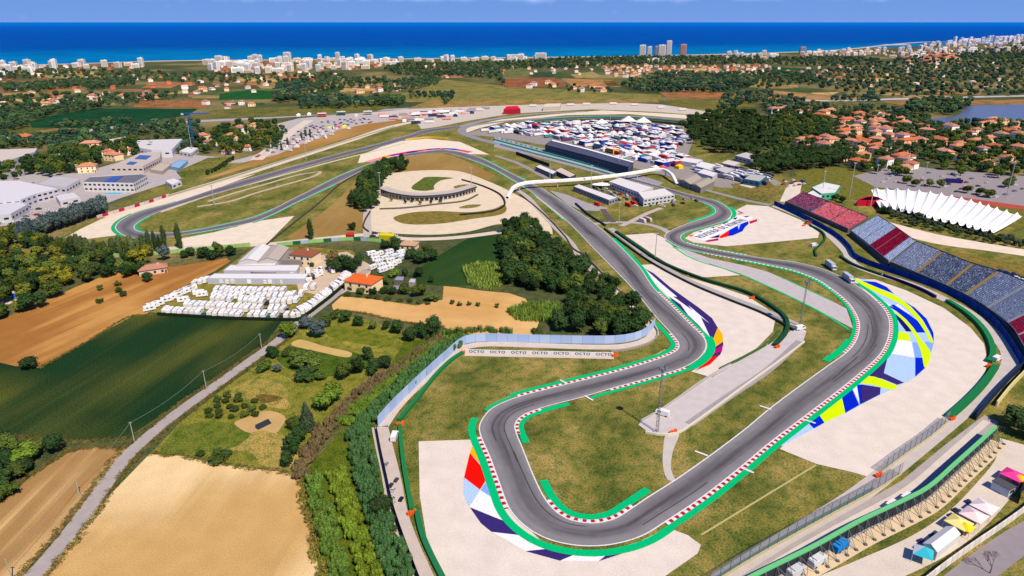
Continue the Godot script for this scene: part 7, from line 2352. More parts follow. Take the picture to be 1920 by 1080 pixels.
func build_trees() -> void:
	tree_stock()
	# the grove beside the first straight
	wood([948, 436, 975, 424, 1005, 428, 1012, 452, 1062, 464, 1066, 490, 1106, 512, 1146, 544, 1186, 576, 1202, 604, 1212, 626, 1180, 636, 1040, 636, 1036, 612, 1076, 590, 1060, 556, 1000, 545, 952, 540, 948, 500, 934, 464], 6.6, 100, ["dark", "dark", "dark", "mid"], 8.0, 12.5, 1.0, "in the dense grove", [[970, 440, "near the dirt oval"], [960, 510, "beside the dark green field"], [1030, 480, "in its upper middle"], [1080, 520, "beside the perimeter road"], [1050, 560, "over the light reed bed"], [1150, 570, "facing the first straight"], [1110, 600, "in its lower middle"], [1060, 625, "behind the hoarding's middle"], [1190, 625, "behind the hoarding's curved end"]])
	tree("mid", G(1005, 636), 6.5, 7.0, "standing alone at the hay field's corner")
	reeds("reed_bed", "light green reed bed along the grove's western side", spread_px([868, 505, 900, 495, 944, 500, 948, 530, 920, 545, 880, 535], 1.5, 300), A(124, 146, 66), 3.2)
	reeds("reed_bed", "light green reed bed between the hay field and grove", spread_px([952, 585, 985, 572, 1040, 572, 1066, 588, 1030, 604, 970, 602], 1.5, 380), A(116, 142, 60), 3.4)
	reeds("reed_bed", "narrow reed bed along the hay field's lower edge", strip_points([800, 636, 850, 626, 905, 622, 960, 624], 1.8, 1.4), A(92, 118, 58), 3.0)
	# reed rows of the ditch
	reeds("reed_row", "pale green reed row beside the tan field", strip_points([588, 905, 600, 950, 618, 1010, 640, 1100], 2.6, 2.2), A(88, 116, 46), 3.2, true)
	reeds("reed_row", "yellow green reed row in the ditch's middle", strip_points([630, 890, 648, 950, 672, 1020, 704, 1105], 2.8, 2.2), A(106, 126, 38), 3.0, true)
	reeds("reed_row", "deep green reed row along the perimeter fence", strip_points([668, 815, 680, 870, 698, 935, 722, 1010, 752, 1100], 3.6, 2.8), A(66, 100, 58), 3.4, true)
	reeds("reed_row", "deep green reed row climbing below the pale blue hoarding", strip_points([676, 812, 716, 765, 770, 715, 830, 662, 870, 640], 3.4, 2.6), A(70, 106, 60), 3.0, true)
	reeds("reed_row", "bright green reed row beside the brown brush", strip_points([640, 800, 700, 745, 760, 695, 830, 645, 880, 632], 3.0, 2.4), A(92, 118, 40), 2.2, true)
	reeds("brush_row", "brown dry brush strip slanting from the farm trees to the field", strip_points([830, 636, 770, 680, 700, 726, 650, 768, 606, 812, 574, 860, 566, 900], 2.8, 2.4), A(104, 90, 62), 2.4, true)
	reeds("grass_verge", "green grass tussocks between reed rows and perimeter fence", strip_points([560, 890, 572, 950, 588, 1020, 606, 1100], 1.4, 1.2), A(124, 116, 60), 1.2)
	var tuft := []
	for l in [[[232, 842, 180, 838, 130, 846, 60, 890, 0, 944], 1.2], [[280, 851, 340, 855, 420, 872, 520, 884, 560, 889], 1.0], [[75, 690, 170, 637, 250, 592, 290, 592], 0.6], [[0, 816, 140, 827, 235, 823], 1.0], [[625, 581, 680, 587, 740, 601, 830, 613], 0.9]]:
		tuft.append_array(strip_points(l[0], l[1], 1.5))
	var lane := even(catmull(gp([62, 1080, 150, 975, 232, 862, 262, 832, 330, 776, 400, 726, 470, 676, 520, 640, 560, 606]), 2.0), 2.0)
	var ln := normals_of(lane)
	for i in lane.size():
		for sd in [-1.0, 1.0]:
			for k in 3:
				tuft.append(lane[i] + ln[i] * sd * rng.randf_range(3.0, 4.2) + Vector2(rng.randf_range(-1, 1), rng.randf_range(-1, 1)) * 0.6)
	reeds("grass_verge", "ragged dry grass along the margins of fields and lane", tuft, A(112, 104, 56, 0.6), 0.45)
	tree("dark", G(716, 966), 7.5, 8.5, "beside the dark perimeter fence amid the reeds")
	tree("bush", G(737, 994), 2.2, 3.0, "on the dirt strip beside the dark perimeter fence")
	# trees along the brush strip and gardens
	for b in [[812, 632, 11, 8, "dark"], [790, 634, 9, 8, "dark"], [770, 640, 8, 8, "dark"], [745, 626, 7, 7, "dark"], [722, 690, 6.5, 8, "dark"], [700, 700, 7, 8, "dark"], [672, 700, 8, 8, "dark"], [645, 712, 8, 8, "mid"], [628, 752, 8, 9, "light"], [606, 768, 8.5, 9, "light"], [578, 806, 12, 7.5, "conifer"], [552, 806, 6, 7, "mid"], [560, 830, 7, 7, "dark"], [548, 850, 8, 7, "dark"], [540, 876, 7, 6, "dark"], [690, 676, 7, 7, "dark"]]:
		tree(b[4], G(b[0], b[1]), b[2], b[3], "along the brown brush strip below the gardens")
	for b in [[541, 634, 8, 9, "light"], [596, 632, 8, 10, "grey"], [575, 618, 7, 8, "grey"], [610, 612, 6, 7, "mid"], [648, 604, 6, 7, "dark"], [628, 600, 6, 6, "mid"], [672, 612, 6, 6, "dark"], [700, 618, 5, 5, "mid"], [724, 618, 5, 5, "dark"], [745, 622, 6, 6, "mid"], [512, 672, 6, 7, "dark"], [496, 696, 5, 8, "mid"], [520, 698, 4, 5, "grey"], [566, 688, 7, 13, "mid"], [590, 694, 6, 9, "mid"], [575, 712, 5, 10, "dark"], [600, 712, 4, 7, "mid"], [545, 668, 5, 7, "mid"]]:
		tree(b[4], G(b[0], b[1]), b[2], b[3], "in the gardens between lane and brush strip")
	# the little orchard
	for q in spread([382, 775, 410, 748, 440, 742, 470, 750, 500, 762, 490, 778, 455, 790, 420, 788, 390, 784], 3.6, 24):
		tree("bush", v3(q), rng.randf_range(2.2, 3.2), rng.randf_range(2.8, 4.0), "in the small orchard beside the lane")
	tree("bush", G(412, 865), 4.6, 8.0, "on the meadow's lower edge above the tan field")
	tree("bush", G(376, 855), 2.2, 3.6, "beside the large bush above the tan field")
	tree("dark", G(57, 692), 6.5, 8.0, "standing alone between ploughed field and green crop")
	# bottom left corner wood
	for b in [[108, 848, 8, 9, "dark"], [40, 870, 7, 10, "light"], [20, 850, 7, 9, "mid"], [62, 862, 6, 8, "mid"], [10, 880, 7, 9, "dark"], [30, 898, 6, 8, "mid"], [8, 915, 7, 8, "dark"], [48, 885, 6, 8, "dark"], [20, 930, 5, 7, "mid"], [2, 940, 6, 7, "mid"], [-20, 900, 8, 10, "dark"], [-25, 870, 8, 10, "mid"], [70, 850, 5, 7, "mid"], [12, 835, 5, 7, "dark"]]:
		tree(b[4], G(b[0], b[1]), b[2], b[3], "in the corner copse beside the stubble field")
	# left-hand wood
	wood([-40, 440, 30, 440, 90, 458, 150, 478, 215, 492, 262, 478, 288, 480, 270, 512, 215, 518, 150, 540, 60, 585, 0, 600, -40, 610], 8.5, 56, ["dark", "mid", "mid", "yellow", "dark"], 7.5, 12.0, 1.0, "in the mixed wood", [[20, 450, "below the silver row"], [20, 520, "by the blue pool yard"], [20, 580, "over the ploughed field's corner"], [100, 470, "behind the thin poplar row"], [100, 520, "in its middle"], [120, 550, "on the ploughed field's edge"], [200, 490, "near the pale green boards"], [210, 515, "on the furrow's upper edge"], [270, 490, "next to the rose roofed cottage"]])
	thicket([-40, 440, 30, 440, 90, 458, 150, 478, 215, 492, 262, 478, 288, 480, 270, 512, 215, 518, 150, 540, 60, 585, 0, 600, -40, 610], 7.0, 70, [A(48, 74, 38), A(70, 90, 40), A(110, 114, 40)], 6.0, 9.5)
	row([40, 458, 80, 442, 120, 428, 160, 414, 200, 402], 5.5, ["grey"], 11.0, 14.0, 0.8, "in the silver front row", [[60, 450, "at the wood end"], [100, 432, "in its western half"], [150, 414, "in its eastern half"], [196, 398, "at the crimson boards"]])
	row([50, 448, 100, 430, 150, 412, 196, 396], 6.0, ["grey"], 11.0, 14.0, 0.8, "in the silver back row", [[60, 450, "at the wood end"], [100, 432, "in its western half"], [150, 414, "in its eastern half"], [196, 398, "at the crimson boards"]])
	row([-20, 452, 40, 440, 100, 428], 8.0, ["mid", "yellow"], 7.0, 9.0, 1.0, "at the silver row's western end")
	row([110, 474, 180, 478, 240, 476, 272, 474], 3.8, ["poplar", "poplar", "mid"], 9.0, 14.0, 0.5, "in the thin row before the far hairpin")
	for b in [[282, 472, 11], [292, 470, 10], [302, 474, 9], [310, 466, 12], [338, 466, 13]]:
		tree("column", G(b[0], b[1]), b[2] * 1.3, b[2] * 0.42, "in the group before the far hairpin")
	for b in [[308, 488, 10, 9, "grey"], [358, 480, 6, 8, "dark"], [384, 484, 8, 10, "dark"], [412, 484, 12, 9, "mid"], [434, 480, 8, 9, "dark"], [398, 488, 7, 8, "dark"], [345, 484, 5, 7, "dark"], [276, 528, 6, 7, "dark"], [262, 514, 8, 9, "dark"], [240, 520, 8, 9, "dark"], [230, 512, 8, 8, "mid"], [250, 500, 8, 8, "dark"]]:
		tree(b[4], G(b[0], b[1]), b[2], b[3], "around the rose roofed cottage above the ploughed field")
	for b in [[188, 544], [188, 568], [225, 548], [222, 536], [232, 556]]:
		tree("bush", G(b[0], b[1]), 3.6, 4.0, "standing alone on the ploughed field")
	# hedge of tall trees beside the round pavilion
	wood([655, 396, 668, 362, 690, 330, 724, 312, 756, 304, 764, 318, 722, 336, 708, 368, 706, 398, 690, 400], 6.4, 30, ["dark", "dark", "mid"], 10.0, 13.0, 0.85, "in the tall belt", [[670, 380, "at the dry bank's lane"], [700, 380, "beside the pavilion's left end"], [700, 330, "in its middle"], [745, 312, "at its far end"]])
	thicket([655, 396, 668, 362, 690, 330, 724, 312, 756, 304, 764, 318, 722, 336, 708, 368, 706, 398, 690, 400], 5.0, 40, [A(48, 74, 38), A(60, 84, 40)], 8.0, 11.0, 0.9)
	tree("column", G(583, 449), 14.0, 6.0, "standing alone on the dry bank below the far right-hander")
	tree("dark", G(660, 432), 6.0, 7.0, "on the dry bank beside the lane to the pavilion")
	for b in [[708, 386, 6, 6, "dark"], [734, 378, 4, 3.6, "yellow"], [760, 382, 3.6, 3.4, "dark"], [788, 384, 4, 4, "yellow"], [808, 382, 3.4, 3, "dark"], [826, 380, 4, 3.6, "dark"], [846, 372, 4, 4, "dark"], [772, 380, 3, 3, "mid"]]:
		tree(b[4], G(b[0], b[1]), b[2], b[3], "in front of the round pavilion")
	# the farm
	for b in [[622, 492, 10, 10, "drybush"], [645, 508, 11, 12, "dark"], [660, 512, 10, 11, "dark"], [632, 512, 9, 10, "dark"], [672, 500, 9, 9, "dark"], [622, 506, 7, 8, "dark"], [742, 466, 8, 12, "dark"], [722, 466, 6, 8, "dark"], [788, 494, 8, 12, "dark"], [808, 488, 8, 11, "dark"], [772, 486, 7, 9, "dark"], [800, 474, 6, 8, "mid"], [662, 545, 5, 6, "dark"], [678, 552, 4, 6, "mid"], [700, 552, 4, 6, "dark"], [722, 550, 4, 6, "dark"], [736, 552, 5, 6, "dark"], [760, 552, 6, 7, "mid"], [784, 556, 7, 8, "mid"], [810, 564, 4, 8, "mid"], [724, 534, 6, 6, "mid"], [738, 520, 5, 7, "light"], [760, 520, 6, 6, "dark"], [785, 520, 6, 7, "dark"], [808, 530, 4, 5, "dark"], [712, 528, 5, 6, "mid"], [566, 468, 3, 5, "yellow"], [585, 500, 3, 4, "mid"]]:
		tree("drybush" if b[4] == "drybush" else b[4], G(b[0], b[1]), b[2], b[3], "around the orange roofed farmhouse and campers")
	for b in [[848, 570], [862, 574], [880, 573], [896, 574], [932, 577], [818, 566]]:
		tree("bush", G(b[0], b[1]), 3.0, 2.8, "in the loose line across the hay field")
	row([650, 556, 700, 560, 760, 566, 800, 570], 6.0, ["bush"], 1.8, 2.6, 1.6, "in the garden hedge over the hay field")
	# trees of the industrial quarter
	thicket([40, 318, 90, 296, 150, 282, 196, 288, 186, 310, 150, 326, 100, 334, 60, 330], 7.225, 69, [A(48, 74, 38), A(60, 84, 40), A(92, 104, 40)], 8.0, 12.0, 1.0)
	thicket([-40, 322, 20, 318, 50, 330, 20, 342, -40, 344], 7.6499999999999995, 18, [A(48, 74, 38), A(60, 84, 40), A(92, 104, 40)], 8.0, 12.0, 1.0)
	thicket([205, 280, 252, 268, 262, 282, 236, 292, 210, 290], 7.6499999999999995, 18, [A(48, 74, 38), A(60, 84, 40), A(92, 104, 40)], 8.0, 11.0, 1.0)
	thicket([366, 286, 400, 248, 470, 232, 520, 236, 526, 268, 480, 288, 430, 292], 7.6499999999999995, 90, [A(48, 74, 38), A(60, 84, 40), A(92, 104, 40)], 8.0, 12.0, 1.0)
	row([388, 328, 410, 318, 436, 300], 5.0, ["dark"], 4.0, 5.0, 1.1, "in the hedge of the small green paddock")
	for b in [[540, 276, 11], [566, 262, 10], [574, 260, 12], [582, 258, 11], [528, 282, 9]]:
		tree("column", G(b[0], b[1]), b[2], b[2] * 0.34, "along the brown bank over the far straight")
	tree("yellow", G(62, 352), 5.0, 6.0, "standing alone before the grey white warehouse")
	# stone pines and wood behind the paddock
	wood([1276, 244, 1300, 226, 1345, 214, 1400, 214, 1444, 238, 1448, 276, 1420, 296, 1380, 292, 1330, 286, 1296, 266], 8.0, 130, ["pine"], 11.0, 15.0, 1.0, "in the dark wood", [[1290, 245, "against the paddock's lorries"], [1340, 222, "under the far curve's end"], [1400, 222, "facing the far fields"], [1430, 260, "beside the first village gardens"], [1340, 250, "in its paddock side middle"], [1370, 238, "in its upper middle"], [1385, 262, "in its village side middle"], [1360, 274, "in its lower middle"], [1330, 280, "over the paddock's yellow shrubs"], [1400, 290, "by the white flat shed"]])
	thicket([1280, 250, 1300, 228, 1345, 216, 1400, 216, 1440, 240, 1446, 276, 1420, 294, 1380, 290, 1330, 284, 1296, 266], 8.0, 110, [A(44, 68, 36), A(58, 80, 40)], 7.0, 11.0)
	wood([1400, 318, 1450, 300, 1520, 288, 1590, 292, 1596, 308, 1540, 318, 1490, 322, 1440, 334], 8.5, 60, ["pine"], 11.0, 14.5, 1.2, "in the belt before the village", [[1420, 320, "by the blue fronted workshop"], [1470, 305, "above the dry yard"], [1530, 300, "over the stadium lawn"], [1580, 300, "at the village end"]])
	thicket([1450, 226, 1560, 228, 1560, 256, 1500, 262, 1450, 280], 12.75, 60, [A(48, 74, 38), A(60, 84, 40), A(92, 104, 40)], 8.0, 12.0, 1.0)
	thicket([1720, 286, 1780, 262, 1960, 276, 1960, 330, 1860, 330, 1760, 316], 14.45, 69, [A(48, 74, 38), A(60, 84, 40), A(92, 104, 40)], 8.0, 12.0, 1.05)
	for b in [[1700, 345, 6, 7], [1716, 350, 5, 6], [1742, 350, 5, 7], [1762, 352, 5, 7], [1812, 362, 5, 8], [1836, 366, 5, 7], [1854, 370, 5, 8], [1800, 330, 7, 9], [1850, 322, 8, 9], [1870, 334, 8, 9], [1890, 352, 7, 9], [1834, 312, 9, 9], [1770, 318, 7, 8], [1690, 330, 7, 8]]:
		tree("mid", G(b[0], b[1]), b[2] * 1.5, b[3] * 1.4, "in the car park beyond the running track")
	row([1650, 398, 1700, 410, 1760, 424, 1830, 440, 1900, 456, 1960, 468], 4.0, ["bush", "grey"], 3.0, 4.6, 1.3, "in the hedge at the foot of the white pointed roof")
	for b in [[1566, 376, 6, 7], [1578, 380, 6, 7], [1660, 402, 7, 7], [1720, 414, 7, 9]]:
		tree("dark", G(b[0], b[1]), b[2], b[3], "behind the grandstands by the pavilion and tents")
	tree("dark", G(1900, 800), 8.0, 11.0, "beside the top end of the green hoarding")
	tree("dark", G(1925, 820), 8.0, 10.0, "beside the top end of the green hoarding")
	for v in [[[1560, 214, 1740, 222, 1760, 262, 1730, 306, 1600, 290, 1500, 290, 1500, 262], 8.0, 260], [[1740, 240, 1960, 244, 1960, 330, 1860, 330, 1740, 300], 11.0, 200], [[1440, 206, 1570, 206, 1570, 262, 1450, 290], 9.0, 220], [[1596, 300, 1720, 312, 1700, 332, 1600, 322], 9.0, 40]]:
		thicket(v[0], v[1], v[2], [A(44, 70, 38), A(58, 82, 42), A(78, 98, 42)], 5.5, 10.0, 1.05)
	thicket([200, 284, 330, 250, 360, 262, 340, 290, 300, 284, 250, 300], 10.0, 30, [A(48, 74, 38), A(70, 90, 40)], 6.0, 9.0)
	thicket([1640, 394, 1700, 404, 1900, 450, 1960, 464, 1960, 474, 1880, 462, 1700, 424], 5.0, 90, [A(60, 78, 46), A(84, 96, 66)], 2.5, 4.5, 1.3)
	build_far_woods()

func spread_px(px: Array, gap: float, most: int) -> Array:
	return spread(px, gap, most)

func build_far_woods() -> void:
	# woods and hedgerows of the far plain that read as one mass: [outline, gap, how many, tone]
	var xs := []
	var cs := []
	var tones := [A(62, 90, 62), A(82, 106, 66), A(54, 86, 68), A(100, 116, 72)]
	var add := func(px: Array, gap: float, most: int, tone: int, h: float) -> void:
		for q in spread(px, gap * 0.9, int(most * 1.15), true):
			var y := hill(q.x, q.y)
			var s := h * rng.randf_range(0.7, 1.25)
			xs.append(Transform3D(Basis(Vector3.UP, rng.randf() * TAU) * Basis.from_scale(Vector3(s * rng.randf_range(0.9, 1.4), s, s * rng.randf_range(0.9, 1.4))), Vector3(q.x, y, q.y)))
			cs.append(jit(tones[(tone + (1 if rng.randf() < 0.35 else 0)) % 4], 0.34))
	for w in [
		[[0, 160, 60, 160, 130, 154, 200, 150, 250, 150, 250, 158, 150, 164, 60, 174, 10, 172], 13.0, 420, 0, 10.0], [[160, 165, 240, 152, 250, 160, 170, 170], 14.0, 120, 0, 10.0],
		[[0, 128, 120, 134, 250, 136, 380, 140, 500, 142, 640, 140, 650, 152, 560, 158, 470, 160, 380, 158, 250, 152, 120, 148, 0, 150], 28.0, 760, 0, 10.0],
		[[0, 212, 40, 206, 100, 206, 190, 204, 110, 214, 56, 226, 50, 240, 0, 248], 12.0, 300, 0, 10.0], [[0, 186, 80, 182, 200, 178, 330, 178, 330, 186, 230, 200, 60, 206, 0, 206], 22.0, 300, 0, 10.0],
		[[0, 262, 100, 256, 220, 244, 340, 232, 350, 240, 260, 256, 200, 272, 100, 284, 70, 278, 0, 276], 11.0, 380, 1, 9.0], [[80, 238, 130, 232, 240, 226, 250, 232, 140, 244], 14.0, 60, 1, 8.0],
		[[512, 180, 524, 166, 570, 162, 576, 178, 556, 190, 520, 194], 12.0, 130, 2, 13.0], [[562, 196, 580, 184, 630, 184, 660, 190, 700, 190, 696, 200, 640, 204, 566, 204], 11.0, 200, 2, 11.0],
		[[560, 164, 640, 150, 720, 150, 740, 158, 640, 168, 580, 176], 18.0, 180, 0, 10.0], [[700, 186, 740, 184, 758, 192, 750, 200, 700, 198], 11.0, 50, 0, 11.0],
		[[760, 150, 820, 148, 822, 160, 770, 168, 730, 176, 700, 170], 13.0, 130, 1, 9.0], [[768, 178, 850, 176, 850, 186, 834, 198, 828, 184, 770, 186], 12.0, 40, 2, 9.0],
		[[760, 122, 900, 120, 1010, 116, 1010, 128, 930, 134, 870, 142, 800, 148, 740, 140, 720, 130], 20.0, 420, 0, 11.0], [[840, 134, 940, 128, 944, 160, 930, 150, 850, 142], 16.0, 120, 2, 10.0],
		[[1010, 114, 1080, 110, 1200, 108, 1300, 108, 1420, 108, 1440, 122, 1320, 124, 1220, 122, 1120, 126, 1040, 132, 1000, 128], 22.0, 520, 2, 11.0],
		[[1160, 160, 1200, 150, 1240, 138, 1320, 140, 1410, 146, 1420, 158, 1400, 166, 1340, 176, 1300, 174, 1200, 174], 15.0, 430, 2, 11.0], [[1300, 142, 1460, 136, 1560, 150, 1440, 168, 1380, 160], 20.0, 260, 0, 10.0],
		[[1360, 180, 1440, 176, 1460, 186, 1400, 196, 1370, 210, 1340, 206], 13.0, 90, 2, 10.0], [[1440, 110, 1560, 108, 1640, 112, 1660, 124, 1540, 126, 1440, 122], 24.0, 300, 2, 11.0],
		[[1440, 140, 1560, 132, 1660, 124, 1760, 124, 1960, 112, 1960, 180, 1800, 182, 1700, 184, 1640, 182, 1560, 172, 1460, 152], 25.0, 1050, 2, 10.0], [[1700, 106, 1960, 92, 1960, 116, 1760, 122, 1660, 122], 26.0, 500, 2, 11.0],
		[[1560, 186, 1640, 184, 1646, 191, 1560, 191], 12.0, 70, 2, 9.0], [[1430, 196, 1480, 186, 1560, 206, 1640, 204, 1700, 212, 1690, 226, 1620, 214, 1540, 212, 1440, 212], 14.0, 130, 2, 10.0],
		[[1700, 196, 1760, 190, 1820, 190, 1820, 202, 1780, 216, 1700, 214], 13.0, 100, 1, 11.0], [[1690, 226, 1760, 232, 1770, 244, 1700, 246], 13.0, 50, 1, 9.0], [[1780, 232, 1960, 232, 1960, 242, 1800, 246], 14.0, 90, 2, 9.0],
		[[1560, 214, 1740, 222, 1760, 262, 1730, 300, 1600, 280, 1560, 250], 15.0, 120, 0, 7.5], [[1740, 250, 1960, 256, 1960, 280, 1800, 270], 16.0, 90, 0, 8.0], [[-40, 280, 10, 268, 30, 276, 0, 284], 12.0, 20, 0, 9.0],
		[[500, 282, 526, 240, 540, 246, 520, 280], 9.0, 20, 0, 6.0], [[300, 240, 370, 232, 380, 250, 350, 284, 344, 262, 290, 252], 12.0, 70, 1, 8.0], [[1010, 166, 1060, 160, 1160, 172, 1100, 178], 34.0, 30, 2, 8.0],
	]:
		add.call(w[0], w[1], w[2], w[3], w[4])
	# thin the places where houses stand
	var keep_x := []
	var keep_c := []
	for i in xs.size():
		var q := Vector2(xs[i].origin.x, xs[i].origin.z)
		var ok := true
		for e in housed:
			if e.distance_squared_to(q) < 90.0:
				ok = false
				break
		if ok:
			keep_x.append(xs[i])
			keep_c.append(cs[i])
	keep_x.append_array(extra_x)
	keep_c.append_array(extra_c)
	mass("distant_woodland", "dark green woods and hedgerows spread over the plain to the coast", "woodland", crown("round", Color(1, 1, 1), 240, 0.085, 77), keep_x, keep_c)

# ---------------------------------------------------------------- the lower right corner
func build_corner() -> void:
	# the advertising hoarding seen from behind, on raked steel frames
	var h := 5.6
	var c := even(catmull(gp([1868, 800, 1842, 824, 1795, 866, 1740, 914, 1690, 940, 1615, 975, 1530, 1022, 1440, 1066, 1380, 1096], h), 4.2), 4.2)
	var t := thing("hoarding", "long green topped hoarding on raked steel frames along the service road", "hoarding", v3(c[0]))
	var n := normals_of(c)
	for i in c.size() - 1:
		var a := v3(c[i] - c[0])
		var b := v3(c[i + 1] - c[0])
		var s := 1.0 if n[i].x > 0.0 else -1.0
		var na := v3(n[i]) * s
		var nb := v3(n[i + 1]) * s
		var mb := MB.new()
		mb.quad(a + Vector3.UP * 1.0, b + Vector3.UP * 1.0, b + Vector3.UP * h, a + Vector3.UP * h, A(52, 60, 70), na)
		mb.quad(a - na * 0.15 + Vector3.UP * 1.0, b - nb * 0.15 + Vector3.UP * 1.0, b - nb * 0.15 + Vector3.UP * h, a - na * 0.15 + Vector3.UP * h, A(30, 40, 84), -na)
		part("board", mb, M.wall, t)
		mb = MB.new()
		mb.quad(a + na * 0.5 + Vector3.UP * (h - 0.1), b + nb * 0.5 + Vector3.UP * (h - 0.1), b - nb * 0.7 + Vector3.UP * (h + 0.15), a - na * 0.7 + Vector3.UP * (h + 0.15), A(104, 186, 124))
		mb.quad(a + na * 0.5 + Vector3.UP * (h - 0.4), b + nb * 0.5 + Vector3.UP * (h - 0.4), b + nb * 0.5 + Vector3.UP * (h - 0.1), a + na * 0.5 + Vector3.UP * (h - 0.1), A(84, 160, 106), na)
		part("green_cap", mb, M.wall, t)
		mb = MB.new()
		var steel := A(120, 124, 122)
		var foot := a + na * 3.6
		mb.bar(a + na * 0.2, a + na * 0.2 + Vector3.UP * h, 0.11, 0.11, 4, steel)
		mb.bar(foot, a + na * 0.2 + Vector3.UP * h * 0.92, 0.10, 0.10, 4, steel)
		mb.bar(foot, a + na * 0.2 + Vector3.UP * h * 0.45, 0.08, 0.08, 4, steel)
		if i % 2 == 0:
			mb.bar(foot, b + nb * 0.2 + Vector3.UP * h * 0.9, 0.07, 0.07, 4, steel)
			mb.bar(b + nb * 3.6, a + na * 0.2 + Vector3.UP * h * 0.9, 0.07, 0.07, 4, steel)
		part("steel_frame", mb, M.metal, t)
		mb = MB.new()
		mb.box(foot + Vector3.UP * 0.25, Vector3(0.8, 0.5, 0.8), A(110, 104, 96))
		part("footing", mb, M.wall, t)
	var base := MB.new()
	for i in c.size() - 1:
		var s := 1.0 if n[i].x > 0.0 else -1.0
		base.quad(v3(c[i] - n[i] * s * 0.4, 0.09), v3(c[i + 1] - n[i + 1] * s * 0.4, 0.09), v3(c[i + 1] + n[i + 1] * s * 4.6, 0.09), v3(c[i] + n[i] * s * 4.6, 0.09), A(236, 212, 176))
	struct("concrete_strip", base, M.concrete)
	ribbon("access_track", [1905, 830, 1900, 868, 1862, 920, 1810, 975, 1740, 1024, 1650, 1066, 1560, 1105], 9.5, 0.08, M.sand, A(206, 194, 180))
	ribbon("outer_road", [1960, 985, 1900, 1020, 1840, 1064, 1790, 1105], 8.0, 0.07, M.asphalt, A(146, 138, 142))
	panel_run("boundary_wall", "white boundary wall of concrete panels behind the corner tents", "wall", [1980, 925, 1935, 948, 1912, 966, 1870, 996, 1820, 1030, 1770, 1066, 1720, 1105], 2.4, 3.0, [A(232, 226, 218), A(222, 216, 208)], A(200, 196, 190), M.wall, "", 0.35)
	run_wall("boundary_wall", "dark shed wall at the corner of the white boundary wall", "wall", [1935, 905, 1912, 925, 1908, 945], 3.4, 0.3, A(44, 44, 48), M.wall)
	# market tents
	gabled("market_tent", "white and teal ridged market tent, longest in the corner row", "tent", [1758, 1034, 1732, 1018, 1774, 987, 1800, 1001], 3.4, 1.2, A(226, 226, 230), A(240, 238, 238))
	var teal := thing("market_tent", "teal peaked market tent at the lower end of the corner row", "tent", Vector3(G(1733, 1030, 4.0).x, 0, G(1733, 1030, 4.0).z))
	var mb := MB.new()
	for k in 4:
		var a := TAU * (k + 0.5) / 4.0 + 0.6
		var e := TAU * (k + 1.5) / 4.0 + 0.6
		mb.tri(Vector3(cos(a) * 3.4, 3.0, sin(a) * 3.4), Vector3(cos(e) * 3.4, 3.0, sin(e) * 3.4), Vector3(0, 5.0, 0), Vector3(cos((a + e) / 2), 1.4, sin((a + e) / 2)).normalized(), A(56, 178, 196) if k != 1 else A(236, 238, 240))
	part("canvas_roof", mb, M.cloth, teal)
	for k in 4:
		var a := TAU * (k + 0.5) / 4.0 + 0.6
		mb = MB.new()
		mb.bar(Vector3(cos(a) * 3.3, 0, sin(a) * 3.3), Vector3(cos(a) * 3.3, 3.1, sin(a) * 3.3), 0.06, 0.06, 5, A(200, 200, 204))
		part("post", mb, M.metal, teal)
	for b in [[1794, 992, 2.9, A(240, 226, 140), "pale yellow market tent next to the white ridged tent"], [1806, 1000, 2.0, A(240, 206, 40), "small bright yellow awning under the pale yellow tent"], [1822, 978, 3.0, A(240, 214, 214), "white and rose market tent in the corner row"], [1842, 962, 3.0, A(236, 222, 220), "white market tent with grey print at the row's upper end"], [1896, 902, 3.0, A(240, 70, 150), "hot pink market tent standing apart from the row"], [1908, 908, 1.8, A(246, 186, 40), "orange yellow awning beside the hot pink tent"]]:
		var tn := thing("market_tent", b[4], "tent", G(b[0], b[1]), 0.6)
		mb = MB.new()
		for k in 4:
			var a := TAU * (k + 0.5) / 4.0
			var e := TAU * (k + 1.5) / 4.0
			var r: float = b[2] * 1.41
			mb.tri(Vector3(cos(a) * r, 2.6, sin(a) * r), Vector3(cos(e) * r, 2.6, sin(e) * r), Vector3(0, 3.7, 0), Vector3(cos((a + e) / 2), 1.8, sin((a + e) / 2)).normalized(), b[3])
			mb.quad(Vector3(cos(a) * r, 2.3, sin(a) * r), Vector3(cos(e) * r, 2.3, sin(e) * r), Vector3(cos(e) * r, 2.6, sin(e) * r), Vector3(cos(a) * r, 2.6, sin(a) * r), b[3], Vector3(cos((a + e) / 2), 0, sin((a + e) / 2)))
		part("canvas_roof", mb, M.cloth, tn)
		for k in 4:
			var a := TAU * (k + 0.5) / 4.0
			mb = MB.new()
			mb.bar(Vector3(cos(a), 0, sin(a)) * b[2] * 1.36, Vector3(cos(a) * b[2] * 1.36, 2.6, sin(a) * b[2] * 1.36), 0.05, 0.05, 5, A(190, 190, 194))
			part("post", mb, M.metal, tn)
		mb = MB.new()
		mb.box(Vector3(0.3, 0.45, 0.6), Vector3(b[2] * 1.2, 0.9, 0.7), A(150, 140, 134))
		part("counter", mb, M.plain, tn)
	var kiosk := thing("kiosk", "grey roofed white sales kiosk below the hot pink tent", "kiosk", G(1878, 922), 0.5)
	mb = MB.new()
	mb.box(Vector3(0, 1.5, 0), Vector3(3.4, 3.0, 5.2), A(206, 214, 226))
	part("cabin", mb, M.wall, kiosk)
	mb = MB.new()
	mb.box(Vector3(0, 3.1, 0), Vector3(3.8, 0.2, 5.6), A(92, 92, 98))
	part("roof", mb, M.roof, kiosk)
	mb = MB.new()
	mb.box(Vector3(0, 1.9, 2.63), Vector3(2.4, 1.1, 0.06), Color(0.03, 0.03, 0.035))
	part("hatch", mb, M.gloss, kiosk)
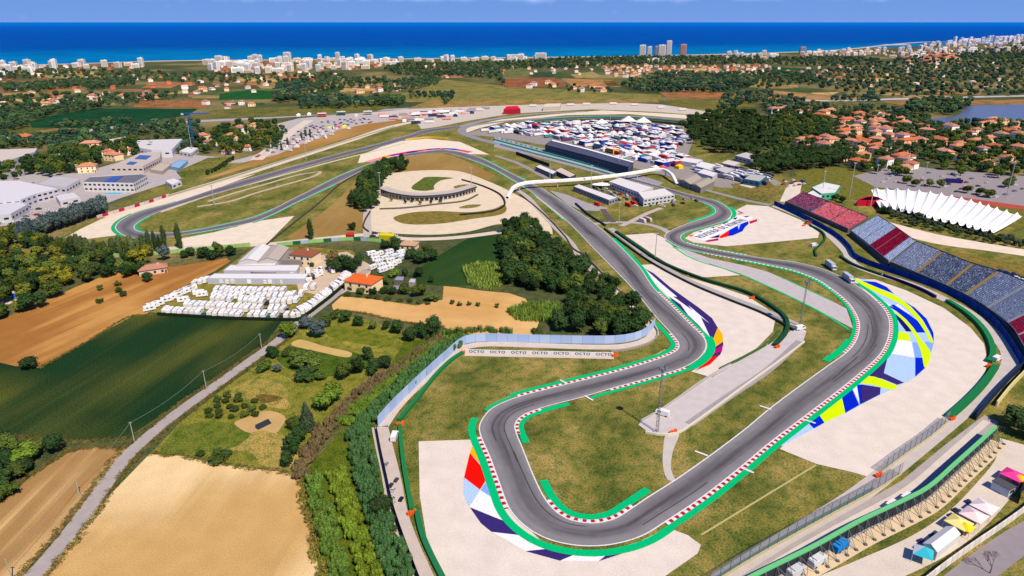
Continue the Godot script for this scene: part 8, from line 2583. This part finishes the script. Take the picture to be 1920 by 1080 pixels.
	for b in [[1574, 1030, A(36, 130, 206), "bright blue covered trailer under the green hoarding"], [1530, 1058, A(206, 210, 216), "pale grey box cabin under the green hoarding"], [1490, 1078, A(196, 200, 206), "second pale grey box cabin nearer the picture's lower road"]]:
		var tr := thing("cabin_trailer", b[3].replace("nearer the picture's lower road", "beyond the first under the hoarding"), "trailer", G(b[0], b[1]), 0.55)
		mb = MB.new()
		mb.box(Vector3(0, 1.45, 0), Vector3(5.4, 2.0, 2.2), b[2])
		mb.box(Vector3(0.4, 2.6, 0), Vector3(3.6, 0.4, 1.8), b[2])
		part("body", mb, M.cloth, tr)
		wheels(tr, [-1.4, 1.4], 1.0, 0.4)
	for b in [[1700, 938, 0.62, "white pickup parked on the service road before the hoarding"], [1672, 952, 0.62, "white van parked behind the pickup on the service road"]]:
		van(b[3], G(b[0], b[1]), b[2], A(228, 224, 222))
	for b in [[1770, 1016], [1748, 1026], [1804, 978], [1836, 952], [1812, 968]]:
		vehicle("quad_bike", "car", [A(60, 50, 120), A(50, 54, 70)][rng.randi() % 2], G(b[0] - 22, b[1] - 10), 0.6, "dark quad bike parked before the corner tents", "quad bike", "quad bikes before the corner tents")
		get_child(get_child_count() - 1).scale = Vector3(0.5, 0.7, 0.5)
	# bare tree beside the outer road
	var bt := thing("bare_tree", "leafless grey tree beside the outer road and white boundary wall", "tree", G(1856, 1075))
	mb = MB.new()
	var grow := RandomNumberGenerator.new()
	grow.seed = 12
	var tips := [[Vector3.ZERO, Vector3.UP, 2.2, 0.2]]
	for lev in 6:
		var nxt := []
		for b in tips:
			var e: Vector3 = b[0] + b[1] * b[2]
			mb.bar(b[0], e, b[3], b[3] * 0.65, 5, A(120, 104, 100))
			for k in 3:
				var d: Vector3 = (b[1] + Vector3(grow.randf_range(-0.8, 0.8), grow.randf_range(-0.1, 0.5), grow.randf_range(-0.8, 0.8))).normalized()
				nxt.append([e, d, b[2] * 0.72, b[3] * 0.6])
		tips = nxt
	part("branches", mb, M.bark, bt)

func build_details() -> void:
	var pool := thing("swimming_pool", "blue covered garden pool in the yard beside the mixed wood", "pool", G(18, 557))
	var pm := MB.new()
	var ring := PackedVector2Array()
	for k in 20:
		ring.append(Vector2(cos(TAU * k / 20) * 4.2, sin(TAU * k / 20) * 2.8))
	pm.prism(ring, 0.0, 1.1, A(40, 90, 190), A(36, 110, 220))
	part("pool_cover", pm, M.plain, pool)
	pm = MB.new()
	for k in 20:
		pm.bar(v3(ring[k], 1.12), v3(ring[(k + 1) % 20], 1.12), 0.09, 0.09, 4, A(200, 204, 210))
	part("pool_rim", pm, M.metal, pool)
	# marshals on the perimeter road
	for b in [[724, 872, A(150, 150, 160)], [733, 912, A(60, 60, 66)], [737, 920, A(190, 190, 196)], [752, 938, A(40, 42, 50)], [743, 902, A(70, 70, 90)]]:
		vehicle("quad_bike", "car", b[2], G(b[0], b[1]), 1.3, "small quad bike parked on the perimeter road beside the reeds", "quad bike", "quad bikes on the perimeter road")
		get_child(get_child_count() - 1).scale = Vector3(0.5, 0.7, 0.6)
